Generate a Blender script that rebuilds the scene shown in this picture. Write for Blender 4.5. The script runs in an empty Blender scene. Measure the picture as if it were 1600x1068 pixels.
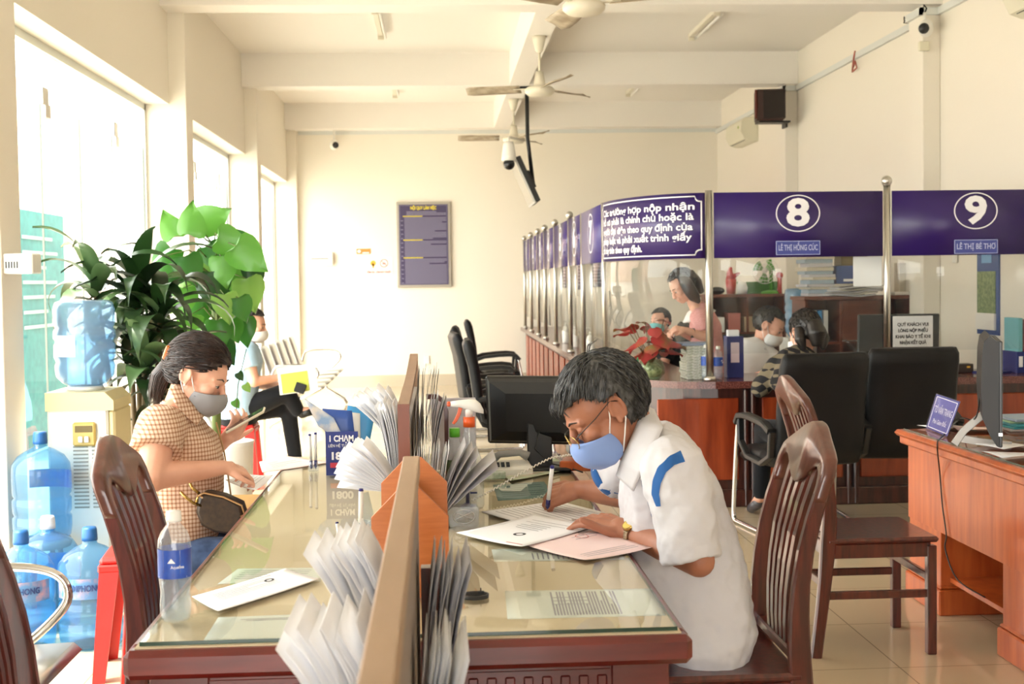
import bpy, bmesh, math, random
from mathutils import Vector, Matrix, Euler
random.seed(7)
SC = bpy.context.scene
COL = SC.collection
PI = math.pi
# ------------------------------------------------------------------ camera
FPX = 2000.0
CAMH = 1.45
PPX, PPY = 800.0, 514.0            # principal point in a 1600x1068 frame
VPX, VPY, ROLL = 686.0, 440.0, 0.014
def solve_cam():
    psi = theta = 0.0
    for _ in range(30):
        R, D, F = cam_axes(psi, theta)
        px, py = FPX*R.y/F.y+PPX, FPX*D.y/F.y+PPY
        psi += (PPX-px-(PPX-VPX))/FPX*-1.0
        theta += (VPY-py)/FPX*-1.0
    return cam_axes(psi, theta)
def cam_axes(psi, theta):
    F = Vector((math.sin(psi)*math.cos(theta), math.cos(psi)*math.cos(theta), -math.sin(theta)))
    R0 = Vector((math.cos(psi), -math.sin(psi), 0))
    D0 = F.cross(R0)
    c, s = math.cos(ROLL), math.sin(ROLL)
    return R0*c + D0*s, D0*c - R0*s, F
CR, CD, CF = solve_cam()
CO = Vector((0, 0, CAMH))
def ray(px, py):
    return CR*((px-PPX)/FPX) + CD*((py-PPY)/FPX) + CF
def at(px, py, Y):                  # point seen at a pixel, at room depth Y
    r = ray(px, py); return CO + r*(Y/r.y)
def onz(px, py, z):                 # point seen at a pixel, at height z
    r = ray(px, py); return CO + r*((z-CAMH)/r.z)
def onx(px, py, x):
    r = ray(px, py); return CO + r*(x/r.x)
cam_d = bpy.data.cameras.new('camera'); cam = bpy.data.objects.new('camera', cam_d); COL.objects.link(cam)
M = Matrix.Identity(4)
for i in range(3):
    M[i][0], M[i][1], M[i][2], M[i][3] = CR[i], -CD[i], -CF[i], CO[i]
cam.matrix_world = M
cam_d.sensor_width = 36; cam_d.lens = FPX/1600*36; cam_d.shift_y = -(534-PPY)/1600
cam_d.clip_start = 0.05; cam_d.clip_end = 300
cam_d.dof.use_dof = True; cam_d.dof.focus_distance = 3.9; cam_d.dof.aperture_fstop = 7.0
SC.camera = cam
# ------------------------------------------------------------------ light
W = bpy.data.worlds.new('sky'); SC.world = W; W.use_nodes = True
bg = W.node_tree.nodes['Background']; bg.inputs[0].default_value = (1.0, 0.98, 0.94, 1); bg.inputs[1].default_value = 8
sd = bpy.data.lights.new('sun', 'SUN'); sun = bpy.data.objects.new('sun', sd); COL.objects.link(sun)
sd.energy = 7; sd.angle = math.radians(1.5); sd.color = (1, 0.93, 0.8)
sun.rotation_euler = Vector((0.50, 0.12, -1)).to_track_quat('-Z', 'Y').to_euler()
def portal(loc, rot, sx, sy):
    l = bpy.data.lights.new('window_portal', 'AREA'); l.shape = 'RECTANGLE'; l.size = sx; l.size_y = sy
    l.cycles.is_portal = True
    o = bpy.data.objects.new('window_portal', l); COL.objects.link(o); o.location = loc; o.rotation_euler = rot
SC.view_settings.view_transform = 'Standard'; SC.view_settings.look = 'None'
SC.view_settings.gamma = 1; SC.view_settings.use_curve_mapping = False
SC.view_settings.exposure = 0.3
SC.cycles.use_denoising = True; SC.cycles.max_bounces = 10; SC.cycles.transparent_max_bounces = 24
SC.cycles.diffuse_bounces = 5; SC.cycles.glossy_bounces = 4; SC.cycles.sample_clamp_indirect = 6
SC.cycles.caustics_reflective = False; SC.cycles.caustics_refractive = False
# ------------------------------------------------------------------ materials
def lin(h):
    if isinstance(h, str):
        h = h.lstrip('#'); h = [int(h[i:i+2], 16)/255 for i in (0, 2, 4)]
        return tuple((c/12.92 if c <= .04045 else ((c+.055)/1.055)**2.4) for c in h)+(1,)
    return tuple(h)+(1,)
MATS = {}
def pm(name, col, rough=.5, metal=0, col2=None, scale=20, stretch=(1,1,1), bump=0, bscale=60, coat=0, spec=.5, thr=(.35,.65), detail=4, sheen=0, trans=0):
    if name in MATS: return MATS[name]
    m = bpy.data.materials.new(name); m.use_nodes = True; nt = m.node_tree; b = nt.nodes['Principled BSDF']
    b.inputs['Base Color'].default_value = lin(col); b.inputs['Roughness'].default_value = rough
    b.inputs['Metallic'].default_value = metal; b.inputs['Coat Weight'].default_value = coat
    b.inputs['Coat Roughness'].default_value = .08
    b.inputs['Specular IOR Level'].default_value = spec; b.inputs['Sheen Weight'].default_value = sheen
    b.inputs['Transmission Weight'].default_value = trans
    tc = nt.nodes.new('ShaderNodeTexCoord')
    if col2:
        mp = nt.nodes.new('ShaderNodeMapping'); mp.inputs['Scale'].default_value = stretch
        n = nt.nodes.new('ShaderNodeTexNoise'); n.inputs['Scale'].default_value = scale; n.inputs['Detail'].default_value = detail
        r = nt.nodes.new('ShaderNodeValToRGB'); r.color_ramp.elements[0].position = thr[0]; r.color_ramp.elements[1].position = thr[1]
        r.color_ramp.elements[0].color = lin(col); r.color_ramp.elements[1].color = lin(col2)
        L = nt.links.new
        L(tc.outputs['Object'], mp.inputs[0]); L(mp.outputs[0], n.inputs['Vector']); L(n.outputs[0], r.inputs[0]); L(r.outputs[0], b.inputs['Base Color'])
    if bump:
        n2 = nt.nodes.new('ShaderNodeTexNoise'); n2.inputs['Scale'].default_value = bscale; n2.inputs['Detail'].default_value = 3
        bp = nt.nodes.new('ShaderNodeBump'); bp.inputs['Strength'].default_value = bump; bp.inputs['Distance'].default_value = .01
        nt.links.new(tc.outputs['Object'], n2.inputs['Vector']); nt.links.new(n2.outputs[0], bp.inputs['Height']); nt.links.new(bp.outputs[0], b.inputs['Normal'])
    MATS[name] = m
    return m
def glassy(name, tint=(1,1,1), fac=.0, col=(.9,.95,1), rough=.02, ior=1.45, gloss=1.0):
    """thin clear sheet: see-through tint, fresnel reflection, a little body colour"""
    if name in MATS: return MATS[name]
    m = bpy.data.materials.new(name); m.use_nodes = True; nt = m.node_tree; N = nt.nodes; L = nt.links.new
    for n in list(N): N.remove(n)
    o = N.new('ShaderNodeOutputMaterial'); t = N.new('ShaderNodeBsdfTransparent'); t.inputs[0].default_value = tuple(tint)+(1,)
    d = N.new('ShaderNodeBsdfPrincipled'); d.inputs['Base Color'].default_value = tuple(col)+(1,); d.inputs['Roughness'].default_value = .4
    g = N.new('ShaderNodeBsdfGlossy'); g.inputs['Roughness'].default_value = rough
    f = N.new('ShaderNodeFresnel'); f.inputs[0].default_value = ior
    mul = N.new('ShaderNodeMath'); mul.operation = 'MULTIPLY'; mul.inputs[1].default_value = gloss
    a = N.new('ShaderNodeMixShader'); a.inputs[0].default_value = fac
    b = N.new('ShaderNodeMixShader')
    gm = N.new('ShaderNodeNewGeometry'); sb = N.new('ShaderNodeMath'); sb.operation = 'SUBTRACT'; sb.inputs[0].default_value = gloss
    L(gm.outputs['Backfacing'], sb.inputs[1]); L(sb.outputs[0], mul.inputs[1]); sb.use_clamp = True
    L(t.outputs[0], a.inputs[1]); L(d.outputs[0], a.inputs[2]); L(f.outputs[0], mul.inputs[0]); L(mul.outputs[0], b.inputs[0]); L(a.outputs[0], b.inputs[1]); L(g.outputs[0], b.inputs[2]); L(b.outputs[0], o.inputs[0])
    MATS[name] = m
    return m
def tile_mat(name, c1, mortar, sx, sy, rough, ox=0, oy=0, c2=None, m=.004):
    mt = bpy.data.materials.new(name); mt.use_nodes = True; nt = mt.node_tree; b = nt.nodes['Principled BSDF']; L = nt.links.new
    tc = nt.nodes.new('ShaderNodeTexCoord'); mp = nt.nodes.new('ShaderNodeMapping'); mp.inputs['Location'].default_value = (ox, oy, 0)
    br = nt.nodes.new('ShaderNodeTexBrick'); br.offset = 0; br.inputs['Scale'].default_value = 1
    br.inputs['Brick Width'].default_value = sx; br.inputs['Row Height'].default_value = sy; br.inputs['Mortar Size'].default_value = m
    br.inputs['Color1'].default_value = lin(c1); br.inputs['Color2'].default_value = lin(c2 or c1); br.inputs['Mortar'].default_value = lin(mortar)
    L(tc.outputs['Object'], mp.inputs[0]); L(mp.outputs[0], br.inputs['Vector']); L(br.outputs[0], b.inputs['Base Color'])
    b.inputs['Roughness'].default_value = rough
    return mt
def plaid_mat(name, base, warp, sc=90, dark='#6b4a35', w=.5, diag=False):
    """woven check: two crossed stripe sets in the cloth's own coordinates"""
    m = bpy.data.materials.new(name); m.use_nodes = True; nt = m.node_tree; b = nt.nodes['Principled BSDF']; L = nt.links.new
    b.inputs['Roughness'].default_value = .9
    tc = nt.nodes.new('ShaderNodeTexCoord'); sp = nt.nodes.new('ShaderNodeSeparateXYZ'); L(tc.outputs['Object'], sp.inputs[0])
    def stripe(sock, mul, ph=0, width=0.0):
        a = nt.nodes.new('ShaderNodeMath'); a.operation = 'MULTIPLY_ADD'; a.inputs[1].default_value = mul; a.inputs[2].default_value = ph; L(sock, a.inputs[0])
        s = nt.nodes.new('ShaderNodeMath'); s.operation = 'SINE'; L(a.outputs[0], s.inputs[0])
        g = nt.nodes.new('ShaderNodeMath'); g.operation = 'GREATER_THAN'; g.inputs[1].default_value = width; L(s.outputs[0], g.inputs[0])
        return g.outputs[0]
    add = nt.nodes.new('ShaderNodeMath'); add.operation = 'ADD'; L(sp.outputs[0], add.inputs[0])
    mu = nt.nodes.new('ShaderNodeMath'); mu.operation = 'MULTIPLY'; mu.inputs[1].default_value = .6; L(sp.outputs[1], mu.inputs[0]); L(mu.outputs[0], add.inputs[1])
    if diag:
        a2 = nt.nodes.new('ShaderNodeMath'); a2.operation = 'ADD'; L(add.outputs[0], a2.inputs[0]); L(sp.outputs[2], a2.inputs[1])
        a3 = nt.nodes.new('ShaderNodeMath'); a3.operation = 'SUBTRACT'; L(add.outputs[0], a3.inputs[0]); L(sp.outputs[2], a3.inputs[1])
        s1 = stripe(a2.outputs[0], sc, 0, w); s2 = stripe(a3.outputs[0], sc, 1, w)
    else: s1 = stripe(add.outputs[0], sc*2*PI/6.28*1.0, 0, w); s2 = stripe(sp.outputs[2], sc*1.0, 1, w)
    r = nt.nodes.new('ShaderNodeMath'); r.operation = 'ADD'; L(s1, r.inputs[0]); L(s2, r.inputs[1])
    h = nt.nodes.new('ShaderNodeMath'); h.operation = 'MULTIPLY'; h.inputs[1].default_value = .5; L(r.outputs[0], h.inputs[0])
    cr = nt.nodes.new('ShaderNodeValToRGB'); cr.color_ramp.interpolation = 'CONSTANT'
    cr.color_ramp.elements[0].color = lin(base); cr.color_ramp.elements[1].position = .4; cr.color_ramp.elements[1].color = lin(warp)
    e = cr.color_ramp.elements.new(.9); e.color = lin(dark)
    L(h.outputs[0], cr.inputs[0]); L(cr.outputs[0], b.inputs['Base Color'])
    return m
# ------------------------------------------------------------------ mesh helpers
def rotm(rx=0, ry=0, rz=0): return Euler((rx, ry, rz)).to_matrix()
def frame(z, up=Vector((0,0,1))):
    z = z.normalized(); x = up.cross(z)
    if x.length < 1e-5: x = Vector((1,0,0)).cross(z)
    x.normalize(); y = z.cross(x)
    return x, y, z
class MB:
    def __init__(s): s.v = []; s.f = []; s.sm = []
    def add(s, vs, fs, smooth=False):
        n = len(s.v); s.v += [Vector(v) for v in vs]
        for f in fs: s.f.append([i+n for i in f]); s.sm.append(smooth)
        return s
    def box(s, c, size, rot=None, bev=0, taper=None):
        c = Vector(c); hx, hy, hz = [q/2 for q in size]
        bev = min(bev, hx*.95, hy*.95, hz*.95)
        if bev <= 0:
            vs = [Vector((x*hx, y*hy, z*hz)) for z in (-1,1) for y in (-1,1) for x in (-1,1)]
            fs = [[0,2,3,1],[4,5,7,6],[0,1,5,4],[2,6,7,3],[0,4,6,2],[1,3,7,5]]
        else:
            vs = []; idx = {}
            for z in (-1,1):
                for y in (-1,1):
                    for x in (-1,1):
                        for ax in range(3):
                            p = [x*(hx-bev), y*(hy-bev), z*(hz-bev)]; p[ax] = (x*hx, y*hy, z*hz)[ax]
                            idx[(x,y,z,ax)] = len(vs); vs.append(Vector(p))
            fs = []
            for ax in range(3):
                o = [k for k in range(3) if k != ax]
                for sg in (-1,1):
                    q = []
                    for a, b in ((-1,-1),(1,-1),(1,1),(-1,1)):
                        t = [0,0,0]; t[ax] = sg; t[o[0]] = a; t[o[1]] = b; q.append(idx[tuple(t)+(ax,)])
                    if (sg > 0) != (ax != 1): q.reverse()
                    fs.append(q)
            for ax in range(3):                       # edges along ax
                o = [k for k in range(3) if k != ax]
                for a in (-1,1):
                    for b in (-1,1):
                        t0 = [0,0,0]; t0[ax] = -1; t0[o[0]] = a; t0[o[1]] = b; t1 = list(t0); t1[ax] = 1
                        fs.append([idx[tuple(t0)+(o[0],)], idx[tuple(t1)+(o[0],)], idx[tuple(t1)+(o[1],)], idx[tuple(t0)+(o[1],)]])
            for x in (-1,1):
                for y in (-1,1):
                    for z in (-1,1): fs.append([idx[(x,y,z,0)], idx[(x,y,z,1)], idx[(x,y,z,2)]])
        if taper: vs = [Vector((v.x*(taper[0] if v.z > 0 else 1), v.y*(taper[1] if v.z > 0 else 1), v.z)) for v in vs]
        if rot is not None: vs = [rot @ v for v in vs]
        return s.add([v+c for v in vs], fs)
    def b2(s, a, b, bev=0):            # box by two corners
        a, b = Vector(a), Vector(b)
        return s.box((a+b)/2, [abs(q) for q in (b-a)], None, bev)
    def rings(s, rings, cap=True, close=True, smooth=True):
        n = len(rings[0]); vs = [p for r in rings for p in r]; fs = []
        m = n if close else n-1
        for i in range(len(rings)-1):
            for j in range(m): fs.append([i*n+j, i*n+(j+1) % n, (i+1)*n+(j+1) % n, (i+1)*n+j])
        s.add(vs, fs, smooth)
        if cap and close:
            k = len(s.v)-len(vs)
            s.f.append([k+j for j in range(n)][::-1]); s.sm.append(False)
            s.f.append([k+(len(rings)-1)*n+j for j in range(n)]); s.sm.append(False)
        return s
    def cyl(s, p0, p1, r0, r1=None, seg=16, sy=1, cap=True):
        p0, p1 = Vector(p0), Vector(p1); r1 = r0 if r1 is None else r1
        x, y, z = frame(p1-p0)
        R = lambda p, r: [p + x*math.cos(2*PI*k/seg)*r + y*math.sin(2*PI*k/seg)*r*sy for k in range(seg)]
        return s.rings([R(p0, r0), R(p1, r1)], cap)
    def tube(s, pts, r, seg=10, flat=1.0, up=Vector((0,0,1)), cap=True):
        pts = [Vector(p) for p in pts]; n = len(pts); rs = r if isinstance(r, (list, tuple)) else [r]*n
        rings = []; px = None
        for i, p in enumerate(pts):
            t = (pts[min(i+1, n-1)]-pts[max(i-1, 0)])
            x, y, z = frame(t, up)
            if px is not None:
                x = (px - z*px.dot(z)); x = x.normalized() if x.length > 1e-6 else px; y = z.cross(x)
            px = x
            rings.append([p + x*math.cos(2*PI*k/seg)*rs[i] + y*math.sin(2*PI*k/seg)*rs[i]*flat for k in range(seg)])
        return s.rings(rings, cap)
    def ribbon(s, pts, w, t, up):       # rectangular section swept along pts; w = along 'up x tangent'
        pts = [Vector(p) for p in pts]; n = len(pts); rings = []; up = Vector(up)
        for i, p in enumerate(pts):
            d = (pts[min(i+1, n-1)]-pts[max(i-1, 0)]).normalized(); x = up.cross(d).normalized(); y = d.cross(x)
            ww = w[i] if isinstance(w, (list, tuple)) else w; tt = t[i] if isinstance(t, (list, tuple)) else t
            b = min(ww, tt)*.18
            rings.append([p+x*a+y*c for a, c in ((-ww/2,-tt/2+b),(-ww/2+b,-tt/2),(ww/2-b,-tt/2),(ww/2,-tt/2+b),(ww/2,tt/2-b),(ww/2-b,tt/2),(-ww/2+b,tt/2),(-ww/2,tt/2-b))])
        return s.rings(rings, smooth=False)
    def lathe(s, prof, c=(0,0,0), seg=24, axis=None, lobes=None, sx=1, sy=1):
        c = Vector(c); rings = []
        for r, z in prof:
            q = []
            for k in range(seg):
                a = 2*PI*k/seg; rr = r*(1+(lobes[1]*math.cos(lobes[0]*a) if lobes else 0))
                v = Vector((rr*math.cos(a)*sx, rr*math.sin(a)*sy, z)); q.append(c + (axis @ v if axis is not None else v))
            rings.append(q)
        return s.rings(rings)
    def prism(s, poly, p0, ux, uy, n, smooth=False):   # polygon (2D) in plane ux,uy at p0, extruded by vector n
        p0, ux, uy, n = Vector(p0), Vector(ux), Vector(uy), Vector(n)
        a = [p0+ux*x+uy*y for x, y in poly]; b = [p+n for p in a]; k = len(a)
        return s.add(a+b, [list(range(k))[::-1], [k+i for i in range(k)]]+[[i, (i+1) % k, k+(i+1) % k, k+i] for i in range(k)], smooth)
    def grid(s, fn, nu, nv, smooth=True):
        vs = [fn(i/nu, j/nv) for j in range(nv+1) for i in range(nu+1)]
        fs = [[j*(nu+1)+i, j*(nu+1)+i+1, (j+1)*(nu+1)+i+1, (j+1)*(nu+1)+i] for j in range(nv) for i in range(nu)]
        return s.add(vs, fs, smooth)
    def slab(s, fn, nu, nv, t):         # closed thin sheet from fn
        P = [[Vector(fn(i/nu, j/nv)) for i in range(nu+1)] for j in range(nv+1)]
        def nrm(i, j):
            a = P[j][min(i+1, nu)]-P[j][max(i-1, 0)]; b = P[min(j+1, nv)][i]-P[max(j-1, 0)][i]
            n = a.cross(b); return n.normalized() if n.length > 1e-12 else Vector((0,0,1))
        top = [P[j][i]+nrm(i, j)*t/2 for j in range(nv+1) for i in range(nu+1)]
        bot = [P[j][i]-nrm(i, j)*t/2 for j in range(nv+1) for i in range(nu+1)]
        W_ = nu+1; K = len(top); fs = []
        for j in range(nv):
            for i in range(nu):
                q = [j*W_+i, j*W_+i+1, (j+1)*W_+i+1, (j+1)*W_+i]; fs.append(q); fs.append([x+K for x in q[::-1]])
        ed = [j*W_ for j in range(nv, -1, -1)]+[i for i in range(1, W_)]+[j*W_+nu for j in range(1, nv+1)]+[nv*W_+i for i in range(nu-1, 0, -1)]
        for a in range(len(ed)):
            b = ed[(a+1) % len(ed)]; fs.append([ed[a], b, b+K, ed[a]+K][::-1])
        return s.add(top+bot, fs, True)
    def ball(s, c, r, seg=16, rg=10, rot=None):
        c = Vector(c); r = (r, r, r) if not isinstance(r, (tuple, list)) else r; rings = []
        for i in range(1, rg):
            a = PI*i/rg; q = []
            for k in range(seg):
                v = Vector((r[0]*math.sin(a)*math.cos(2*PI*k/seg), r[1]*math.sin(a)*math.sin(2*PI*k/seg), -r[2]*math.cos(a)))
                q.append(c+(rot @ v if rot is not None else v))
            rings.append(q)
        n0 = len(s.v); s.rings(rings, cap=False); k = len(s.v)
        for sg, base in ((-1, n0), (1, n0+(rg-2)*seg)):
            v = Vector((0,0,sg*r[2])); s.v.append(c+(rot @ v if rot is not None else v)); t = len(s.v)-1
            for j in range(seg):
                f = [t, base+j, base+(j+1) % seg]; s.f.append(f if sg > 0 else f[::-1]); s.sm.append(True)
        return s
    def cap(s, a, b, ra, rb=None, seg=14):  # round-ended tapered limb
        rb = ra if rb is None else rb; a, b = Vector(a), Vector(b)
        s.cyl(a, b, ra, rb, seg); s.ball(a, ra, seg, 8); s.ball(b, rb, seg, 8); return s
    def move(s, d): s.v = [v+Vector(d) for v in s.v]; return s
    def xf(s, m): s.v = [m @ v for v in s.v]; return s
def curve(P, n=6):
    """smooth path through points"""
    P = [Vector(p) for p in P]; S_ = []
    for i in range(len(P)-1):
        p0, p1, p2, p3 = P[max(i-1, 0)], P[i], P[i+1], P[min(i+2, len(P)-1)]
        for k in range(n): u = k/n; S_.append(.5*((2*p1)+(p2-p0)*u+(2*p0-5*p1+4*p2-p3)*u*u+(3*p1-p0-3*p2+p3)*u**3))
    return S_+[P[-1]]
class Off:
    """offset of the thing a part is built for"""
def link(o): COL.objects.link(o); return o
def build(mb, name, mat, parent=None, off=(0,0,0), mods=None, fix=True):
    me = bpy.data.meshes.new(name); off = Vector(off)
    me.from_pydata([v-off for v in mb.v], [], mb.f); me.polygons.foreach_set('use_smooth', mb.sm)
    if fix:
        bm = bmesh.new(); bm.from_mesh(me); bmesh.ops.recalc_face_normals(bm, faces=bm.faces); bm.to_mesh(me); bm.free()
    me.materials.append(mat); me.update()
    o = link(bpy.data.objects.new(name, me))
    if parent: o.parent = parent
    return o
def tag(o, label, cat, group=None, kind=None):
    if label: o['label'] = label
    if cat: o['category'] = cat
    if group: o['group'] = group
    if kind: o['kind'] = kind
    return o
class T:
    """a thing: an Empty at its base; parts are given in local or world coordinates"""
    def __init__(s, name, label, cat, loc=(0,0,0), rz=0, group=None):
        s.o = link(bpy.data.objects.new(name, None)); s.o.location = loc; s.o.rotation_euler = (0,0,rz); s.loc = Vector(loc)
        s.o.empty_display_size = .05
        tag(s.o, label, cat, group)
    def p(s, name, mb, mat, parent=None, label=None):       # local coordinates
        o = build(mb, name, mat, parent or s.o)
        if label: o['label'] = label
        return o
    def w(s, name, mb, mat, parent=None, label=None):       # world coordinates (rz = 0)
        o = build(mb, name, mat, parent or s.o, s.loc)
        if label: o['label'] = label
        return o
def one(mb, name, mat, label, cat, group=None, loc=None):   # a thing that is one mesh, world coordinates
    if loc is None:
        xs = [v.x for v in mb.v]; ys = [v.y for v in mb.v]; zs = [v.z for v in mb.v]
        loc = ((min(xs)+max(xs))/2, (min(ys)+max(ys))/2, min(zs))
    o = build(mb, name, mat, None, loc); o.location = loc
    return tag(o, label, cat, group)
def struct(mb, name, mat, parent=None):
    o = build(mb, name, mat, parent)
    if not parent: o['kind'] = 'structure'
    return o
def kids(o): return [c for c in bpy.data.objects if c.parent == o]
def dup(o, loc=None, rz=None, label=None, group=None, parent=None, scale=None):
    c = link(o.copy())
    if parent: c.parent = parent
    if loc is not None: c.location = loc
    if rz is not None: c.rotation_euler = (0, 0, rz)
    if scale is not None: c.scale = scale if hasattr(scale, '__len__') else (scale,)*3
    if label: c['label'] = label
    if group: c['group'] = group
    for k in kids(o): dup(k, parent=c)
    return c
TEXTS = []
def text(s, size, org, ux, uy, mat, parent, off=(0,0,0), name='lettering', align='CENTER', bold=0, sx=1.0, bend=None, ext=.0006, sp=1.0, fit=None):
    """lettering laid in the plane ux (reading direction), uy (up) at org; turned into a mesh at the end"""
    cu = bpy.data.curves.new(name, 'FONT'); cu.body = s; cu.size = size; cu.align_x = align; cu.align_y = 'CENTER'
    cu.extrude = ext/size if False else ext; cu.offset = bold; cu.space_character = sp; cu.resolution_u = 3
    o = link(bpy.data.objects.new(name, cu)); TEXTS.append((o, Vector(org), Vector(ux).normalized()*sx, Vector(uy).normalized(), mat, parent, Vector(off), bend, name, fit))
def flush_texts():
    dg = bpy.context.evaluated_depsgraph_get()
    for o, org, ux, uy, mat, parent, off, bend, name, fit in TEXTS:
        me = bpy.data.meshes.new_from_object(o.evaluated_get(dg))
        n = ux.cross(uy).normalized(); k = 1
        if fit:
            xs = [v.co.x for v in me.vertices]; k = fit/(max(xs)-min(xs)); ux = ux.normalized()
        for v in me.vertices:
            x, y, z = v.co; x *= k
            v.co = (bend(x, y, z+.0012) if bend else org + ux*x + uy*y + n*(z+.0012)) - off
        me.materials.clear(); me.materials.append(mat); me.name = name
        cu = o.data; bpy.data.objects.remove(o); bpy.data.curves.remove(cu)
        q = link(bpy.data.objects.new(name, me)); q.parent = parent
# materials shared by many things
white_w = pm('wall_paint', '#e9e3d6', .85, bump=.05, bscale=30)
ceil_m = pm('ceiling_paint', '#ebe7e0', .9)
chrome = pm('chrome', '#d8d8d8', .12, 1)
steel = pm('brushed_steel', '#c9c7c0', .28, 1)
black_p = pm('black_plastic', '#17181a', .42)
white_p = pm('white_plastic', '#e8e6df', .4)
grey_p = pm('grey_plastic', '#8d8d8b', .5)
leather = pm('black_leather', '#0b0c0f', .5, bump=.15, bscale=220, spec=.3)
mahog = pm('mahogany', '#3d1410', .3, col2='#5e231a', scale=9, stretch=(6,6,.7), coat=.5)
mahog_l = pm('mahogany_rail', '#4c2419', .3, col2='#64362a', scale=9, stretch=(3,3,.7), coat=.4)
deskw = pm('red_desk_wood', '#54130f', .3, col2='#6e1f18', scale=6, stretch=(.6,5,5), coat=.3)
orange_w = pm('orange_wood', '#a5481c', .35, col2='#bf602c', scale=4, stretch=(5,5,.6), coat=.2)
orange_w2 = pm('orange_wood_panel', '#7d2c10', .3, col2='#a04420', scale=4, stretch=(5,5,.6), coat=.3)
counter_w = pm('dark_counter_wood', '#2c100c', .3, col2='#47201a', scale=8, stretch=(5,5,.8), coat=.3)
granite = pm('counter_top_stone', '#4b2622', .15, col2='#7a4a44', scale=160, thr=(.4,.6))
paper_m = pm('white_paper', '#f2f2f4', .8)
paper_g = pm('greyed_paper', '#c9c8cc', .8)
pink_pap = pm('pink_paper', '#f0d6d2', .8)
ink = pm('black_ink', '#3a3a40', .8)
red_ink = pm('red_ink', '#b8504c', .8)
navy = pm('navy_print', '#1f2a6b', .5)
purple = pm('purple_sign', '#2e1a5e', .35)
sign_w = pm('white_lettering', '#eeeef4', .5)
skin_m = pm('skin_tan', '#9f664b', .5, col2='#aa7156', scale=12, bump=.04, bscale=150)
skin_l = pm('skin_light', '#d9a288', .5, col2='#e0ab92', scale=12)
clear = glassy('clear_acrylic', (.97,.98,.98), .012, (.85,.9,.92))
pane = glassy('window_glass', (.97,.99,.985), .0)
bluep = glassy('blue_bottle_plastic', (.42,.70,.90), .14, (.25,.52,.82), .06)
clearp = glassy('clear_bottle_plastic', (.90,.93,.95), .13, (.8,.85,.9), .04, 1.6)
waterm = glassy('drinking_water', (.90,.95,.99), .05, (.8,.9,1), .03, 1.33)
# ------------------------------------------------------------------ the room
XL, XLc, XG = -2.06, -1.93, -2.26        # left wall plane, its column faces, glass plane
XR, XRc = 3.94, 3.80
YB, ZS, ZB, ZW = 17.9, 3.90, 3.55, 2.85  # back wall, slab, beam undersides, window heads
Y0 = -2.5
fl = MB(); fl.b2((XL-.35, Y0, -.1), (XR+.2, YB+.2, 0))
struct(fl, 'floor', tile_mat('floor_tiles', '#bfae92', '#94866f', .6, .6, .09, .12, .2, '#c4b397', .003))
ce = MB(); ce.b2((XL-.35, Y0, ZS), (XR+.2, YB+.2, ZS+.15)); struct(ce, 'ceiling', ceil_m)
bk = MB(); bk.b2((XL-.35, YB, 0), (XR+.2, YB+.2, ZS)); struct(bk, 'wall_back', white_w)
rw = MB(); rw.b2((XR, Y0, 0), (XR+.2, YB, ZS)); struct(rw, 'wall_right', white_w)
COLY = [2.08, 6.0, 10.08, 13.98, 17.78]
for i, y in enumerate((1.9, 5.9, 9.87, 13.86)):      # columns of the right wall
    m = MB(); m.b2((XRc, y, 0), (XR, y+.3, ZS), .005); o = struct(m, 'column', white_w); o.name = 'trim_%d' % (i+1)
# left wall: columns, lintels and the glazed bays between them
n = 0
bays = []
for i, y in enumerate(COLY):
    m = MB(); w = .26 if i < 4 else .12
    m.b2((XLc, y-(.22 if i == 1 else 0), 0), (XG-.05, y+w-(.0 if i != 1 else .2), ZS), .004)
    o = struct(m, 'trim_%d' % (10+i), white_w)
    if i: bays.append((COLY[i-1]+w if i != 2 else 6.06, y-(.22 if i == 1 else 0)))
lw = MB()
for a, b in bays: lw.b2((XL, a, ZW), (XL-.2, b, ZS))
struct(lw, 'wall_left', white_w)
def glass_bay(i, a, b, leaf=None):
    t = T('window_%d' % i, None, None, (XG, a, 0)); t.o['kind'] = 'structure'
    f = MB(); s = .03
    f.b2((XG-.02, a, ZW-.05), (XG+.02, b, ZW)); f.b2((XG-.02, a, 0), (XG+.02, a+.04, ZW)); f.b2((XG-.02, b-.04, 0), (XG+.02, b, ZW))
    t.w('window_frame', f, pm('pale_frame', '#cfd2cc', .4))
    ys = [a+.04]+([leaf[0], (leaf[0]+leaf[1])/2, leaf[1]] if leaf else [])+[b-.04]
    if leaf:
        g = MB(); g.b2((XG-.005, a+.04, 2.52), (XG+.005, b-.04, ZW-.05)); t.w('transom_pane', g, pane)
    for k in range(len(ys)-1):
        g = MB(); g.b2((XG-.005, ys[k]+.004, .02), (XG+.005, ys[k+1]-.004, 2.51 if leaf else ZW-.05)); t.w('pane', g, pane)
        e = MB(); e.b2((XG-.006, ys[k+1]-.008, .02), (XG+.006, ys[k+1]-.003, 2.51 if leaf else ZW-.05)); t.w('pane_edge', e, pm('glass_edge', '#6f7a70', .3))
    if leaf:
        for yy in (leaf[0], leaf[1]):
            h = MB(); h.box((XG+.02, yy, 2.54), (.03, .10, .10), bev=.004); h.box((XG+.02, yy+.04, 2.46), (.03, .09, .08), bev=.004)
            t.w('patch_hinge', h, steel)
    portal((XG-.15, (a+b)/2, ZW/2), (0, -PI/2, 0), ZW, b-a)
glass_bay(1, *bays[0])
glass_bay(2, bays[1][0], bays[1][1], (7.5, 9.1))
glass_bay(3, bays[2][0], bays[2][1], (12.0, 13.3))
glass_bay(4, bays[3][0], bays[3][1], (15.6, 17.0))
gl = MB(); gl.b2((XG-.06, bays[0][0], 0), (XL, YB, .012)); struct(gl, 'trim_20', pm('grey_sill_stone', '#8d8a84', .4))
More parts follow.
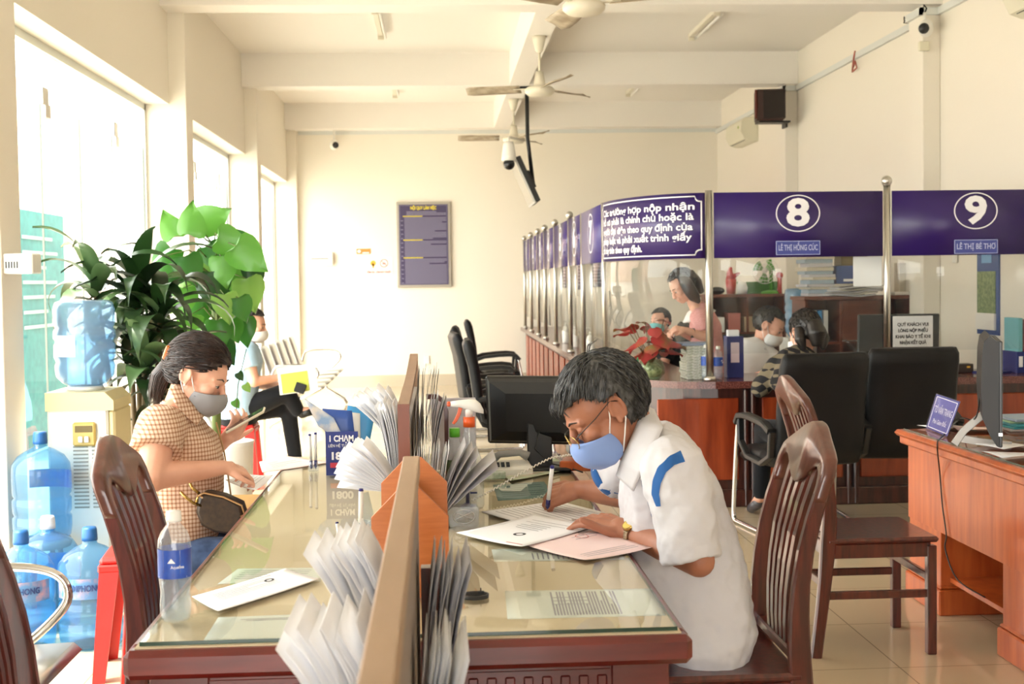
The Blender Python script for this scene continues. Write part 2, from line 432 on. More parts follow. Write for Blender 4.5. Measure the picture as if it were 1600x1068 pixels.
wf = MB(); wf.b2((XL-.2, Y0-.15, 2.6), (XR+.2, Y0, ZS)); wf.b2((.6, Y0-.15, 0), (XR+.2, Y0, 2.6)); wf.b2((XL-.2, Y0-.15, 0), (-1.6, Y0, 2.6)); struct(wf, 'wall_front', white_w)
portal((-.5, Y0-.05, 1.3), (-PI/2, 0, 0), 2.2, 2.6)
wl_ = MB(); wl_.b2((XL, Y0, 0), (XL-.2, 1.5, ZS)); wl_.b2((XL, 1.5, ZW), (XL-.2, 2.2, ZS)); wl_.b2((XL, 1.5, 0), (XL-.2, 2.1, ZW)); struct(wl_, 'wall_left', white_w)
# beams
for i, y in enumerate((1.9, 5.9, 9.82, 13.83, 17.62)):
    m = MB(); m.b2((XL, y, ZB), (XR, y+.28, ZS)); struct(m, 'trim_%d' % (30+i), ceil_m)
for i, (a, b) in enumerate(((2.18, 5.9), (6.18, 9.82), (10.1, 13.83), (14.11, 17.62))):
    m = MB(); m.b2((.79, a, ZB+.002), (1.0, b, ZS)); struct(m, 'trim_%d' % (40+i), ceil_m)
# tiled skirting on the back wall, cable trunking along the right wall
m = MB(); m.b2((XL+.13, YB-.015, 0), (XR, YB, .16)); struct(m, 'baseboard_back', pm('skirting_tile', '#c8bba4', .25))
m = MB(); m.b2((XR-.015, 2.0, 0), (XR, YB, .16)); struct(m, 'baseboard_right', MATS['skirting_tile'])
tk = MB()
for a, b in ((2.2, 5.9), (6.2, 9.87), (10.17, 13.86), (14.16, YB)): tk.b2((XR-.03, a, ZB-.075), (XR, b, ZB-.02))
for a in (5.9, 9.87, 13.86):
    tk.b2((XRc-.03, a-.03, ZB-.075), (XRc, a+.33, ZB-.02)); tk.b2((XRc-.03, a-.03, ZB-.075), (XR, a, ZB-.02)); tk.b2((XRc-.03, a+.3, ZB-.075), (XR, a+.33, ZB-.02))
tk.b2((XL+.15, YB-.02, ZB-.05), (XR, YB, ZB+.0))
struct(tk, 'trim_50', pm('trunking', '#d5d8d4', .5))
# outside: paving, a pale street front and a teal banner
m = MB(); m.b2((-30, -12, -.15), (XG-.1, 60, -.02)); one(m, 'pavement', pm('pale_paving', '#cfc8bc', .9), 'pale sunlit pavement outside the glass doors', 'pavement').__setitem__('kind', 'structure')
m = MB(); m.b2((-16, 14, -.02), (-11, 44, 7)); 
for k in range(6): m.b2((-11, 16+k*4.6, .3), (-10.9, 18.6+k*4.6, 3.0))
one(m, 'street_building', pm('pale_pink_render', '#e6c9b8', .9), 'pale pink building front across the street, seen through the glass', 'building')
m = MB(); m.b2((-3.62, 11.0, .02), (-3.55, 12.4, 2.12)); t = T('banner', 'teal printed banner standing outside behind the left glass doors', 'banner', (-3.58, 11.7, 0))
b_ = t.w('panel', m, pm('teal_print', '#2b8f98', .6, col2='#3aa5aa', scale=14))
m = MB()
for k in range(7): m.b2((-3.545, 11.15, 1.9-k*.13), (-3.54, 12.0+.2*math.sin(k*2.3), 1.87-k*.13))
t.w('print_lines', m, pm('pale_print', '#bfe3df', .6), b_)
# ------------------------------------------------------------------ writing desk with glass top
t = T('writing_desk', 'long dark red wooden desk under a glass sheet in the foreground', 'desk', (-.065, 2.44, 0))
DXL, DXR, DY0, DY1 = -.612, .482, 2.437, 5.10
m = MB(); cream = pm('cream_desk_underlay', '#c9b894', .5, col2='#d0c0a0', scale=3)
m.b2((DXL+.02, DY0+.02, .742), (DXR-.02, DY1-.02, .7595)); t.w('underlay', m, cream)
m = MB()
for a, b in (((DXL, DY0, .70), (DXR, DY0+.045, .757)), ((DXL, DY1-.045, .70), (DXR, DY1, .757)), ((DXL, DY0+.045, .70), (DXL+.03, DY1-.045, .757)), ((DXR-.03, DY0+.045, .70), (DXR, DY1-.045, .757))): m.b2(a, b, .012)
m.b2((DXL+.03, DY0+.045, .70), (DXR-.03, DY1-.045, .742)); t.w('desktop', m, deskw)
m = MB(); 
m.b2((DXL+.04, DY0+.05, .62), (DXR-.04, DY0+.065, .70)); m.b2((DXL+.04, DY0+.045, .0), (DXL+.155, DY0+.08, .70), .003); m.b2((DXR-.155, DY0+.045, .0), (DXR-.04, DY0+.08, .70), .003)
m.b2((-.12, DY0+.045, 0), (0, DY0+.08, .70), .003)
m.b2((DXL+.04, DY0+.055, .05), (DXR-.04, DY0+.07, .63)); t.w('front_panel', m, deskw)
for x0, x1 in ((DXL+.155, -.12), (0, DXR-.155)):
    m = MB(); m.b2((x0, DY0+.04, .684), (x1, DY0+.06, .694), .003)
    k = 9
    for i in range(k): w_ = (x1-x0)/k; m.b2((x0+i*w_+.005, DY0+.047, .08), (x0+(i+1)*w_-.005, DY0+.06, .675), .006)
    t.w('moulding', m, deskw)
for x in (DXL+.05, DXR-.11):
    for y in (3.75, DY1-.11): m = MB(); m.b2((x, y, 0), (x+.06, y+.06, .70), .003); t.w('leg', m, deskw)
# glass sheets
ge = pm('green_glass_edge', '#0f3a30', .1, coat=.5)
for x0, x1, lab in ((-.584, .456, 'clear glass sheet with dark green edge lying on the near desk'),):
    g = T('glass_sheet', lab, 'glass sheet', (x0, 2.467, .760))
    m = MB(); m.b2((x0+.001, 2.468, .7602), (x1-.001, 5.07, .768)); g.w('sheet', m, glassy('table_glass', (.985,.99,.98), .0, ior=1.52, gloss=.95))
    m = MB(); m.b2((x0, 2.466, .7602), (x1, 2.4665, .768)); m.b2((x0-.0005, 2.466, .7602), (x0, 5.07, .768)); m.b2((x1, 2.466, .7602), (x1+.0005, 5.07, .768)); g.w('polished_edge', m, ge, label='dark green polished edge')
ZD = .7685
# ------------------------------------------------------------------ carved wooden chair
def wooden_chair():
    t = T('wooden_chair', 'x', 'chair', group=None)
    W = .195
    px = [(-.255, 0), (-.222, .25), (-.205, .44), (-.198, .55), (-.205, .68), (-.225, .80), (-.262, .91)]
    def bx(z):
        for (a, za), (b, zb) in zip(px, px[1:]):
            if z <= zb: return a+(b-a)*(z-za)/(zb-za)
        return px[-1][0]-(z-.91)*.33
    # smooth the profile
    def bs(z): return (bx(z-.06)+2*bx(z)+bx(z+.06))/4 if z > .06 else bx(z)
    for s in (-1, 1):
        zs = [0, .1, .2, .3, .4, .45, .52, .6, .68, .76, .84, .9]
        m = MB(); m.ribbon([(bs(z), s*(W-.0), z) for z in zs], [.030]*12, [.044, .044, .046, .05, .056, .058, .055, .05, .044, .04, .037, .034], (1, 0, 0)); t.p('back_post', m, mahog)
        m = MB(); m.box((.195, s*(W-.005), .21), (.036, .034, .42), bev=.003); t.p('leg', m, mahog)
        m = MB(); m.box((-.01, s*(W-.004), .235), (.40, .018, .03), bev=.003); t.p('stretcher', m, mahog)
        m = MB(); m.box((-.01, s*(W-.002), .405), (.38, .02, .055), bev=.003); t.p('seat_rail', m, mahog)
    for x in (.19, -.2): m = MB(); m.box((x, 0, .405), (.02, .36, .055), bev=.003); t.p('seat_rail', m, mahog)
    for x, z in ((.185, .30), (-.21, .27)): m = MB(); m.box((x, 0, z), (.018, .365, .03), bev=.003); t.p('stretcher', m, mahog)
    m = MB(); m.box((.005, 0, .444), (.43, .425, .022), bev=.008); t.p('seat', m, mahog)
    m = MB(); m.ribbon([(bs(.475), y, .485) for y in (-.18, .18)], .03, .03, (0, 0, 1)); t.p('lower_rail', m, mahog)
    for k in range(5):
        y = -.108+.054*k
        m = MB(); zs = [.485, .55, .62, .70, .78, .86, .93, .955]
        m.ribbon([(bs(z), y*(.72+.28*(z-.48)/.45), z) for z in zs], .030, .013, (1, 0, 0)); t.p('slat', m, mahog)
    pts = [(-.211, .885), (-.211, .955), (-.195, .988), (-.165, 1.005), (-.10, 1.033), (-.05, 1.056), (-.02, 1.064), (0, 1.066)]
    lo = [(-.179, .885), (-.179, .925), (-.168, .952), (-.145, .965), (-.12, .962), (-.09, .945), (-.06, .925), (-.03, .912), (0, .905)]
    m = MB(); top = pts+[(-x, z) for x, z in pts[-2::-1]]; low = lo+[(-x, z) for x, z in lo[-2::-1]]
    # sample both outlines at common parameters and skin a solid rail between them
    def samp(P, u):
        L_ = [0]
        for a, b in zip(P, P[1:]): L_.append(L_[-1]+math.dist(a, b))
        d = u*L_[-1]
        for i in range(len(P)-1):
            if d <= L_[i+1]+1e-9:
                f = (d-L_[i])/max(1e-9, L_[i+1]-L_[i]); return (P[i][0]+(P[i+1][0]-P[i][0])*f, P[i][1]+(P[i+1][1]-P[i][1])*f)
        return P[-1]
    rr = []; N = 48
    for i in range(N+1):
        a = samp(top, i/N); b = samp(low, i/N); h = .017; e = .007
        def q(p, o, k=0): return Vector((bs(p[1])+o, p[0], p[1]))
        c = ((a[0]+b[0])/2, (a[1]+b[1])/2)
        def sh(p, f): return (p[0]+(c[0]-p[0])*f, p[1]+(c[1]-p[1])*f)
        L_ = math.dist(a, b); f = min(.3, e/max(L_, 1e-3))
        rr.append([q(sh(a, f), h), q(a, h-e), q(a, -h+e), q(sh(a, f), -h), q(sh(b, f), -h), q(b, -h+e), q(b, h-e), q(sh(b, f), h)])
    m.rings(rr, smooth=True); t.p('crest_rail', m, mahog_l, label='lighter worn crest rail')
    return t.o
wc = wooden_chair()
wc.location = (.69, 3.345, 0); wc.rotation_euler.z = PI
tag(wc, 'wooden chair with slatted back that the writing man sits on', None, 'mahogany slat back chairs')
dup(wc, (1.665, 4.95, 0), 0, 'empty wooden slat back chair facing the orange desk on the right')
dup(wc, (-.555, 3.36, 0), 0, 'wooden slat back chair pushed to the left side of the glass topped desk')
dup(wc, (-.665, 2.56, 0), .10, 'wooden chair cut off at the bottom left corner of the photo')
# ------------------------------------------------------------------ orange side desk at the right
RX, RY0, RY1 = 2.055, 3.6, 5.70
t = T('wooden_desk', 'orange brown wooden desk with glass top at the right edge', 'desk', (RX+.4, 4.9, 0))
m = MB(); m.b2((RX, RY0, .725), (RX+.82, RY1, .752), .012); m.b2((RX+.02, RY0+.02, .69), (RX+.80, RY1-.02, .727), .006); t.w('desktop', m, orange_w)
m = MB(); m.b2((RX+.05, RY0+.05, .36), (RX+.07, RY1-.05, .70)); t.w('modesty_panel', m, orange_w)
for y0, y1, nm in ((5.30, 5.66, 1), (4.35, 4.70, 2)):
    m = MB(); m.b2((RX+.06, y0, .0), (RX+.75, y1, .69), .003); t.w('pedestal', m, orange_w)
    m = MB(); m.b2((RX+.045, y0-.02, 0), (RX+.77, y1+.02, .11), .006); m.b2((RX+.052, y0-.012, .11), (RX+.76, y1+.012, .125), .006); t.w('plinth', m, orange_w)
m = MB(); m.b2((RX+.1, 4.70, .14), (RX+.5, 5.3, .16)); t.w('foot_shelf', m, orange_w)
g = T('glass_sheet', 'glass sheet lying on the orange desk at the right edge', 'glass sheet', (RX+.03, 4.4, .753))
m = MB(); m.b2((RX+.035, RY0+.05, .7525), (RX+.78, RY1-.04, .7595)); g.w('sheet', m, MATS['table_glass'])
m = MB(); m.b2((RX+.033, RY0+.05, .7525), (RX+.035, RY1-.04, .7595)); g.w('polished_edge', m, ge)
# ------------------------------------------------------------------ black leather cantilever chair
def office_chair(wd=.50):
    t = T('office_chair', 'x', 'chair')
    hw = wd/2
    prof = [(-.02, .44), (-.14, .425), (-.20, .44), (-.235, .50), (-.25, .60), (-.262, .72), (-.28, .84), (-.305, .95), (-.32, 1.0), (-.325, 1.03)]
    th = [.07, .08, .085, .075, .07, .075, .075, .085, .075, .03]
    rings = []
    for i, ((x, z), d) in enumerate(zip(prof, th)):
        a = Vector(prof[min(i+1, len(prof)-1)])-Vector(prof[max(i-1, 0)]); a.normalize(); n = Vector((a.y, -a.x))
        w = hw*(.98 if i < 8 else (.96 if i == 8 else .90)); R = []
        for u, v in ((-1, -.3), (-.92, -1), (-.5, -1.05), (0, -1.1), (.5, -1.05), (.92, -1), (1, -.3), (1, .3), (.92, .9), (.5, 1), (0, 1), (-.5, 1), (-.92, .9), (-1, .3)):
            R.append(Vector((x+n.x*v*d/2, u*w, z+n.y*v*d/2)))
        rings.append(R)
    m = MB(); m.rings(rings); t.p('backrest', m, leather)
    m = MB(); m.tube([(-.275, -hw*.95, .86), (-.285, 0, .865), (-.275, hw*.95, .86)], .006, 6); t.p('seam', m, pm('dark_seam', '#08090b', .5))
    m = MB()
    R = []
    for x, d in ((-.16, .05), (-.1, .09), (.1, .10), (.2, .10), (.255, .085), (.275, .04)):
        z = .43-(.0 if x < .2 else (x-.2)*.3)
        R.append([Vector((x, u*hw*.97, z+v*d/2)) for u, v in ((-1, -.3), (-.92, -1), (0, -1), (.92, -1), (1, -.3), (1, .3), (.92, .9), (0, 1.15), (-.92, .9), (-1, .3))])
    m.rings(R); t.p('seat', m, leather)
    for s in (-1, 1):
        y = s*(hw+.02)
        m = MB(); m.ribbon([(-.25, y, .60), (-.15, y, .635), (0, y, .65), (.12, y, .655), (.20, y, .645), (.235, y, .60)], .05, .035, (0, 0, 1)); t.p('armrest', m, black_p)
        m = MB(); m.ribbon([(.20, y, .625), (.19, y, .5), (.10, y*.98, .42), (-.1, y*.98, .405), (-.22, y*.98, .46), (-.25, y, .60)], .03, .035, (0, 1, 0)); t.p('arm_frame', m, black_p)
    m = MB()
    L = []
    for s in (1, -1):
        y = s*(hw+.022)
        q = [(.215, y, .62), (.25, y, .45), (.285, y, .2), (.30, y, .06), (.285, y, .025), (.24, y, .014), (0, y, .014), (-.25, y, .014), (-.29, y*.96, .014)]
        L = L+(q if s > 0 else q[::-1])
    m.tube(curve(L, 4), .013, 10); t.p('sled_frame', m, chrome)
    return t.o
oc = office_chair()
oc.location = (.52, 9.35, 0)
tag(oc, 'black office chair nearest of the row facing the long counter', None, 'black office chairs')
dup(oc, (.44, 10.6, 0), 0.1, 'black office chair second from the camera in the row at the long counter')
dup(oc, (.46, 12.1, 0), -.05, 'black office chair third from the camera in the row at the long counter')
dup(oc, (.62, 14.0, 0), .0, 'black office chair farthest from the camera in the row at the long counter')
dup(oc, (2.06, 7.22, 0), PI/2+.16, 'black office chair with chrome sled legs under the woman in the checked jacket', scale=(1, 1.07, 1))
dup(oc, (2.69, 7.42, 0), PI/2-.04, 'empty black office chair beside the woman in the checked jacket', scale=(1, 1.07, 1.01))
# ------------------------------------------------------------------ counter
CT = .80
t = T('service_counter', 'long dark wooden service counter with orange panels and stone top', 'counter', (2.2, 8.3, 0))
m = MB(); outer = [(3.92, 7.92), (1.72, 7.92)]
for k in range(1, 9): a = PI/2*k/8; outer.append((1.72-.59*math.sin(a), 8.92-1.0*math.cos(a)))
outer += [(1.13, 17.88)]
inner = [(1.75, 17.88), (1.75, 9.0), (1.80, 8.72), (1.95, 8.6), (3.92, 8.6)]
m.prism(outer+inner, (0, 0, CT-.045), (1,0,0), (0,1,0), (0,0,.045)); t.w('countertop', m, granite)
m = MB(); o2 = [(3.92, 7.99), (1.75, 7.99)]
for k in range(1, 9): a = PI/2*k/8; o2.append((1.75-.55*math.sin(a), 8.92-.93*math.cos(a)))
o2 += [(1.20, 17.88)]; i2 = [(1.26, 17.88), (1.26, 9.0), (1.42, 8.2), (1.78, 8.05), (3.92, 8.05)]
m.prism(o2+i2, (0, 0, 0), (1,0,0), (0,1,0), (0,0,CT-.045)); t.w('body', m, counter_w)
x = 1.20
def panel(x0, x1, z0=.17, z1=.69):
    m = MB(); m.b2((x0, 7.975, z0), (x1, 7.992, z1), .006); t.w('panel', m, orange_w2)
for x0, x1 in ((1.36, 1.88), (2.03, 2.55), (2.66, 3.1), (3.2, 3.75)): panel(x0, x1)
m = MB()
for x0 in (1.91, 1.955, 2.57, 2.615, 3.12, 3.16): m.b2((x0, 7.955, 0), (x0+.028, 7.99, CT-.05), .008)
m.b2((1.62, 7.96, 0), (3.93, 7.99, .11), .005); t.w('pilaster', m, counter_w)
for k in range(14):
    y = 9.15+k*.62; m = MB()
    for q in range(3): m.b2((1.185, y+q*.155, .13), (1.20, y+q*.155+.105, .70), .004)
    t.w('panel', m, orange_w2)
# screen on the counter: posts, clear panels and purple number bands
t = T('counter_screen', 'clear screen on steel posts with purple numbered bands above the counter', 'counter screen', (1.9, 8.0, CT))
BT, BB = 1.985, 1.574
PLX = 1.17
lefty = [9.02]+[onx(px, 440, PLX).y for px in (911, 891, 868, 852, 841, 830, 820)]
def post(x, y, top, r=.02, ball=True):
    m = MB(); m.cyl((x, y, CT), (x, y, top), r, seg=16); m.cyl((x, y, CT), (x, y, CT+.03), r*1.8, r*1.4, seg=16); p_ = t.w('post', m, steel)
    if ball: b_ = MB(); b_.ball((x, y, top+.028), .034); b_.cyl((x,y,top),(x,y,top+.01), .024); t.w('finial', b_, steel, p_)
FY = 7.99
post(1.70, FY, 2.0, .024, False); post(onz(1387, 298, BT).x if False else 2.842, FY, 2.02, .022); post(3.885, FY, 2.0, .022)
for i, y in enumerate(lefty): post(PLX, y, 1.99 if i in (0, 1) else 2.0, .02, i > 1)
band_l = glassy('purple_band', (.40, .32, .62), .45, lin('#4d3f8c')[:3], .05)
def clear_panel(fn, z0, z1, mat, nm, nu=1, lab=None):
    m = MB(); m.slab(lambda u, v: Vector((*fn(u), z0+(z1-z0)*v)), nu, 1, .004 if nm == 'clear_panel' else .007); return t.w(nm, m, mat, None, lab)
for a, b in ((1.73, 2.81), (2.87, 3.88)):
    clear_panel(lambda u: (a+(b-a)*u, FY), CT+.17, BT, clear, 'clear_panel')
    q = clear_panel(lambda u: (a+(b-a)*u, FY-.012), BB, BT, purple, 'number_band')
    num, nm = ('8', 'LÊ THỊ HỒNG CÚC') if a < 2 else ('9', 'LÊ THỊ BÉ THƠ')
    c = at(1247, 333, FY-.02) if a < 2 else at(1525, 329, FY-.02)
    text(num, .235, (c.x, FY-.017, c.z-.003), (1,0,0), (0,0,1), sign_w, q, t.loc, 'number', bold=.008, sx=1.25)
    m = MB(); N = 48; R1, R2 = .142, .134
    vs = [Vector((c.x+r*math.cos(2*PI*k/N), FY-.0175, c.z+r*.82*math.sin(2*PI*k/N))) for r in (R1, R2) for k in range(N)]
    m.add(vs, [[k, (k+1) % N, N+(k+1) % N, N+k] for k in range(N)]); t.w('number_ring', m, sign_w, q)
    c = at(1247, 387, FY-.02) if a < 2 else at(1525, 385, FY-.02)
    m = MB(); m.box((c.x, FY-.019, c.z), (.285, .004, .092), bev=.002); pl = t.w('name_plate', m, pm('name_plate_blue', '#3f4a96', .4), q)
    m = MB()
    for s in (-1, 1): m.box((c.x, FY-.0215, c.z+s*.042), (.28, .001, .003)); m.box((c.x+s*.139, FY-.0215, c.z), (.003, .001, .087))
    t.w('plate_border', m, pm('pale_lettering', '#b9c0e6', .5), pl)
    text(nm, .050, (c.x, FY-.0215, c.z), (1,0,0), (0,0,1), MATS['pale_lettering'], pl, t.loc, fit=.25, bold=.0006)
# curved corner panel with the notice
cx0, cy0 = 1.70, 9.0
def cc(u, o=0): a = PI/2*(1-u); return (cx0-(.53+o)*math.sin(a), cy0-(1.01+o)*math.cos(a))
clear_panel(lambda u: cc(u), CT+.17, BT-.0, clear, 'clear_panel', 24)
q = clear_panel(lambda u: cc(.03+.94*u, .014), BB, BT, purple, 'notice_band', 24)
# arc-length table so lettering spreads evenly along the curve
TAB = [0]; PP_ = [cc(k/200, .022) for k in range(201)]
for a, b in zip(PP_, PP_[1:]): TAB.append(TAB[-1]+math.dist(a, b))
def arc(s_):
    s_ = max(0, min(TAB[-1]-1e-6, s_)); lo_ = 0
    while TAB[lo_+1] < s_: lo_ += 1
    f = (s_-TAB[lo_])/(TAB[lo_+1]-TAB[lo_]); return (PP_[lo_][0]+(PP_[lo_+1][0]-PP_[lo_][0])*f, PP_[lo_][1]+(PP_[lo_+1][1]-PP_[lo_][1])*f)
AL = TAB[-1]
for i, s_ in enumerate(['Các trường hợp nộp nhận', 'hồ sơ phải là chính chủ hoặc là', 'người đại diện theo quy định của', 'pháp luật và phải xuất trình giấy', 'tờ tùy thân theo quy định.']):
    zc = BT-.085-i*.064
    def bend(x, y, z, zc=zc, i=i, s_=s_): p = arc(AL*.085+x); return Vector((p[0], p[1]-z, zc+y))
    text(s_, .062, (0,0,0), (1,0,0), (0,0,1), sign_w, q, t.loc, align='LEFT', bend=bend, bold=.0012, fit=AL*(.84, .835, .83, .825, .52)[i])
m = MB()
def arcbar(s0, s1, z0, z1):
    n_ = 20; m.slab(lambda u, v: Vector((*arc(s0+(s1-s0)*u), z0+(z1-z0)*v)), n_, 1, .0015)
arcbar(AL*.08, AL*.93, BT-.018, BT-.026); arcbar(AL*.08, AL*.93, BB+.018, BB+.026)
arcbar(AL*.045, AL*.052, BB+.05, BT-.05); arcbar(AL*.957, AL*.964, BB+.05, BT-.05)
for sx_ in (0, 1):
    for sz in (0, 1):
        for k in range(5):
            a = PI/2*k/5; b = PI/2*(k+1)/5
            s0 = AL*.048+.038*math.sin(a) if not sx_ else AL*.96-.038*math.sin(a)
            s1 = AL*.048+.038*math.sin(b) if not sx_ else AL*.96-.038*math.sin(b)
            za = (BT-.02-.034*math.cos(a)) if sz else (BB+.02+.034*math.cos(a)); arcbar(min(s0, s1)-.002, max(s0, s1)+.002, za-.004, za+.004)
t.w('notice_border', m, sign_w, q)
for i in range(len(lefty)-1):
    a, b = lefty[i]+.03, lefty[i+1]-.03
    clear_panel(lambda u: (PLX, a+(b-a)*u), CT+.17, BT, clear, 'clear_panel')
    q = clear_panel(lambda u: (PLX-.01, a+(b-a)*u), BB, BT, band_l if i else pm('purple_band_solid', '#3a2e78', .35), 'number_band')
    cy = a+(b-a)*(.5); text(str(7-i), .22, (PLX-.0155, cy, 1.80), (0,-1,0), (0,0,1), sign_w, q, t.loc, 'number', bold=.012, sx=1.5)
    m = MB(); vs = [Vector((PLX-.0155, cy+r*1.2*math.cos(2*PI*k/N), 1.80+r*math.sin(2*PI*k/N))) for r in (.15, .14) for k in range(N)]
    m.add(vs, [[k, (k+1) % N, N+(k+1) % N, N+k] for k in range(N)]); t.w('number_ring', m, sign_w, q)
# ------------------------------------------------------------------ waiting bench by the left wall
steel_l = pm('pale_perforated_steel', '#c9c9c6', .3, .85)
def bench(t, n, y0):
    m = MB(); m.b2((-.03, y0-.1, .34), (.03, y0+n*.58, .39), .004); t.p('beam', m, steel)
    for k in range(n):
        y = y0+k*.58
        pr = [(.26, .41), (.24, .43), (.1, .425), (-.12, .40), (-.19, .42), (-.225, .48), (-.28, .66), (-.325, .80), (-.345, .83)]
        m = MB(); m.slab(lambda u, v: Vector((pr[round(v*8)][0], y+.02+u*.50, pr[round(v*8)][1])), 2, 8, .012); t.p('seat_shell', m, steel_l)
    for y in [y0-.02]+[y0+n*.58-.04]:
        m = MB(); m.tube(curve([(-.24, y, .50), (-.2, y, .62), (-.12, y, .65), (.10, y, .65), (.20, y, .62), (.22, y, .55), (.14, y, .46), (.02, y, .37)]), .013, 8); t.p('arm', m, chrome)
    for y in (y0+.1, y0+n*.58-.15):
        m = MB(); m.tube([(-.28, y, .03), (-.25, y, .07), (0, y, .20), (.02, y, .34)], .02, 8); m.tube([(.02, y, .3), (.06, y, .2), (.27, y, .07), (.30, y, .015)], .018, 8); t.p('leg', m, chrome)
b = T('waiting_bench', 'row of pale steel waiting seats along the left wall near the back', 'bench', (-1.42, 12.6, 0)); bench(b, 5, 0)
b = T('waiting_bench', 'chrome and white steel waiting seat cut off at the left behind the corner chair', 'bench', (-1.30, 3.62, 0), 0); bench(b, 1, -.45)
# ------------------------------------------------------------------ wooden screens on and before the desk
pale_w = pm('pale_wood_edge', '#a08468', .5, col2='#ab8f74', scale=5, stretch=(4,.6,4))
t = T('desk_divider', 'brown edged wooden divider standing upright along the middle of the desk', 'desk divider', (-.095, 4.5, .77))
m = MB(); X0, X1 = -.119, -.088
def dz(y): return 1.115+.012*math.sin((y-3.53)*1.2)+max(0, (y-4.2))**1.5*.052
yy = [3.53+k*(5.06-3.53)/16 for k in range(17)]
m.rings([[Vector((X0, y, dz(y)-.02)), Vector((X1, y, dz(y)-.02)), Vector((X1, y, dz(y))), Vector((X0, y, dz(y)))] for y in yy], smooth=False)
m.rings([[Vector((X0, y, ZD)), Vector((X1, y, ZD)), Vector((X1, y, dz(y)-.02)), Vector((X0, y, dz(y)-.02))] for y in (3.53, 3.555)], smooth=False)
m.rings([[Vector((X0, y, ZD)), Vector((X1, y, ZD)), Vector((X1, y, dz(5.04)-.02)), Vector((X0, y, dz(5.04)-.02))] for y in (5.035, 5.06)], smooth=False)
t.w('divider_frame', m, pm('brown_frame_wood', '#8a6a52', .5, col2='#96755c', scale=5))
m = MB(); m.rings([[Vector((X0+.004, y, ZD)), Vector((X1-.004, y, ZD)), Vector((X1-.004, y, min(dz(y)-.022, 1.04))), Vector((X0+.004, y, min(dz(y)-.022, 1.04)))] for y in yy], smooth=False)
t.w('divider_board', m, pm('greyish_board', '#8e857c', .6))
m = MB(); m.b2((X0-.0005, 3.528, ZD), (X1+.0005, 3.5297, dz(3.53)-.001)); t.w('end_cap', m, pm('red_end_cap', '#7d4533', .4), None, 'reddish brown end face')
# near form rack
t = T('form_rack', 'pale wooden form rack running towards the camera with papers on both sides', 'form rack', (-.06, 1.7, 0))
m = MB(); RXa, RXb = -.0735, -.042
m.b2((RXa, .75, 1.085), (RXb, 2.43, 1.12), .002); t.w('top_rail', m, pale_w)
m = MB(); m.b2((RXa+.004, .78, .02), (RXb-.004, 2.42, 1.085)); t.w('board', m, pm('grey_rack_board', '#8c8078', .6))
m = MB()
for y in (1.0, 2.2): m.b2((-.22, y-.02, 0), (.12, y+.02, .04), .004)
t.w('foot', m, deskw)
for y in (2.34,):
    m = MB(); pg = [(.0, .55), (.05, .55), (.062, .60), (.062, .86), (.055, .90), (.03, .925), (.0, .925)]
    m.prism([(q[0], q[1]) for q in pg], (RXb, y, 0), (1,0,0), (0,0,1), (0,.03,0)); t.w('side_arm', m, mahog)
# pentagon ended organiser behind the rack, straddling the divider line
t = T('paper_organiser', 'orange veneer house shaped paper organiser standing on the desk', 'organiser', (-.08, 2.75, ZD))
pg = [(-.155, 0), (.072, 0), (.072, .135), (.0, .22), (-.085, .22), (-.155, .135)]
pg = [(-.083, 0), (.083, 0), (.083, .176), (.02, .24), (-.02, .24), (-.083, .176)]
for y in (2.75, 3.22):
    m = MB(); m.prism(pg, (-.071, y, ZD), (1,0,0), (0,0,1), (0,.012,0)); t.w('end_board', m, pm('orange_veneer', '#c06a30', .4, col2='#cf7a3e', scale=12, stretch=(1,1,8), thr=(.3,.7)))
m = MB(); m.b2((-.15, 2.762, ZD), (.008, 3.22, ZD+.01)); m.b2((-.077, 2.762, ZD+.01), (-.065, 3.22, ZD+.19)); t.w('tray', m, MATS['greyish_board'])
# ------------------------------------------------------------------ ceiling fans
off_w = pm('aged_white_enamel', '#dcd6c4', .4); blade_m = pm('dusty_fan_blade', '#b9ad97', .55, col2='#8f8069', scale=9)
def ceiling_fan():
    t = T('ceiling_fan', 'x', 'fan')                  # origin where it hangs from the beam, z down
    m = MB(); m.lathe([(.001, 0), (.062, 0), (.055, -.03), (.032, -.12), (.018, -.14), (.001, -.14)]); t.p('canopy', m, off_w)
    m = MB(); m.cyl((0,0,-.13), (0,0,-.36), .011); t.p('down_rod', m, off_w)
    m = MB(); m.lathe([(.001, -.30), (.034, -.30), (.05, -.40), (.052, -.42), (.11, -.435), (.13, -.455), (.128, -.48), (.10, -.505), (.001, -.51)]); t.p('motor', m, off_w)
    for k in range(3):
        a = 2*PI*k/3; R = rotm(0, 0, a)
        m = MB(); m.box(R @ Vector((.17, 0, -.445)), (.12, .035, .006), R, .002); t.p('blade_arm', m, off_w)
        def f(u, v, R=R):
            x = .17+.48*u; w = .055+.028*math.sin(min(1, u*1.4)*PI/2)-(.045*max(0, u-.93)/.07)
            return R @ Vector((x, (v-.5)*2*w, -.445+(v-.5)*.045))
        m = MB(); m.slab(f, 10, 4, .005); t.p('blade', m, blade_m)
    return t.o
cf = ceiling_fan(); cf.location = (.895, 11.1, ZB); cf.rotation_euler.z = math.radians(165)
tag(cf, 'white ceiling fan in the middle of the photo, below the lengthwise beam', None, 'ceiling fans along the beam')
dup(cf, (.895, 14.9, ZB), math.radians(180), 'farthest ceiling fan, above the hanging dome camera')
dup(cf, (.895, 7.72, ZB), math.radians(-20), 'nearest ceiling fan, cut off by the top edge of the photo')
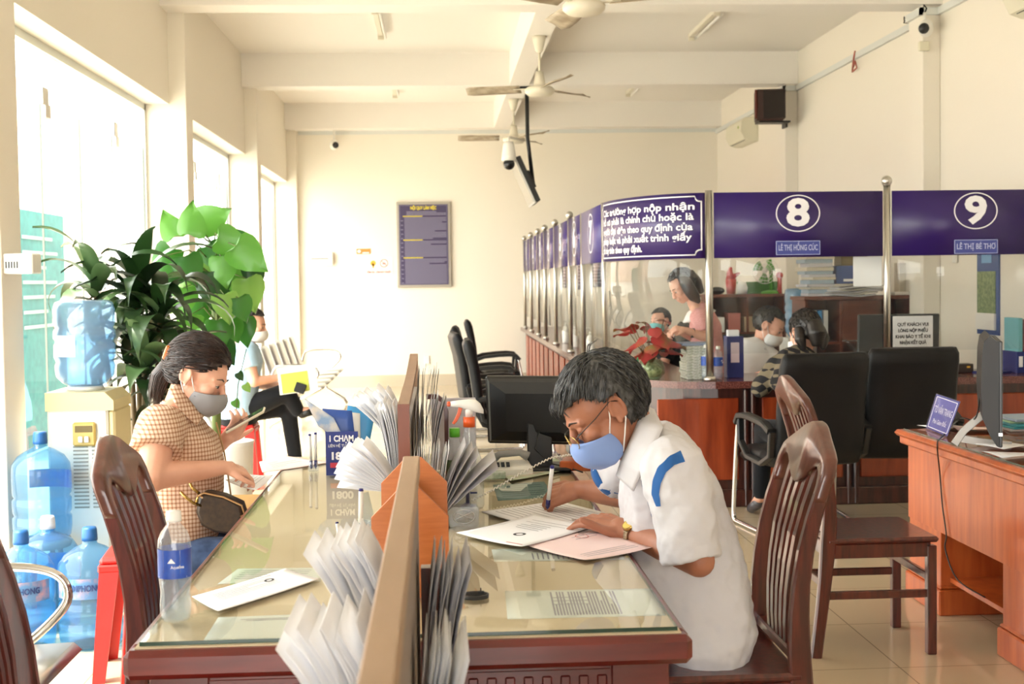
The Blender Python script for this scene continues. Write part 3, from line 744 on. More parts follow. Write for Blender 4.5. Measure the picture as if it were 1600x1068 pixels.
# ------------------------------------------------------------------ ceiling lights
def tube_light():
    t = T('ceiling_light', 'x', 'ceiling light')
    m = MB(); m.box((0, -.6, -.02), (.05, 1.22, .04), bev=.006); m.box((0, -1.2, -.04), (.06, .02, .07)); m.box((0, -.01, -.04), (.06, .02, .07)); t.p('batten', m, off_w)
    m = MB(); m.cyl((.045, -1.19, -.055), (.045, -.02, -.055), .014); t.p('tube', m, white_p)
    return t.o
tl = tube_light(); tl.location = (-.53, 12.7, ZS); tag(tl, 'unlit tube light on the ceiling left of the lengthwise beam, nearer one', None, 'tube lights')
dup(tl, (2.56, 12.8, ZS), 0, 'unlit tube light on the ceiling right of the beam, nearer one')
dup(tl, (-.53, 16.7, ZS), 0, 'unlit tube light on the ceiling at the far left, near the back wall')
dup(tl, (2.5, 16.7, ZS), 0, 'unlit tube light on the ceiling at the far right, near the back wall')
# ------------------------------------------------------------------ air conditioners
ivory = pm('ivory_plastic', '#dcd8c2', .4)
def aircon():
    t = T('air_conditioner', 'x', 'air conditioner')  # back on x=0, extends to -x, along y
    m = MB(); pg = [(0, 0), (0, .29), (-.16, .29), (-.205, .25), (-.215, .12), (-.17, .03), (-.09, 0)]
    m.prism(pg, (0, -.42, 0), (1,0,0), (0,0,1), (0,.84,0)); t.p('casing', m, ivory)
    m = MB()
    for k in range(4): m.box((-.185+.012*k, 0, .085-.02*k), (.006, .70, .012), rotm(0, .6, 0))
    t.p('outlet_louvre', m, pm('dark_louvre', '#2f3230', .5))
    m = MB(); m.b2((-.2155, -.30, .17), (-.213, -.24, .2)); t.p('badge', m, pm('lime_badge', '#9fae4e', .5))
    return t.o
ac = aircon(); ac.location = (XR-.002, 16.0, 3.12); tag(ac, 'ivory split air conditioner on the right wall behind the loudspeaker', None)
dup(ac, (XR-.002, 7.86, 3.12), 0, 'air conditioner cut off at the top right corner of the photo')
# ------------------------------------------------------------------ loudspeaker on the column
t = T('loudspeaker', 'dark brown loudspeaker on a bracket high on the right column', 'loudspeaker', (3.55, 13.75, 3.1))
R = rotm(0, 0, -.15)
m = MB(); m.box((3.58, 13.68, 3.29), (.30, .26, .33), R, .012); t.w('cabinet', m, pm('speaker_brown', '#3a2019', .5))
m = MB(); m.box(Vector((3.60, 13.545, 3.29)), (.235, .012, .30), R, .004); t.w('grille', m, pm('speaker_grille', '#2b2421', .9, bump=.3, bscale=300))
m = MB(); m.box(Vector((3.43, 13.60, 3.29)), (.02, .16, .31), rotm(0,0,-.5), .006); t.w('side_trim', m, pm('red_brown_trim', '#5d241c', .4))
m = MB(); m.box((3.62, 13.70, 3.115), (.34, .2, .018), bev=.003); m.box((3.788, 13.83, 3.10), (.022, .16, .06)); t.w('bracket', m, black_p)
# ------------------------------------------------------------------ security cameras
def cam_small(x, y, z, lab, s=1, side=-1, stalk=None):
    t = T('security_camera', lab, 'camera', (x, y, z))
    m = MB(); m.ball((0, 0, 0), (.055*s, .055*s, .065*s)); t.p('housing', m, white_p)
    m = MB(); m.ball((side*.028*s, -.03*s, -.008), .04*s); t.p('lens_dome', m, black_p)
    m = MB(); m.cyl((0, .02, .03), (0, .03, stalk or .12*s), .012); t.p('stalk', m, white_p)
    return t
c_ = cam_small(*at(1447, 44, 9.80), 'small white dome camera with dark lens on the right column', 1.05)
m = MB(); m.box((.0, .05, -.13), (.085, .035, .075), bev=.006); c_.p('junction_box', m, ivory)
m = MB(); m.tube([(0,.03,.12), (.02,.04,.16), (.0,.05,.19)], .006, 6); c_.p('cable', m, black_p)
c_ = cam_small(*at(522, 226, 17.74), 'small camera below the beam at the left of the back wall', 1.15, .6, ZB-at(522, 226, 17.74).z)
dz_ = at(795, 236, 13.5)
t = T('dome_camera', 'white hanging dome camera with round black lens beside the television', 'camera', dz_)
m = MB(); m.lathe([(.001, .10), (.05, .10), (.06, .06), (.075, -.05), (.078, -.10), (.001, -.10)]); t.p('housing', m, white_p)
m = MB(); m.ball((0, -.0, -.135), .062); t.p('lens_dome', m, pm('black_gloss', '#101113', .08))
m = MB(); m.tube([(0, 0, .09), (0, 0, .14), (.02, .1, .155), (.18, .40, .155)], .014, 8); t.p('arm', m, white_p)
# ------------------------------------------------------------------ television on ceiling pole
P0 = Vector((.985, 13.95, ZB)); 
t = T('ceiling_television', 'tilted flat television hanging from a black pole off the beam', 'television', P0)
m = MB(); m.box((P0.x, P0.y, ZB-.012), (.16, .12, .02), bev=.003); m.tube([P0, (P0.x, P0.y, 3.0), (P0.x+.06, P0.y, 2.46)], .022, 10); t.w('pole', m, black_p)
R = rotm(0, -math.radians(24), 0)
c0 = at(821, 284, 13.95)
m = MB(); m.box(c0, (.055, .86, .52), R, .008); tv = t.w('back_cover', m, black_p)
m = MB(); m.box(c0+R @ Vector((-.035, 0, 0)), (.016, .87, .53), R, .003); t.w('bezel', m, pm('silver_bezel', '#b9b9b4', .4))
m = MB(); m.box(c0+R @ Vector((-.044, 0, .0)), (.004, .82, .48), R); t.w('screen', m, pm('dark_screen', '#5a5d60', .12, coat=1))
m = MB(); m.box(c0+R @ Vector((.05, 0, .0)), (.06, .2, .2), R, .005); m.cyl(c0+R @ Vector((.05, 0, 0)), (P0.x+.06, P0.y, 2.47), .02); t.w('mount', m, black_p)
# ------------------------------------------------------------------ back wall signs
WY = YB-.012
def wrect(m, x0, y0, x1, y1, d0, d1): a = at(x0, y0, d0); b = at(x1, y1, d0); m.b2((a.x, d0, a.z), (b.x, d1, b.z)); return (a+b)/2
t = T('rules_board', 'tall dark purple rules board with silver frame on the back wall', 'notice board', at(663, 447, WY))
a = at(619, 316, WY); b = at(705.5, 448, WY)
m = MB(); m.b2((a.x, WY-.03, a.z), (b.x, YB-.001, b.z), .006); t.w('frame', m, pm('silver_frame', '#a9a397', .4, .3))
m = MB(); m.b2((a.x+.035, WY-.034, a.z-.035), (b.x-.035, WY-.03, b.z+.035)); q = t.w('panel', m, pm('board_purple', '#3b3256', .35))
w_ = b.x-a.x; h_ = a.z-b.z; cx = (a.x+b.x)/2
text('NỘI QUY LÀM VIỆC', .06, (cx, WY-.035, a.z-.085), (1,0,0), (0,0,1), pm('yellow_lettering', '#d8c53a', .5), q, t.loc, 'heading', bold=.003, fit=.36)
m = MB(); m2 = MB()
z = a.z-.13; k = 0
rr = random.Random(3)
while z > b.z+.06:
    if k in (3, 19, 31): m2.b2((a.x+.09, WY-.0352, z), (a.x+.09+w_*.36, WY-.034, z-.012))
    else:
        x1 = b.x-.06-(rr.random()*.25 if rr.random() < .3 else 0); m.b2((a.x+(.11 if k > 3 else .14), WY-.0352, z), (x1, WY-.034, z-.011))
        if k > 3 and k % 3 == 0: m.b2((a.x+.06, WY-.0352, z), (a.x+.09, WY-.034, z-.011))
    z -= .0205; k += 1
t.w('small_print', m, pm('pale_small_print', '#7f7c94', .6), q); t.w('yellow_heading_lines', m2, MATS['yellow_lettering'], q)
m = MB()
for x0, z0, x1, z1 in ((a.x+.045, a.z-.045, b.x-.045, a.z-.05), (a.x+.045, b.z+.045, b.x-.045, b.z+.05), (a.x+.045, a.z-.045, a.x+.05, b.z+.045), (b.x-.05, a.z-.045, b.x-.045, b.z+.045)): m.b2((x0, WY-.0355, z0), (x1, WY-.034, z1))
t.w('inner_border', m, MATS['pale_small_print'], q)
for x0_, x1_, y0_, y1_, lab in ((878, 885, 411, 449, 'narrow dark purple notice on the back wall, left of three seen through the counter screen'), (902, 910, 409, 452, 'narrow dark purple notice on the back wall, middle of three seen through the screen'), (923, 942, 406, 448, 'dark purple notice on the back wall, widest of three seen through the screen')):
    t = T('wall_notice', lab, 'notice', at((x0_+x1_)/2, y1_, WY)); m = MB(); wrect(m, x0_, y0_, x1_, y1_, YB-.012, YB-.001); q = t.w('panel', m, pm('board_purple', '#3b3256', .35))
    m = MB(); n_ = 7
    for k in range(n_): wrect(m, x0_+1, y0_+4+k*5, x1_-1, y0_+6+k*5, YB-.014, YB-.012)
    t.w('small_print', m, MATS['pale_small_print'], q)
t = T('wall_sticker', 'small orange sticker on the back wall left of the rules board', 'sticker', at(568, 396, WY))
m = MB(); wrect(m, 557, 388.5, 579, 396.5, YB-.006, YB-.001); q = t.w('card', m, pm('orange_sticker', '#e8843a', .6))
m = MB(); wrect(m, 566, 394, 577, 395.4, YB-.008, YB-.006); m.cyl(at(561, 392.5, YB-.008), at(561, 392.5, YB-.006), .022); t.w('print', m, sign_w, q)
t = T('smoking_notice', 'white no smoking notice with red print on the back wall', 'notice', at(592, 427, WY))
m = MB(); wrect(m, 571, 402, 613.5, 428, YB-.006, YB-.001); q = t.w('card', m, pm('white_notice', '#f0ede6', .6))
c = at(600, 411, YB-.008); N = 32
m = MB(); vs = [Vector((c.x+r*math.cos(2*PI*k/N), YB-.008, c.z+r*math.sin(2*PI*k/N))) for r in (.058, .048) for k in range(N)]
m.add(vs, [[k, (k+1) % N, N+(k+1) % N, N+k] for k in range(N)]); m.box((c.x, YB-.008, c.z), (.11, .002, .009), rotm(0, .78, 0)); t.w('red_ring', m, red_ink, q)
m = MB(); m.box((c.x, YB-.0075, c.z-.005), (.05, .001, .018), rotm(0, -.3, 0)); t.w('cigarette_mark', m, grey_p, q)
c = at(583, 411, YB-.008); m = MB(); m.cyl((c.x, YB-.008, c.z), (c.x, YB-.006, c.z), .04); m.b2((c.x-.012, YB-.008, c.z-.065), (c.x+.012, YB-.006, c.z)); t.w('yellow_mark', m, pm('amber_print', '#e0a93c', .6), q)
text('CẤM LỬA  CẤM HÚT THUỐC', .035, at(592, 425, YB-.007), (1,0,0), (0,0,1), red_ink, q, t.loc, fit=.34, bold=.001)
t = T('distribution_box', 'white electrical distribution box on the left of the back wall', 'electrical box', at(502, 414, WY))
a = at(483, 393.5, WY); b = at(521, 414.5, WY); m = MB(); m.b2((a.x, YB-.08, a.z), (b.x, YB-.001, b.z), .012); q = t.w('case', m, white_p)
m = MB(); m.b2((a.x+.03, YB-.083, (a.z+b.z)/2+.012), (b.x-.06, YB-.08, (a.z+b.z)/2-.012)); t.w('breaker_window', m, grey_p, q)
for px, py in ((667, 562), (1492, 398)):
    p = at(px, py, YB-.01) if px < 700 else onx(px, py, XR-.012)
    m = MB()
    if px < 700: m.box(p, (.07, .012, .12), bev=.003); one(m, 'wall_socket', white_p, 'small white wall socket low on the back wall', 'socket')
    else: m.box(p, (.012, .08, .12), bev=.003); one(m, 'light_switch', white_p, 'white switch plate on the right wall left of the calendar', 'switch')
# ------------------------------------------------------------------ right wall: calendar, loose wires
a = onx(1527, 396, XR-.01); b = onx(1561, 524, XR-.01)
t = T('wall_calendar', 'long blue wall calendar with green picture on the right wall', 'calendar', (XR-.01, (a.y+b.y)/2, b.z))
m = MB(); m.b2((XR-.012, b.y, b.z), (XR-.001, a.y, 1.66)); q = t.w('backing_card', m, pm('calendar_blue', '#2c4f8c', .5))
m = MB(); m.b2((XR-.016, b.y+.05, 1.17), (XR-.012, a.y-.01, 1.47)); t.w('picture', m, pm('calendar_green', '#5c7148', .6, col2='#8a9a6a', scale=40), q)
m = MB(); m.b2((XR-.03, b.y+.04, b.z+.035), (XR-.012, a.y-.01, 1.17), .002); t.w('date_block', m, pm('calendar_white', '#e4e2dc', .7), q)
m = MB(); m.b2((XR-.014, b.y+.12, 1.53), (XR-.012, a.y-.08, 1.65)); t.w('pale_emblem', m, pm('emblem_blue', '#6fa0cf', .6), q)
m = MB(); p = onx(1336, 88, XR-.03)
m.tube([(XR-.03, p.y, p.z+.05), (XR-.04, p.y, p.z), (XR-.03, p.y+.06, p.z-.06), (XR-.05, p.y+.02, p.z-.14), (XR-.04, p.y-.08, p.z-.12), (XR-.04, p.y-.03, p.z-.05), (XR-.03, p.y+.05, p.z-.09)], .008, 6)
one(m, 'loose_wire', pm('red_wire', '#a8584a', .5), 'tangle of loose red wire hanging from the trunking on the right wall', 'wire')
p = at(55, 412, 5.9)
t = T('wall_box', 'white plastic box fixed to the left column beside the glass', 'wall box', (XLc, 5.86, p.z-.04))
m = MB(); m.b2((XLc, 5.80, p.z-.045), (XLc+.13, 5.93, p.z+.045), .006); q = t.w('case', m, white_p)
m = MB()
for k in range(5): m.b2((XLc+.012+k*.012, 5.798, p.z-.02), (XLc+.018+k*.012, 5.8, p.z+.01))
t.w('vent_slots', m, black_p, q)
# ------------------------------------------------------------------ water bottles and dispenser
def lathe_mb(pr, seg=32, **k): m = MB(); m.lathe(pr, seg=seg, **k); return m
jug = [(.001, .0), (.10, .0), (.122, .015), (.127, .05), (.127, .10), (.118, .112), (.127, .125), (.127, .18), (.118, .192), (.127, .205), (.128, .30), (.124, .335), (.10, .372), (.06, .398), (.030, .412), (.027, .425), (.027, .455), (.001, .456)]
cap_b = pm('blue_cap', '#1d5c9c', .45)
lab_m = pm('jug_label', '#4f83b4', .5, col2='#a98f98', scale=14, thr=(.45, .6))
def water_jug(capm=cap_b, label=True):
    t = T('water_bottle', 'x', 'water bottle')
    body = t.p('bottle_body', lathe_mb(jug), bluep)
    t.p('cap', lathe_mb([(.001, .425), (.031, .425), (.031, .44), (.029, .47), (.026, .478), (.001, .478)], 24), capm)
    if label:
        def f(u, v): a = -PI/2+(u-.5)*1.9; return Vector((.1295*math.cos(a), .1295*math.sin(a), .212+.082*v))
        m = MB(); m.grid(f, 16, 1); l_ = t.p('paper_label', m, lab_m)
        def bd(x, y, z): a = -PI/2+x/.1305; return Vector(((.1305+z)*math.cos(a), (.1305+z)*math.sin(a), .256+y))
        text('NAMPHONG', .034, (0,0,0), (1,0,0), (0,0,1), pm('label_navy', '#24477e', .5), l_, bend=bd, fit=.15, bold=.001)
        flush_texts(); TEXTS.clear()
    return t.o
TXT_HOLD = list(TEXTS); TEXTS.clear()
wj = water_jug(); TEXTS.extend(TXT_HOLD)
wj.location = (-1.43, 5.24, 0); tag(wj, 'full blue water bottle with printed label, right one of the two in front', None, 'large blue water bottles on the floor')
j2 = dup(wj, (-1.69, 5.20, 0), .25, 'blue labelled water bottle partly hidden by the chair arm at the lower left')
j3 = dup(wj, (-1.68, 5.52, 0), 2.5, 'deeper blue water bottle with white sealed cap behind the two front bottles')
for k in kids(j3):
    if k.name.startswith('cap'): k.data = k.data.copy(); k.data.materials[0] = pm('white_seal', '#d5dbe6', .5); k['label'] = 'white sealed cap'
j4 = dup(wj, (-1.785, 5.79, .33), 2.9, 'clear blue water bottle raised on a stool beside the dispenser', 'raised bottle'); del j4['group']
m = MB(); m.lathe([(.001, .328), (.12, .328), (.125, .31), (.12, .29), (.001, .29)]); 
t = T('low_stool', 'low grey round stool under the raised water bottle', 'stool', (-1.785, 5.79, 0))
t.w('seat', MB().lathe([(.001, .329), (.12, .329), (.125, .315), (.12, .295), (.001, .295)], (-1.785, 5.79, 0)), grey_p)
for k in range(4): a = PI/4+k*PI/2; t.w('leg', MB().cyl((-1.785+.08*math.cos(a), 5.79+.08*math.sin(a), .296), (-1.785+.10*math.cos(a), 5.79+.10*math.sin(a), 0), .012), grey_p)
DX0, DX1, DYa, DYb, DZ = -1.81, -1.535, 5.97, 6.30, .965
t = T('water_dispenser', 'ivory floor standing water dispenser in front of the plants', 'water dispenser', ((DX0+DX1)/2, (DYa+DYb)/2, 0))
disp_w = pm('dispenser_white', '#d9dad3', .4); disp_y = pm('dispenser_yellowed', '#cfc092', .45)
m = MB(); m.b2((DX0, DYa+.01, 0), (DX1, DYb, DZ-.075), .01); t.w('body', m, disp_w)
m = MB(); m.prism([(DX0-.005, DZ-.085), (DX1+.03, DZ-.085), (DX1+.03, DZ-.04), (DX1-.01, DZ), (DX0-.005, DZ)], (0, DYa, 0), (1,0,0), (0,0,1), (0, DYb-DYa, 0)); t.w('top_cover', m, disp_y)
m = MB(); m.b2((DX1+.0, DYa+.02, .45), (DX1+.03, DYb, DZ-.085), .01); t.w('side_cover', m, disp_y)
q0 = at(132, 678, DYa)
m = MB(); m.b2((q0.x-.052, DYa-.012, q0.z-.055), (q0.x+.052, DYa+.01, q0.z+.055), .008); tp = t.w('tap_panel', m, pm('tap_gold', '#c2a75e', .4))
m = MB(); m.b2((q0.x-.04, DYa-.014, q0.z+.01), (q0.x+.04, DYa-.01, q0.z+.04), .003); t.w('recess', m, pm('tap_shadow', '#6b5a30', .6), tp)  # flat darker plate, the shade of a hollow put into its colour
for k, s in enumerate((-.014, .014)): m = MB(); m.box((q0.x+s, DYa-.018, q0.z-.022), (.02, .012, .028), bev=.003); t.w('tap_button', m, white_p, tp)
m = MB()
for s in (0, 1):
    for k in range(17): m.b2((q0.x-.055+s*.085, DYa+.006, .43+k*.0175), (q0.x+.012+s*.085, DYa+.0099, .437+k*.0175))
t.w('vent_slots', m, pm('slot_grey', '#8f8f86', .6))
m = MB(); m.lathe([(.001, 0), (.085, 0), (.08, .02), (.05, .022), (.001, .022)], (-1.672, 6.13, DZ)); t.w('bottle_seat', m, disp_w)
t = T('dispenser_bottle', 'ribbed blue water bottle upside down on top of the dispenser', 'water bottle', (-1.672, 6.13, DZ+.022))
inv = [(.001, 0), (.08, 0), (.10, .01), (.132, .045), (.138, .09), (.13, .115), (.140, .135), (.140, .19), (.131, .205), (.141, .225), (.141, .255), (.131, .27), (.140, .29), (.140, .36), (.131, .39), (.11, .40), (.001, .40)]
t.p('bottle_body', lathe_mb(inv), glassy('cloudy_blue_plastic', (.50,.70,.86), .34, (.36,.55,.76), .08))
t.p('water', lathe_mb([(.001, .004), (.078, .004), (.128, .046), (.133, .09), (.126, .115), (.134, .135), (.134, .19), (.126, .205), (.134, .235), (.001, .235)]), glassy('tinted_water', (.72, .88, .96), .1, (.6, .8, .9), .05))
m = MB(); m.grid(lambda u, v: Vector((.1425*math.cos(-2.35+u*.75), .1425*math.sin(-2.35+u*.75), .14+.10*v)), 8, 1); t.p('paper_label', m, pm('pale_label', '#bfe0f0', .5))
# small drinking bottle on the desk
def pet_bottle(h=.225):
    t = T('drinking_bottle', 'x', 'bottle')
    pr = [(.001, .004), (.018, .0), (.026, .003), (.030, .015), (.031, .035), (.0285, .06), (.0315, .085), (.0325, .105), (.0325, .155), (.031, .168), (.026, .182), (.014, .198), (.0125, .203), (.0125, .212), (.001, .213)]
    t.p('bottle_body', lathe_mb(pr, 30, lobes=(6, .03)), clearp)
    t.p('water', lathe_mb([(.001, .006), (.024, .006), (.0285, .03), (.027, .06), (.029, .088), (.001, .088)], 24), waterm)
    t.p('cap', lathe_mb([(.001, .204), (.0155, .204), (.0155, .208), (.0148, .224), (.001, .2255)], 24), white_p)
    m = MB(); m.grid(lambda u, v: Vector((.0335*math.cos(2*PI*u), .0335*math.sin(2*PI*u), .092+.058*v)), 28, 1); l_ = t.p('printed_label', m, pm('bottle_label_blue', '#213f98', .4, col2='#2e58b4', scale=30))
    m = MB(); m.prism([(-.008, .124), (0, .134), (.008, .124)], (0, -.0345, 0), (1,0,0), (0,0,1), (0,.0004,0)); m.prism([(-.028, .094), (.028, .094), (.028, .0955), (-.028, .0955)], (0, -.0342, 0), (1,0,0), (0,0,1), (0,.0004,0)); 
    m.v = [Vector((v.x, -math.sqrt(max(0, .0343**2-v.x**2))-(abs(v.y)-.0343 if abs(v.y) > .0343 else 0), v.z)) for v in m.v]
    t.p('label_mark', m, sign_w, l_)
    def bd(x, y, z): a = -PI/2+.35+x/.034; return Vector(((.034+z)*math.cos(a), (.034+z)*math.sin(a), .116+y))
    h_ = list(TEXTS); TEXTS.clear(); text('Aquafina', .009, (0,0,0), (1,0,0), (0,0,1), sign_w, l_, bend=bd, fit=.026); flush_texts(); TEXTS.clear(); TEXTS.extend(h_)
    return t.o
pb = pet_bottle(); p = onz(272, 973, ZD); pb.location = (p.x, p.y+.02, ZD); tag(pb, 'clear drinking bottle with blue label and white cap on the near corner of the desk', None)
# ------------------------------------------------------------------ red plastic stools
redp = pm('red_plastic', '#c4201c', .35)
def red_stool():
    t = T('plastic_stool', 'x', 'stool')
    m = MB(); m.box((0, 0, .44), (.27, .27, .03), bev=.012); m.box((0,0,.415), (.28,.28,.03), bev=.006); t.p('seat', m, redp)
    for sx_ in (-1, 1):
        for sy_ in (-1, 1):
            m = MB(); a, b = (.115, .165); w0, w1 = .045, .07
            m.rings([[Vector((sx_*(r+dx), sy_*(r+dy), z)) for dx, dy in ((-w, 0), (0, 0), (0, -w), (-.012, -w), (-.012, -.012), (-w, -.012))] for r, w, z in ((a+.02, w1, .41), (b, w0, 0))], smooth=False); t.p('leg', m, redp)
    return t.o
rs = red_stool(); rs.location = (-1.14, 4.88, 0); rs.rotation_euler.z = .1; tag(rs, 'red plastic stool behind the wooden chair, beside the water bottles', None)
dup(rs, (-1.46, 9.25, 0), .0, 'red plastic stool under the waiting woman in light blue')
# white bin behind the woman
t = T('waste_bin', 'tall white round bin behind the woman in the checked shirt', 'bin', (-1.02, 6.2, 0)); t.p('bin_body', lathe_mb([(.001, 0), (.09, 0), (.115, .68), (.12, .70), (.11, .70), (.085, .015), (.001, .01)]), white_p)
# small wooden table end beyond the writing woman
t = T('small_table', 'small yellowish wooden table with teal leg beside the desk', 'table', (-.80, 4.8, 0))
m = MB(); m.b2((-.86, 4.66, .60), (-.66, 5.0, .635), .004); t.w('tabletop', m, pm('yellow_wood', '#b58a4a', .5))
for x in (-.84, -.69):
    for y in (4.70, 4.96): m = MB(); m.cyl((x, y, 0), (x, y, .60), .015); t.w('leg', m, pm('teal_metal', '#2f7f7a', .4))
# ------------------------------------------------------------------ plants
leafd = pm('dracaena_green', '#1f3a1c', .35, col2='#37552c', scale=6, coat=.2); leafl = pm('pothos_green', '#24561c', .35, col2='#6fa544', scale=4.5, thr=(.42,.6), detail=1)
stem_m = pm('plant_stem', '#6d5a3c', .7)
def leafmat_trans(m, f=.35):
    nt = m.node_tree; o = [n for n in nt.nodes if n.type == 'OUTPUT_MATERIAL'][0]; b = nt.nodes['Principled BSDF']
    t_ = nt.nodes.new('ShaderNodeBsdfTranslucent'); x = nt.nodes.new('ShaderNodeMixShader'); x.inputs[0].default_value = f
    if b.inputs['Base Color'].links: nt.links.new(b.inputs['Base Color'].links[0].from_socket, t_.inputs[0])
    else: t_.inputs[0].default_value = b.inputs['Base Color'].default_value
    nt.links.new(b.outputs[0], x.inputs[1]); nt.links.new(t_.outputs[0], x.inputs[2]); nt.links.new(x.outputs[0], o.inputs[0])
leafmat_trans(leafd, .08); leafmat_trans(leafl, .28)
def strap(m, o, az, el, L, w, droop, tw=0):
    d = Vector((math.cos(az), math.sin(az), 0)); s_ = Vector((-math.sin(az), math.cos(az), 0)); n = 10; P = []; p = Vector(o); e = el
    for i in range(n+1): P.append(p.copy()); p = p+(d*math.cos(e)+Vector((0,0,1))*math.sin(e))*(L/n); e -= droop/n*(1+i*.15)
    vs = []; fs = []
    for i, q in enumerate(P):
        u = i/n; ww = w*(math.sin(PI*min(1, u*.9+.12))**.7)*(1-u**4) + .002
        c = s_*math.cos(tw*u)+Vector((0,0,1))*math.sin(tw*u)
        vs += [q-c*ww/2+Vector((0,0,.006)), q-Vector((0,0,.004)), q+c*ww/2+Vector((0,0,.006))]
    for i in range(n): a = i*3; fs += [[a, a+1, a+4, a+3], [a+1, a+2, a+5, a+4]]
    m.add(vs, fs, True)
def vary(o, per, cols, tr):
    """per-leaf greens put the light and shade between leaves into the colour"""
    rr = random.Random(o.name); 
    for i, c_ in enumerate(cols):
        mt = pm(o.parent.name.split('.')[0]+'_leaf_%d' % i, c_, .38, coat=.15)
        if mt.name not in LT: LT.add(mt.name); leafmat_trans(mt, tr)
        o.data.materials.append(mt)
    w = [1+rr.randrange(len(cols)) for _ in range(len(o.data.polygons)//per+1)]  # random lighter and darker greens imitate how light sets leaves apart
    for i, p in enumerate(o.data.polygons): p.material_index = w[i//per]
LT = set()
rp = random.Random(11)
pc = at(212, 470, 6.9)
t = T('dracaena', 'dark green strap leaved potted plant behind the water dispenser', 'plant', (pc.x, 6.9, 0))
lm = MB(); sm_ = MB()
for (px, py, yy, n_, L0) in ((150, 440, 6.75, 18, .46), (215, 455, 6.9, 24, .52), (250, 480, 6.8, 20, .50), (225, 560, 6.75, 18, .44), (205, 530, 7.0, 16, .44), (262, 590, 6.72, 14, .40)):
    c = at(px, py, yy); b = Vector((pc.x+(c.x-pc.x)*.3, 6.9+(yy-6.9)*.3, .3))
    sm_.tube([b, (b.x*.6+c.x*.4, b.y, .6), (c.x, c.y, c.z-.05)], [.022, .018, .013], 8)
    for k in range(n_):
        u = k/n_; strap(lm, c+Vector((0,0,-.14+.16*u)), k*2.4+rp.random()*.5, .2+1.15*u+rp.uniform(-.15, .15), L0*rp.uniform(.75, 1.12), rp.uniform(.075, .11), rp.uniform(1.2, 2.4)*(1.1-.5*u), rp.uniform(-.7, .7))
fo = t.w('foliage', lm, leafd); vary(fo, 20, ('#1c3618', '#2c4d24', '#182c16', '#44603a', '#5f7a4e'), .08); t.w('cane', sm_, stem_m)
t.p('pot', lathe_mb([(.001, 0), (.13, 0), (.17, .28), (.18, .30), (.165, .30), (.16, .26), (.001, .26)]), pm('clay_pot', '#8a6a52', .6))
pc = at(330, 450, 7.65)
def heart(m, o, d, s_, L):              # o base, d direction tip, s_ side, cupped blade
    n_ = d.cross(s_).normalized(); prof = [(0, .12), (-.10, .34), (-.06, .50), (.12, .56), (.32, .52), (.55, .40), (.78, .20), (1.0, .0)]
    vs = [o]; 
    L_ = [o+d*(a*L)+s_*(w*L*.82)-n_*(w*w*L*.75) for a, w in prof]; R_ = [o+d*(a*L)-s_*(w*L*.82)-n_*(w*w*L*.75) for a, w in prof]
    C_ = [o+d*(max(a, 0)*L)-n_*(a*a*L*.15) for a, w in prof]
    vs = L_+C_+R_; k = len(prof); fs = []
    for i in range(k-1): fs += [[i, i+1, k+i+1, k+i], [k+i, k+i+1, 2*k+i+1, 2*k+i]]
    m.add(vs, fs, True)
t = T('pothos', 'tall climbing plant with big light green heart shaped leaves', 'plant', (pc.x, 7.65, 0))
lm = MB(); sm_ = MB(); sm_.tube([(pc.x, 7.65, .2), (pc.x+.02, 7.65, .9), (pc.x+.03, 7.65, 1.5)], .028, 8)
def pl(px, py, L, tip, face=-1, yy=None):   # leaf seen at a pixel, tip direction in the picture plane
    y = yy if yy is not None else 7.5+rp.uniform(-.28, .18)
    o = at(px, py, y); a = math.radians(tip); d = Vector((math.cos(a), rp.uniform(-.35, .1), math.sin(a))).normalized()
    s_ = Vector((-math.sin(a), rp.uniform(-.3, .3), math.cos(a))).normalized(); s_ = (s_-d*s_.dot(d)).normalized(); heart(lm, o, d, s_, L*.97)
    c = Vector((pc.x+.02, 7.65, max(.5, o.z-.05))); sm_.tube([c, (o+c)/2+Vector((0,0,.06)), o], [.006, .004, .003], 5)
for px, py, L, tp in ((295, 366, .20, 80), (312, 352, .22, 25), (340, 372, .21, -20), (368, 384, .24, -40), (268, 388, .19, -120), (255, 400, .17, -100), (290, 400, .20, -70), (310, 405, .20, -100), (345, 400, .20, -80), (330, 425, .24, -85), (365, 420, .20, -70), (385, 435, .22, -75), (300, 430, .19, -110), (285, 450, .20, -95), (318, 468, .18, -100), (350, 460, .18, -80), (372, 465, .16, -70), (392, 450, .15, -85), (340, 500, .18, -80), (360, 500, .15, -70), (378, 500, .17, -80), (300, 490, .17, -120), (345, 535, .16, -60), (280, 420, .16, -140), (355, 375, .17, 5), (392, 410, .18, -75), (272, 370, .18, 110), (322, 385, .18, -60)):
    pl(px, py, L, tp)
for k in range(15): pl(rp.uniform(262, 375), rp.uniform(395, 500), rp.uniform(.14, .2), rp.uniform(-130, -50), yy=7.7+rp.uniform(0, .25))
vine = [at(385, 545, 7.2), at(372, 600, 7.1), at(368, 660, 7.05), at(362, 690, 7.0)]; sm_.tube(vine, .003, 5)
for px, py in ((372, 582), (383, 600), (366, 625), (368, 650), (356, 690)): heart(lm, at(px, py, 7.08), Vector((.5, -.2, -.8)).normalized(), Vector((.8, .3, .5)).normalized(), .055)
fo = t.w('foliage', lm, leafl); vary(fo, 14, ('#1f4a18', '#3c7a28', '#5c9a38', '#86b456', '#2f6a22'), .25); t.w('stem', sm_, pm('green_stem', '#5c6b35', .6))
t.p('pot', lathe_mb([(.001, 0), (.14, 0), (.17, .26), (.18, .28), (.16, .28), (.155, .24), (.001, .24)]), MATS['clay_pot'])
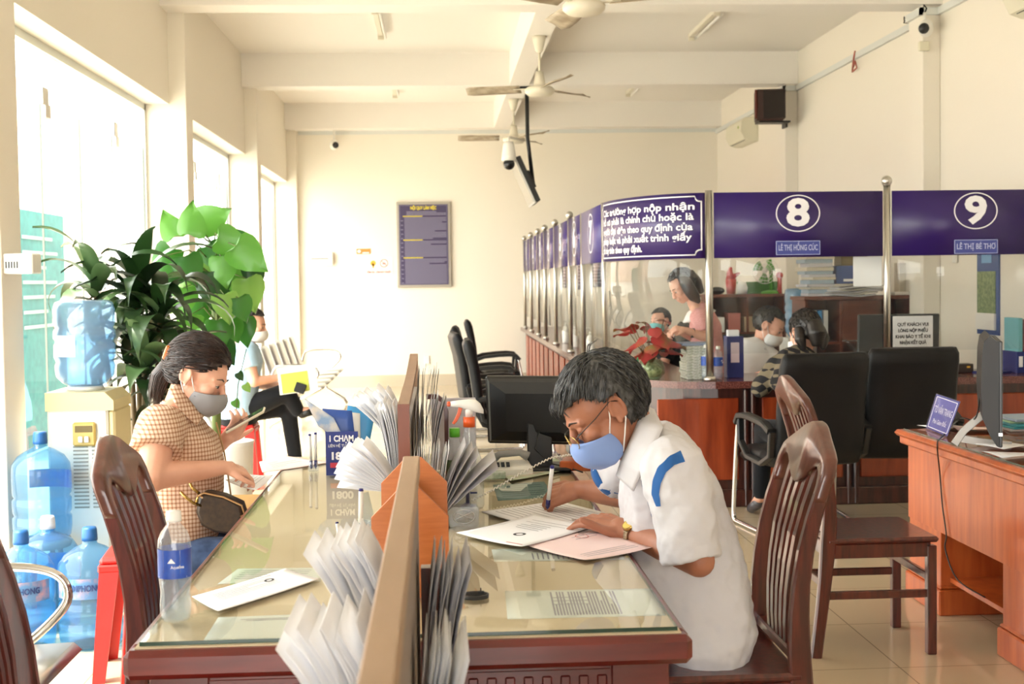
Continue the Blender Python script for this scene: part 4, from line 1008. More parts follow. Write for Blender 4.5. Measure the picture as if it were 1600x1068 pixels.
# ------------------------------------------------------------------ figures: one continuous skin per body, clothes as children
def remesh(o, vox, it=3, disp=None):
    r = o.modifiers.new('shape', 'REMESH'); r.mode = 'VOXEL'; r.voxel_size = vox; r.use_smooth_shade = True
    s = o.modifiers.new('soften', 'SMOOTH'); s.factor = .5; s.iterations = it
    if disp:
        tx = bpy.data.textures.new('folds', 'CLOUDS'); tx.noise_scale = disp[1]; tx.noise_depth = 2
        d = o.modifiers.new('folds', 'DISPLACE'); d.texture = tx; d.strength = disp[0]; d.mid_level = .5
    return o
class HF:
    """head frame: origin between the ears, F forward, U up, S towards the figure's left"""
    def __init__(s, o, f, u, k=1.0):
        s.o = Vector(o); s.f = Vector(f).normalized(); u = Vector(u); s.u = (u-s.f*u.dot(s.f)).normalized(); s.s = s.u.cross(s.f); s.k = k
    def __call__(s, f, sd, u): return s.o+(s.f*f+s.s*sd+s.u*u)*s.k
    def rot(s): return Matrix((s.f, s.s, s.u)).transposed()
def head_prims(m, H):
    k = H.k; R = H.rot()
    def E(f, sd, u, a, b, c, r=None): m.ball(H(f, sd, u), (a*k, b*k, c*k), 20, 14, R if r is None else R @ r)
    E(-.008, 0, .042, .096, .074, .082); E(.035, 0, .03, .062, .066, .065); E(.03, 0, -.035, .058, .056, .066); E(.062, 0, -.085, .028, .026, .022)
    E(.045, 0, -.06, .045, .040, .040)
    for s_ in (-1, 1):
        E(.062, s_*.036, -.022, .026, .024, .024); E(.02, s_*.052, -.05, .036, .016, .034)
        m.cap(H(.092, s_*.012, .018), H(.078, s_*.045, .016), .011*k, .009*k, 8)
        E(.083, s_*.031, -.001, .011, .014, .009)
        # ear: rim, lobe and bowl
        ea = [H(-.004+.017*math.cos(a)-.004, s_*(.075+.008*math.sin(a/2+.3)), .004+.028*math.sin(a)) for a in [(-.5+q*.34) for q in range(15)]]
        m.tube(ea, .0055*k, 8); E(-.006, s_*.073, .0, .016, .007, .024); E(-.001, s_*.076, -.024, .008, .006, .009)
    m.cap(H(.094, 0, .008), H(.112, 0, -.032), .009*k, .012*k, 10)
    for s_ in (-1, 1): E(.104, s_*.011, -.036, .010, .008, .007)
    m.cap(H(.094, -.016, -.058), H(.094, .016, -.058), .009*k, None, 8); m.cap(H(.090, -.015, -.070), H(.090, .015, -.070), .009*k, None, 8)
def hand_prims(m, w, A, N, thumb, curl, side=1, k=1.0, spread=.06, tcurl=.3, tup=.0):
    """w wrist, A towards the fingers, N out of the back of the hand, thumb = +1/-1 times (A x N) side"""
    w = Vector(w); A = Vector(A).normalized(); N = Vector(N); N = (N-A*N.dot(A)).normalized(); T_ = A.cross(N)*thumb
    L = (.082, .090, .085, .070)
    m.cap(w, w+A*.03*k, .024*k, .026*k, 12)
    for i in range(4):
        off = (.030-.0195*i)*k; kn = w+A*(.088-.004*abs(i-1.3))*k+T_*off-N*.003*abs(i-1.5)*k
        m.cap(w+A*.012*k+T_*off*.55, kn, .0155*k, .0115*k, 10)
        d = (A+T_*(.5-i*.33)*spread*3).normalized(); p = kn; n_ = N.copy(); c = curl[i] if isinstance(curl, (list, tuple)) else (curl, curl, curl)
        if not isinstance(c, (list, tuple)): c = (c*.8, c*1.1, c*.7)
        ax = T_
        for j, (fl, r0, r1) in enumerate(((.45, .0098, .0088), (.30, .0088, .0080), (.25, .0080, .0068))):
            M_ = Matrix.Rotation(-c[j]*thumb*1.0, 3, ax) if True else None
            d = M_ @ d; q = p+d*(L[i]*fl*k)
            m.cap(p, q, r0*k, r1*k, 9); p = q
    b0 = w+A*.022*k+T_*.020*k-N*.004*k; d = (A*.62+T_*.75+N*(tup-.15)).normalized()
    b1 = b0+d*.042*k; d2 = (d*(1-tcurl)+A*tcurl-N*.15*tcurl*2+N*tup*.4).normalized(); b2 = b1+d2*.032*k; d3 = (d2*(1-tcurl)+A*tcurl).normalized(); b3 = b2+d3*.024*k
    m.cap(b0, b1, .0155*k, .0115*k, 10); m.cap(b1, b2, .0110*k, .0100*k, 9); m.cap(b2, b3, .0100*k, .0080*k, 9)
def loft(m, secs, lat, seg=22):
    """sections (centre, half width along lat, half depth) with a squarish oval outline"""
    lat = Vector(lat).normalized(); rings = []
    for i, (c, hw, hd) in enumerate(secs):
        c = Vector(c); t_ = (Vector(secs[min(i+1, len(secs)-1)][0])-Vector(secs[max(i-1, 0)][0])).normalized()
        f = lat.cross(t_).normalized(); l = t_.cross(f).normalized(); q = []
        for k in range(seg):
            a = 2*PI*k/seg; ca, sa = math.cos(a), math.sin(a)
            q.append(c+l*hw*(abs(ca)**.8)*(1 if ca > 0 else -1)+f*hd*(abs(sa)**.9)*(1 if sa > 0 else -1))
        rings.append(q)
    m.rings(rings)
def mask(t, H, body, mat, strap_m, wide=1.0, name='face_mask', droop=0):
    rows = [(.116, -.020, .035, -.038), (.128, -.040, .030, -.050), (.129, -.062, .026, -.066), (.118, -.088, .026, -.082), (.088, -.112, .034, -.098), (.062, -.116, .044, -.102)]
    def f(u, v):
        q = v*(len(rows)-1); i = min(int(q), len(rows)-2); w = q-i; a = [rows[i][j]*(1-w)+rows[i+1][j]*w for j in range(4)]
        s_ = (u-.5)*2; c = max(0, math.cos(s_*PI/2))**.62
        return H(a[2]+(a[0]-a[2])*c, .070*wide*math.sin(s_*PI/2)*(1-.22*max(0, v-.6)), a[1]+(a[3]-a[1])*abs(s_)**1.3-droop*v*c)
    m = MB(); m.slab(f, 22, 14, .0022); o = t.w(name, m, mat, body)
    for s_ in (-1, 1):
        m = MB(); m.tube([H(.036, s_*.070, -.038), H(.018, s_*.074, -.008), H(.004, s_*.079, .026), H(-.014, s_*.083, .030)], .0014*H.k*1.2, 6)
        m.tube([H(.030, s_*.068, -.092), H(.008, s_*.074, -.060), H(-.014, s_*.080, -.026), H(-.022, s_*.083, .0)], .0014*H.k*1.2, 6); t.w('ear_loop', m, strap_m, o)
    return o
def brows(t, H, body, mat, eye=True):
    for s_ in (-1, 1):
        m = MB(); m.tube([H(.101, s_*.014, .019), H(.099, s_*.028, .025), H(.086, s_*.045, .021)], [.0025*H.k, .0035*H.k, .0015*H.k], 6, .6); t.w('eyebrow', m, mat, body)
        if eye:
            m = MB(); m.ball(H(.0865, s_*.031, -.002), (.0085*H.k, .0105*H.k, .0055*H.k), 12, 8, H.rot()); e = t.w('eye', m, pm('eye_white', '#d8cfc4', .2), body)
            m = MB(); m.ball(H(.0925, s_*.031, -.0035), .0045*H.k, 10, 8); t.w('iris', m, pm('dark_iris', '#1c120c', .1), e)
            m = MB(); m.tube([H(.0935, s_*.020, -.001), H(.097, s_*.031, .0015), H(.090, s_*.043, -.002)], .0012*H.k, 6); t.w('eyelashes', m, mat, body)
def hair(t, H, body, mat, keep, rad=(.108, .083, .100), cen=(-.010, 0, .036), n=260, comb=None, L=.06, thick=.010, lift=.0, seed=1, name='hair', rough=.002, sr=.0013):
    rr = random.Random(seed); C = cen; R_ = rad
    def P(a, b, o=0): return (C[0]+(R_[0]+o)*math.cos(b)*math.cos(a), C[1]+(R_[1]+o)*math.cos(b)*math.sin(a), C[2]+(R_[2]+o)*math.sin(b))
    NA, NB = 84, 46; m = MB(); ok = {}; idx = {}
    for j in range(NB+1):
        b = -PI/2*.75+j*(PI/2*1.75)/NB
        for i in range(NA):
            a = 2*PI*i/NA; p = P(a, b, rough*math.sin(a*37+b*9)+rough*.8*math.sin(a*61-b*15)); q0 = P(a, b, -thick)
            ok[(i, j)] = keep(p); idx[(i, j)] = len(m.v); m.v += [H(*p), H(*q0)]
    cells = set()
    for j in range(NB):
        for i in range(NA):
            q = [(i, j), ((i+1) % NA, j), ((i+1) % NA, j+1), (i, j+1)]
            if all(ok[x] for x in q): cells.add((i, j))
    for (i, j) in cells:
        q = [idx[x] for x in ((i, j), ((i+1) % NA, j), ((i+1) % NA, j+1), (i, j+1))]
        m.f += [q, [x+1 for x in q[::-1]]]; m.sm += [True, True]
        for (di, dj), (e0, e1) in (((0, -1), (0, 1)), ((1, 0), (1, 2)), ((0, 1), (2, 3)), ((-1, 0), (3, 0))):
            if ((i+di) % NA, j+dj) not in cells: m.f.append([q[e0], q[e0]+1, q[e1]+1, q[e1]]); m.sm.append(True)
    comb = comb or (lambda p: Vector((p[0]*1.0, p[1], -.05)))
    k = 0; tries = 0
    while k < n and tries < n*20:
        tries += 1; a = rr.uniform(0, 2*PI); b = rr.uniform(-.9, 1.5); p = P(a, b)
        if not keep(p): continue
        pts = []; p = Vector(P(a, b, .0)); l = L*rr.uniform(.6, 1.2); o = rr.uniform(0, .005)
        for s_ in range(6):
            if s_ > 1 and not keep((p.x, p.y, p.z+.007)): break
            e = Vector(((p.x-C[0])/R_[0], (p.y-C[1])/R_[1], (p.z-C[2])/R_[2])); g = e.length
            if g < 1: e.normalize(); 
            q = Vector((C[0]+e.x*(R_[0]+o)/(max(1, g) if g > 1 else 1)*(g if g > 1 else 1), C[1]+e.y*(R_[1]+o), C[2]+e.z*(R_[2]+o))) if g <= 1.02 else p
            pts.append(H(*q)); nrm = Vector((e.x/R_[0], e.y/R_[1], e.z/R_[2])).normalized(); d = Vector(comb(p))+Vector((rr.gauss(0, .12), rr.gauss(0, .12), rr.gauss(0, .12))); d = d-nrm*d.dot(nrm)
            if d.length < 1e-4: d = Vector((.1, 0, -1))
            d.normalize(); p = p+d*l/5+nrm*lift
        if len(pts) < 3: continue
        m.tube(pts, [sr, sr*1.4, sr*1.4, sr*1.2, sr*.9, sr*.3][:len(pts)-1]+[sr*.3], 4); k += 1
    return t.w(name, m, mat, body)
def fabric(name, c, c2=None, bump=.25, bs=14, **k): return pm(name, c, .88, col2=c2, bump=bump, bscale=bs, spec=.2, sheen=.1, **k)
hair_b = pm('black_hair', '#15110f', .42, col2='#26201d', scale=30); hair_br = pm('dark_brown_hair', '#190d0a', .4, col2='#301b13', scale=26, stretch=(1, 1, 4))
hair_g = pm('greying_hair', '#1a1918', .42, col2='#5d5d5c', scale=34, stretch=(3, 3, 1), thr=(.42, .72))
white_cord = pm('white_elastic', '#e9e6e2', .7)
# ================================================================== the man who writes
t = T('person', 'man in a white polo shirt and blue mask bent over the desk, writing', 'person', (.67, 3.33, 0)); man = t
H = HF(at(948, 641, 3.27), (-.85, -.14, -.50), (-.50, 0, .86), 1.07)
m = MB(); head_prims(m, H)
nb = at(1012, 694, 3.32)
m.cap(H(-.028, 0, -.03), nb, .056, .064, 16); m.cap(H(.0, 0, -.06), at(995, 700, 3.3), .045, .055, 14)
ls, rs_ = at(1054, 732, 3.12), at(1004, 704, 3.50)
el, wl = at(1092, 876, 3.06), at(984, 831, 3.335)
er, wr = at(985, 772, 3.60), at(905, 764, 3.72)
pel = at(1090, 955, 3.33)
loft(m, [(at(1092, 985, 3.36), .13, .09), (at(1086, 940, 3.36), .13, .11), (at(1066, 860, 3.36), .11, .11), (at(1046, 780, 3.36), .12, .10), (at(1032, 725, 3.36), .13, .075), (nb, .055, .05)], (0, 1, 0))
m.cap(ls, el, .048, .040); m.cap(el, (el+wl)/2, .040, .036); m.cap((el+wl)/2, wl, .038, .027)
m.cap(nb, ls, .05, .05); m.cap(nb, rs_, .05, .05)
m.cap(rs_, er, .05, .044); m.cap(er, (er+wr)/2, .044, .038); m.cap((er+wr)/2, wr, .038, .027)
kn = at(918, 802, 3.43)
hand_prims(m, wl, kn-wl, (.1, -.45, .9), -1, [(.15, .35, .3), (.2, .4, .3), (.25, .45, .35), (.3, .5, .4)], k=1.1, spread=.12, tup=.55, tcurl=.1)
hr = at(868, 768, 3.745)
hand_prims(m, wr, hr-wr+Vector((0,0,-.01)), (-.15, -.5, .86), 1, [(.7, 1.0, .5), (.85, 1.1, .6), (1.0, 1.2, .7), (1.1, 1.25, .8)], k=1.1, spread=.02, tcurl=.55)
for s_, y in ((-1, 3.27), (1, 3.47)):                         # legs under the desk
    hip = Vector((.66, y, .53)); kn_ = Vector((.27, y, .53)); an = Vector((.30, y, .10))
    m.cap(hip, kn_, .07, .055); m.cap(kn_, an, .055, .036); m.cap(an, (.20, y, .045), .036, .03); 
body = remesh(t.w('body', m, skin_m), .0042, 4)
# shirt
shirt_m = fabric('white_polo_cloth', '#cfcdd0', bump=.35, bs=16)
m = MB(); Yc = 3.36
loft(m, [(at(1106, 1036, Yc), .165, .07), (at(1104, 1026, Yc), .182, .108), (at(1098, 990, Yc), .19, .138), (at(1086, 935, Yc), .175, .150), (at(1066, 862, Yc), .145, .150), (at(1050, 792, Yc), .15, .138), (at(1037, 736, Yc), .165, .115), (at(1024, 698, Yc), .14, .088), (at(1010, 676, Yc), .085, .064)], (0, 1, 0), 28)
m.cap(at(1024, 706, Yc), ls, .075, .082, 16); m.cap(at(1018, 700, Yc), rs_, .072, .078, 16)
hem = at(1081, 874, 3.08); m.cyl(ls, hem, .084, .074, 24); m.cap(ls, ls+(hem-ls)*.4, .084, .082)
hem2 = at(949, 748, 3.60); m.cyl(rs_, hem2, .074, .062, 24)
shirt = remesh(t.w('polo_shirt', m, shirt_m, body), .006, 4, (.026, .075))
shirt_shape = m
def surf_strip(pts, w0, mat, nm, depth, parent, target, off=.002, ww=None, near=False):
    """a cloth band laid over the target's surface, traced through points"""
    n = len(pts); m = MB(); P = [at(px, py, depth) for px, py in pts]
    def f(u, v):
        q = u*(n-1); i = min(int(q), n-2); a = P[i].lerp(P[i+1], q-i); d = (P[min(i+1, n-1)]-P[max(i-0, 0)]).normalized(); s_ = d.cross(Vector((0, 1, 0))).normalized()
        w = w0 if ww is None else w0*(ww[i]*(1-(q-i))+ww[i+1]*(q-i)); return a+s_*(v-.5)*w
    m.grid(f, n*6, 5); o = t.w(nm, m, mat, parent)
    sw = o.modifiers.new('lay', 'SHRINKWRAP'); sw.target = target; sw.wrap_method = 'PROJECT'; sw.use_project_y = True; sw.use_positive_direction = True; sw.use_negative_direction = True; sw.offset = off; sw.wrap_mode = 'ABOVE_SURFACE'
    if near: sw.wrap_method = 'NEAREST_SURFACEPOINT'
    return o
blue_c = fabric('blue_stripe_cloth', '#2f5f9c', bump=.1)
surf_strip([(1066, 712), (1048, 718), (1034, 732), (1027, 752), (1025, 772), (1029, 790)], .020, blue_c, 'blue_stripe', 3.06, shirt, shirt, ww=[1.25, 1.15, 1, .85, .8, .45])
surf_strip([(1000, 738), (1003, 754), (1008, 770), (1013, 786), (1015, 808)], .016, blue_c, 'blue_stripe', 3.15, shirt, shirt, ww=[.5, 1.1, 1.1, 1.0, .4], near=True, off=.004)
m = MB(); m.cyl(hem2+(rs_-hem2)*.20, hem2+(rs_-hem2)*.03, .0665, .0635, 24); t.w('sleeve_band', m, blue_c, shirt)
# collar: a folded band round the neck with two points
m = MB(); cc_ = at(1002, 676, 3.32); ax_ = (H(-.03, 0, -.06)-nb).normalized()
inn = [(1006, 632, 3.32), (997, 658, 3.225), (984, 690, 3.20), (971, 718, 3.205), (963, 742, 3.24)]
out = [(1022, 640, 3.36), (1036, 668, 3.17), (1020, 704, 3.12), (1003, 738, 3.13), (990, 767, 3.17)]
def cl(P, u):
    q = u*(len(P)-1); i = min(int(q), len(P)-2); w = q-i; return at(P[i][0], P[i][1], P[i][2]).lerp(at(P[i+1][0], P[i+1][1], P[i+1][2]), w)
m.slab(lambda u, v: cl(inn, u).lerp(cl(out, u), v)-Vector((0, .012*math.sin(v*PI), 0)), 24, 5, .004); t.w('collar', m, shirt_m, shirt)
m = MB(); m.slab(lambda u, v: (cl(inn, .5*u)).lerp(H(-.06+.03*u, -.01, -.075), .0)+Vector((.004, .01, -.03*v)), 12, 2, .003)
m.slab(lambda u, v: nb+ax_*(.045-.05*v)+(Vector((0,1,0))*math.sin(-.6+u*2.9)+Vector((1,0,0))*math.cos(-.6+u*2.9))*(.068+.016*v), 20, 3, .004); t.w('collar_stand', m, shirt_m, shirt)
# trousers: pale blue jeans seen as a sliver
m = MB()
for y in (3.27, 3.47): m.cap((.66, y, .53), (.27, y, .53), .074, .064); m.cap((.27, y, .53), (.30, y, .12), .064, .05)
loft(m, [((.67, 3.37, .475), .13, .09), ((.67, 3.37, .56), .13, .10)], (0, 1, 0))
remesh(t.w('trousers', m, fabric('pale_jeans', '#8793a8', bump=.2), body), .009, 3)
for y in (3.27, 3.47): m = MB(); m.cap((.31, y, .045), (.17, y, .04), .046, .038, 12); t.w('shoe', m, black_p, body)
# hair, face, mask and glasses
def keep_man(p):
    f, s_, u = p
    if u > .088: return True
    if f > .05: return u > .068-(f-.05)*.15
    if f > .005: return u > .020+(f-.005)*.9
    if f > -.022: return u > .033
    return u > -.058-(f+.022)*.15
hair(t, H, body, hair_g, keep_man, n=1100, comb=lambda p: (1.0, p[1]*2, -.35-(.9 if abs(p[1]) > .05 else 0)) if p[0] > -.03 else (-.35, 0, -1), L=.055, seed=5, rad=(.114, .089, .108), thick=.013, sr=.0011, lift=.0004)
m = MB(); rr = random.Random(9)
for k in range(34):                                            # fringe falling over the forehead and the tuft at the crown
    a = rr.uniform(-1, 1); o = (.092+rr.uniform(-.01, .008), a*.055, .098-abs(a)*.02)
    m.tube([H(*o), H(o[0]+.018, o[1]*1.08, o[2]-.018), H(o[0]+.024-.012*abs(a), o[1]*1.15, o[2]-.028-rr.uniform(0, .02))], [.0016, .0014, .0004], 4)
t.w('loose_hair', m, hair_g, body); m = MB()
for k in range(9): a = rr.uniform(-.5, .5); m.tube([H(-.03, a*.03, .138), H(-.045, a*.05, .156), H(-.05-rr.uniform(0, .03), a*.08, .158+rr.uniform(-.006, .004))], [.0012, .001, .0003], 4)
t.w('hair_tuft', m, hair_g, body)
brows(t, H, body, pm('dark_brow', '#2a201b', .7), eye=False)
for s_ in (-1, 1):
    m = MB(); m.tube([H(.093, s_*.019, -.008), H(.0965, s_*.031, -.0095), H(.089, s_*.044, -.006)], .0016, 6); t.w('closed_eyelid_line', m, pm('lash_line', '#2e1b14', .7), body)
mk = mask(t, H, body, fabric('blue_mask_cloth', '#8199cc', bump=.1, bs=30), white_cord)
m = MB(); 
mf = lambda u, v: H(.104-.02*u*0-.030*u, -.064-.006*u, -.040-.010*v)
hb = list(TEXTS)
text('Life', .017, H(.093, -.056, -.052), (H.f*-.78+H.s*-.62+H.u*-.28), H.u*1.0+H.f*-.0, pm('mask_print', '#1d2240', .6), mk, t.loc, name='mask_print', bold=.0004, ext=.001)
gold = pm('gold_metal', '#b79a5a', .25, .9)
lensm = glassy('spectacle_lens', (.95, .95, .93), .02)
gf = T('spectacles', 'thin gold framed spectacles worn low on the nose of the writing man', 'glasses', H(.12, 0, -.01))
for s_ in (-1, 1):
    c = (.121-.004, s_*.032, -.019); N = 28; ring = [H(c[0]-abs(.0)-.006*abs(math.cos(2*PI*k/N)*.5+.5*s_), c[1]+.024*math.cos(2*PI*k/N), c[2]+.0165*math.sin(2*PI*k/N)) for k in range(N+1)]
    m = MB(); m.tube(ring, .0013, 6, cap=False); gf.w('rim', m, gold)
    m = MB(); m.add(ring[:-1], [list(range(N))]); gf.w('lens', m, lensm)
    m = MB(); m.tube([H(.112, s_*.058, -.010), H(.105, s_*.070, -.004), H(.05, s_*.078, .010), H(.0, s_*.084, .028), H(-.018, s_*.082, .018)], .0013, 6); gf.w('temple_arm', m, pm('dark_temple', '#2b2622', .3))
m = MB(); m.tube([H(.117, -.009, -.014), H(.122, 0, -.011), H(.117, .009, -.014)], .0012, 6); gf.w('bridge', m, gold)
# wrist watch
ad = (kn-wl).normalized(); fa = (wl-el).normalized(); wc_ = wl-fa*.028
t2 = T('wrist_watch', 'gold faced wrist watch on the left wrist of the writing man', 'watch', wc_)
up_ = (Vector((-.05, -.86, .5))-fa*fa.dot(Vector((-.05, -.86, .5)))).normalized(); sd_ = fa.cross(up_)
m = MB(); N = 28; rg = []
for k in range(N+1):
    a = 2*PI*k/N; c = wc_+up_*math.cos(a)*.033+sd_*math.sin(a)*.033; o = (c-wc_).normalized()
    rg.append([c-fa*.008-o*.0012, c+fa*.008-o*.0012, c+fa*.008+o*.0015, c-fa*.008+o*.0015])
m.rings(rg, cap=False, smooth=False); t2.w('bracelet', m, pm('watch_steel', '#b9ad90', .25, .9))
m = MB(); m.cyl(wc_+up_*.031, wc_+up_*.040, .0200, .0190, 28); t2.w('case', m, gold)
m = MB(); m.cyl(wc_+up_*.040, wc_+up_*.0404, .0165, None, 28); dl = t2.w('dial', m, pm('yellow_dial', '#e0c060', .3))
m = MB(); m.tube([wc_+up_*.0408, wc_+up_*.0408+fa*.009], .0005, 4); m.tube([wc_+up_*.0408, wc_+up_*.0408+sd_*.006], .0006, 4); t2.w('watch_hands', m, black_p, dl)
def pen(a, b, lab, rk=1.0, g=None):
    a, b = Vector(a), Vector(b); t_ = T('pen', lab, 'pen', a, group=g); d = b-a; L = d.length; d = d/L
    m = MB(); m.cyl(a+d*L*.24, a+d*L*.96, .0042*rk, .0042*rk, 12); t_.w('barrel', m, white_p)
    m = MB(); m.cyl(a+d*L*.10, a+d*L*.25, .0046*rk, .0046*rk, 12); m.cyl(a+d*L*.02, a+d*L*.10, .0012, .0044*rk, 12); t_.w('grip', m, pm('navy_plastic', '#1a1a6a', .3))
    m = MB(); m.cyl(a, a+d*L*.03, .0005, .0012, 8); t_.w('nib', m, gold)
    m = MB(); m.cyl(a+d*L*.95, b, .0044*rk, .0036*rk, 12); t_.w('end_cap', m, MATS['navy_plastic'])
    return t_
pen(at(855, 797, 3.685), at(863, 727, 3.635), 'white and dark blue pen in the right hand of the writing man', rk=1.45)
# ================================================================== the woman with the phone
t = T('person', 'woman in a brown checked shirt and grey mask looking at her phone', 'person', (-.90, 4.35, 0))
YW = 4.35
H = HF(at(307, 588, YW), (.93, -.20, -.36), (.36, 0, .93), 1.0)
m = MB(); head_prims(m, H); nb = at(278, 640, YW)
m.cap(H(-.025, 0, -.03), nb, .047, .053, 16); m.cap(H(.0, 0, -.06), nb, .04, .05)
ls, rs_ = at(285, 664, YW+.19), at(249, 668, YW-.18)
er, wr = at(238, 744, 4.06), at(348, 730, 4.22)
el, wl = at(305, 728, 4.62), at(347, 692, 4.52)
loft(m, [(at(272, 840, YW), .14, .09), (at(286, 760, YW), .13, .09), (at(282, 690, YW), .15, .09), (nb, .05, .045)], (0, 1, 0))
m.cap(nb, ls, .05, .05); m.cap(nb, rs_, .05, .05)
m.cap(rs_, er, .056, .050); m.cap(er, (er+wr)/2, .047, .037); m.cap((er+wr)/2, wr, .037, .025)
m.cap(ls, el, .05, .042); m.cap(el, wl, .04, .025)
hand_prims(m, wr, at(378, 733, 4.27)-wr, (.1, -.35, .9), 1, [(.5, .5, .3), (.6, .6, .4), (.7, .7, .4), (.7, .8, .5)], k=.92, spread=.06, tcurl=.5)
hand_prims(m, wl, at(372, 668, 4.50)-wl, (.4, -.6, -.5), 1, [(.5, .7, .4), (.5, .7, .4), (.6, .8, .4), (.6, .8, .4)], k=.92, spread=.06, tcurl=.3)
for y in (4.25, 4.47):
    m.cap((-.88, y, .53), (-.47, y, .53), .08, .056); m.cap((-.47, y, .53), (-.50, y, .10), .052, .034); m.cap((-.50, y, .09), (-.40, y, .04), .034, .028)
body = remesh(t.w('body', m, skin_l), .0048, 4)
plaid = plaid_mat('brown_check_cloth', '#d9c1ab', '#ba9478', 460, '#966a52', .3)
m = MB()
loft(m, [(at(276, 846, YW), .145, .125), (at(280, 820, YW), .15, .132), (at(288, 775, YW), .135, .128), (at(286, 730, YW), .135, .135), (at(278, 692, YW), .15, .132), (at(272, 660, YW), .14, .098), (at(276, 640, YW), .07, .06)], (0, 1, 0), 28)
m.cap(at(274, 668, YW), rs_, .075, .078, 16); m.cap(at(276, 668, YW), ls, .075, .072, 16)
hem = rs_+(er-rs_)*.50; m.cyl(rs_, hem, .079, .084, 22); m.cap(rs_, rs_+(hem-rs_)*.3, .078, .078)
m.cyl(ls, ls+(el-ls)*.5, .072, .076, 22)
shirt = remesh(t.w('checked_shirt', m, plaid, body), .0065, 4, (.012, .08))
m = MB(); ax_ = (H(-.03, 0, -.06)-nb).normalized()
inn = [(281, 598, 4.30), (290, 617, 4.275), (303, 634, 4.27), (319, 650, 4.29)]
out = [(263, 608, 4.27), (273, 630, 4.215), (289, 649, 4.22), (308, 664, 4.24)]
m.slab(lambda u, v: cl(inn, u).lerp(cl(out, u), v)-Vector((0, .010*math.sin(v*PI), 0)), 20, 5, .003); t.w('collar', m, plaid, shirt)
m = MB(); m.slab(lambda u, v: nb+ax_*(.035-.045*v)+(Vector((0,1,0))*math.sin(-2.2+u*4.0)+Vector((-1,0,0))*math.cos(-2.2+u*4.0))*(.056+.014*v), 20, 3, .003); t.w('collar_stand', m, plaid, shirt)
m = MB(); 
for y in (4.25, 4.47): m.cap((-.90, y, .535), (-.47, y, .54), .092, .066); m.cap((-.47, y, .54), (-.50, y, .12), .062, .045)
loft(m, [(at(272, 905, YW), .16, .10), (at(274, 870, YW), .17, .13), (at(276, 838, YW), .155, .125)], (0, 1, 0))
remesh(t.w('jeans', m, fabric('blue_denim', '#2f3f5c', '#4a5d80', bump=.2, scale=20), body), .009, 3)
for y in (4.25, 4.47): m = MB(); m.cap((-.50, y, .042), (-.37, y, .035), .042, .034, 12); t.w('shoe', m, grey_p, body)
def keep_w(p):
    f, s_, u = p
    if u > .092: return True
    if f > .03: return u > .075-(.0 if abs(s_) < .03 else (abs(s_)-.03)*.9)
    if f > -.018: return u > .034-(f-.0)*.1
    return u > -.045
hair(t, H, body, hair_br, keep_w, n=900, comb=lambda p: (-1.0, p[1]*1.2, -.28), L=.09, seed=8, rad=(.114, .088, .110), thick=.012, sr=.0011)
m = MB(); rr = random.Random(4)
m.tube([H(-.080, 0, .01), H(-.105, 0, -.005), H(-.118, 0, -.045), H(-.118, .0, -.085), H(-.108, 0, -.112)], [.020, .032, .034, .024, .008], 14)
for k in range(160):
    a = rr.uniform(0, 2*PI); r = rr.uniform(.6, 1.06); cs, sn = math.cos(a)*r, math.sin(a)*r
    m.tube([H(-.08+.012*cs, .018*sn, .01+.01*cs), H(-.105+.02*cs, .032*sn, .0+.022*cs), H(-.118+.032*cs, .034*sn, -.045), H(-.117+.026*cs, .026*sn, -.085), H(-.108+.024*cs, .02*sn, -.118-rr.uniform(0, .02))], [.0016, .0016, .0016, .0014, .0004], 4)
t.w('ponytail', m, hair_br, body)
m = MB(); m.tube([H(-.09, -.035, .035), H(-.104, 0, .048), H(-.09, .035, .035)], .011, 8, .5); m.box(H(-.098, -.03, .045), (.04, .05, .05), H.rot(), .006); t.w('hair_clip', m, pm('amber_clip', '#c26a20', .2, trans=.3), body)
brows(t, H, body, hair_br)
mk = mask(t, H, body, fabric('grey_mask_cloth', '#8e8c8e', bump=.05), white_cord)
m = MB(); m.tube([H(.040, -.0715, -.052), H(.085, -.060, -.050), H(.120, -.028, -.052), H(.131, 0, -.055)], .0009, 5); t.w('fold_line', m, black_p, mk)
m = MB(); m.ball(H(.0, -.079, -.030), .0045); t.w('earring', m, pm('pearl', '#efe6da', .2), body)
ph = T('mobile_phone', 'white cased mobile phone held in the hand of the woman in the checked shirt', 'phone', at(385, 655, 4.47))
dd = (at(418, 637, 4.47)-at(350, 675, 4.47)).normalized(); nn = Vector((0, 1, 0)); n3 = dd.cross(nn).normalized(); n3 = (n3*1+nn*-.12).normalized(); nn = n3.cross(dd).normalized()
Rp = Matrix((dd, nn, n3)).transposed()
m = MB(); m.box(at(384, 656, 4.47), (.150, .074, .009), Rp, .003); ph.w('phone_case', m, pm('cream_case', '#d8cdb6', .4))
sgn = 1 if n3.z > 0 else -1
m = MB(); m.box(at(384, 656, 4.47)+n3*sgn*.0047, (.142, .066, .0008), Rp); ph.w('phone_screen', m, pm('phone_glass', '#23262b', .06))
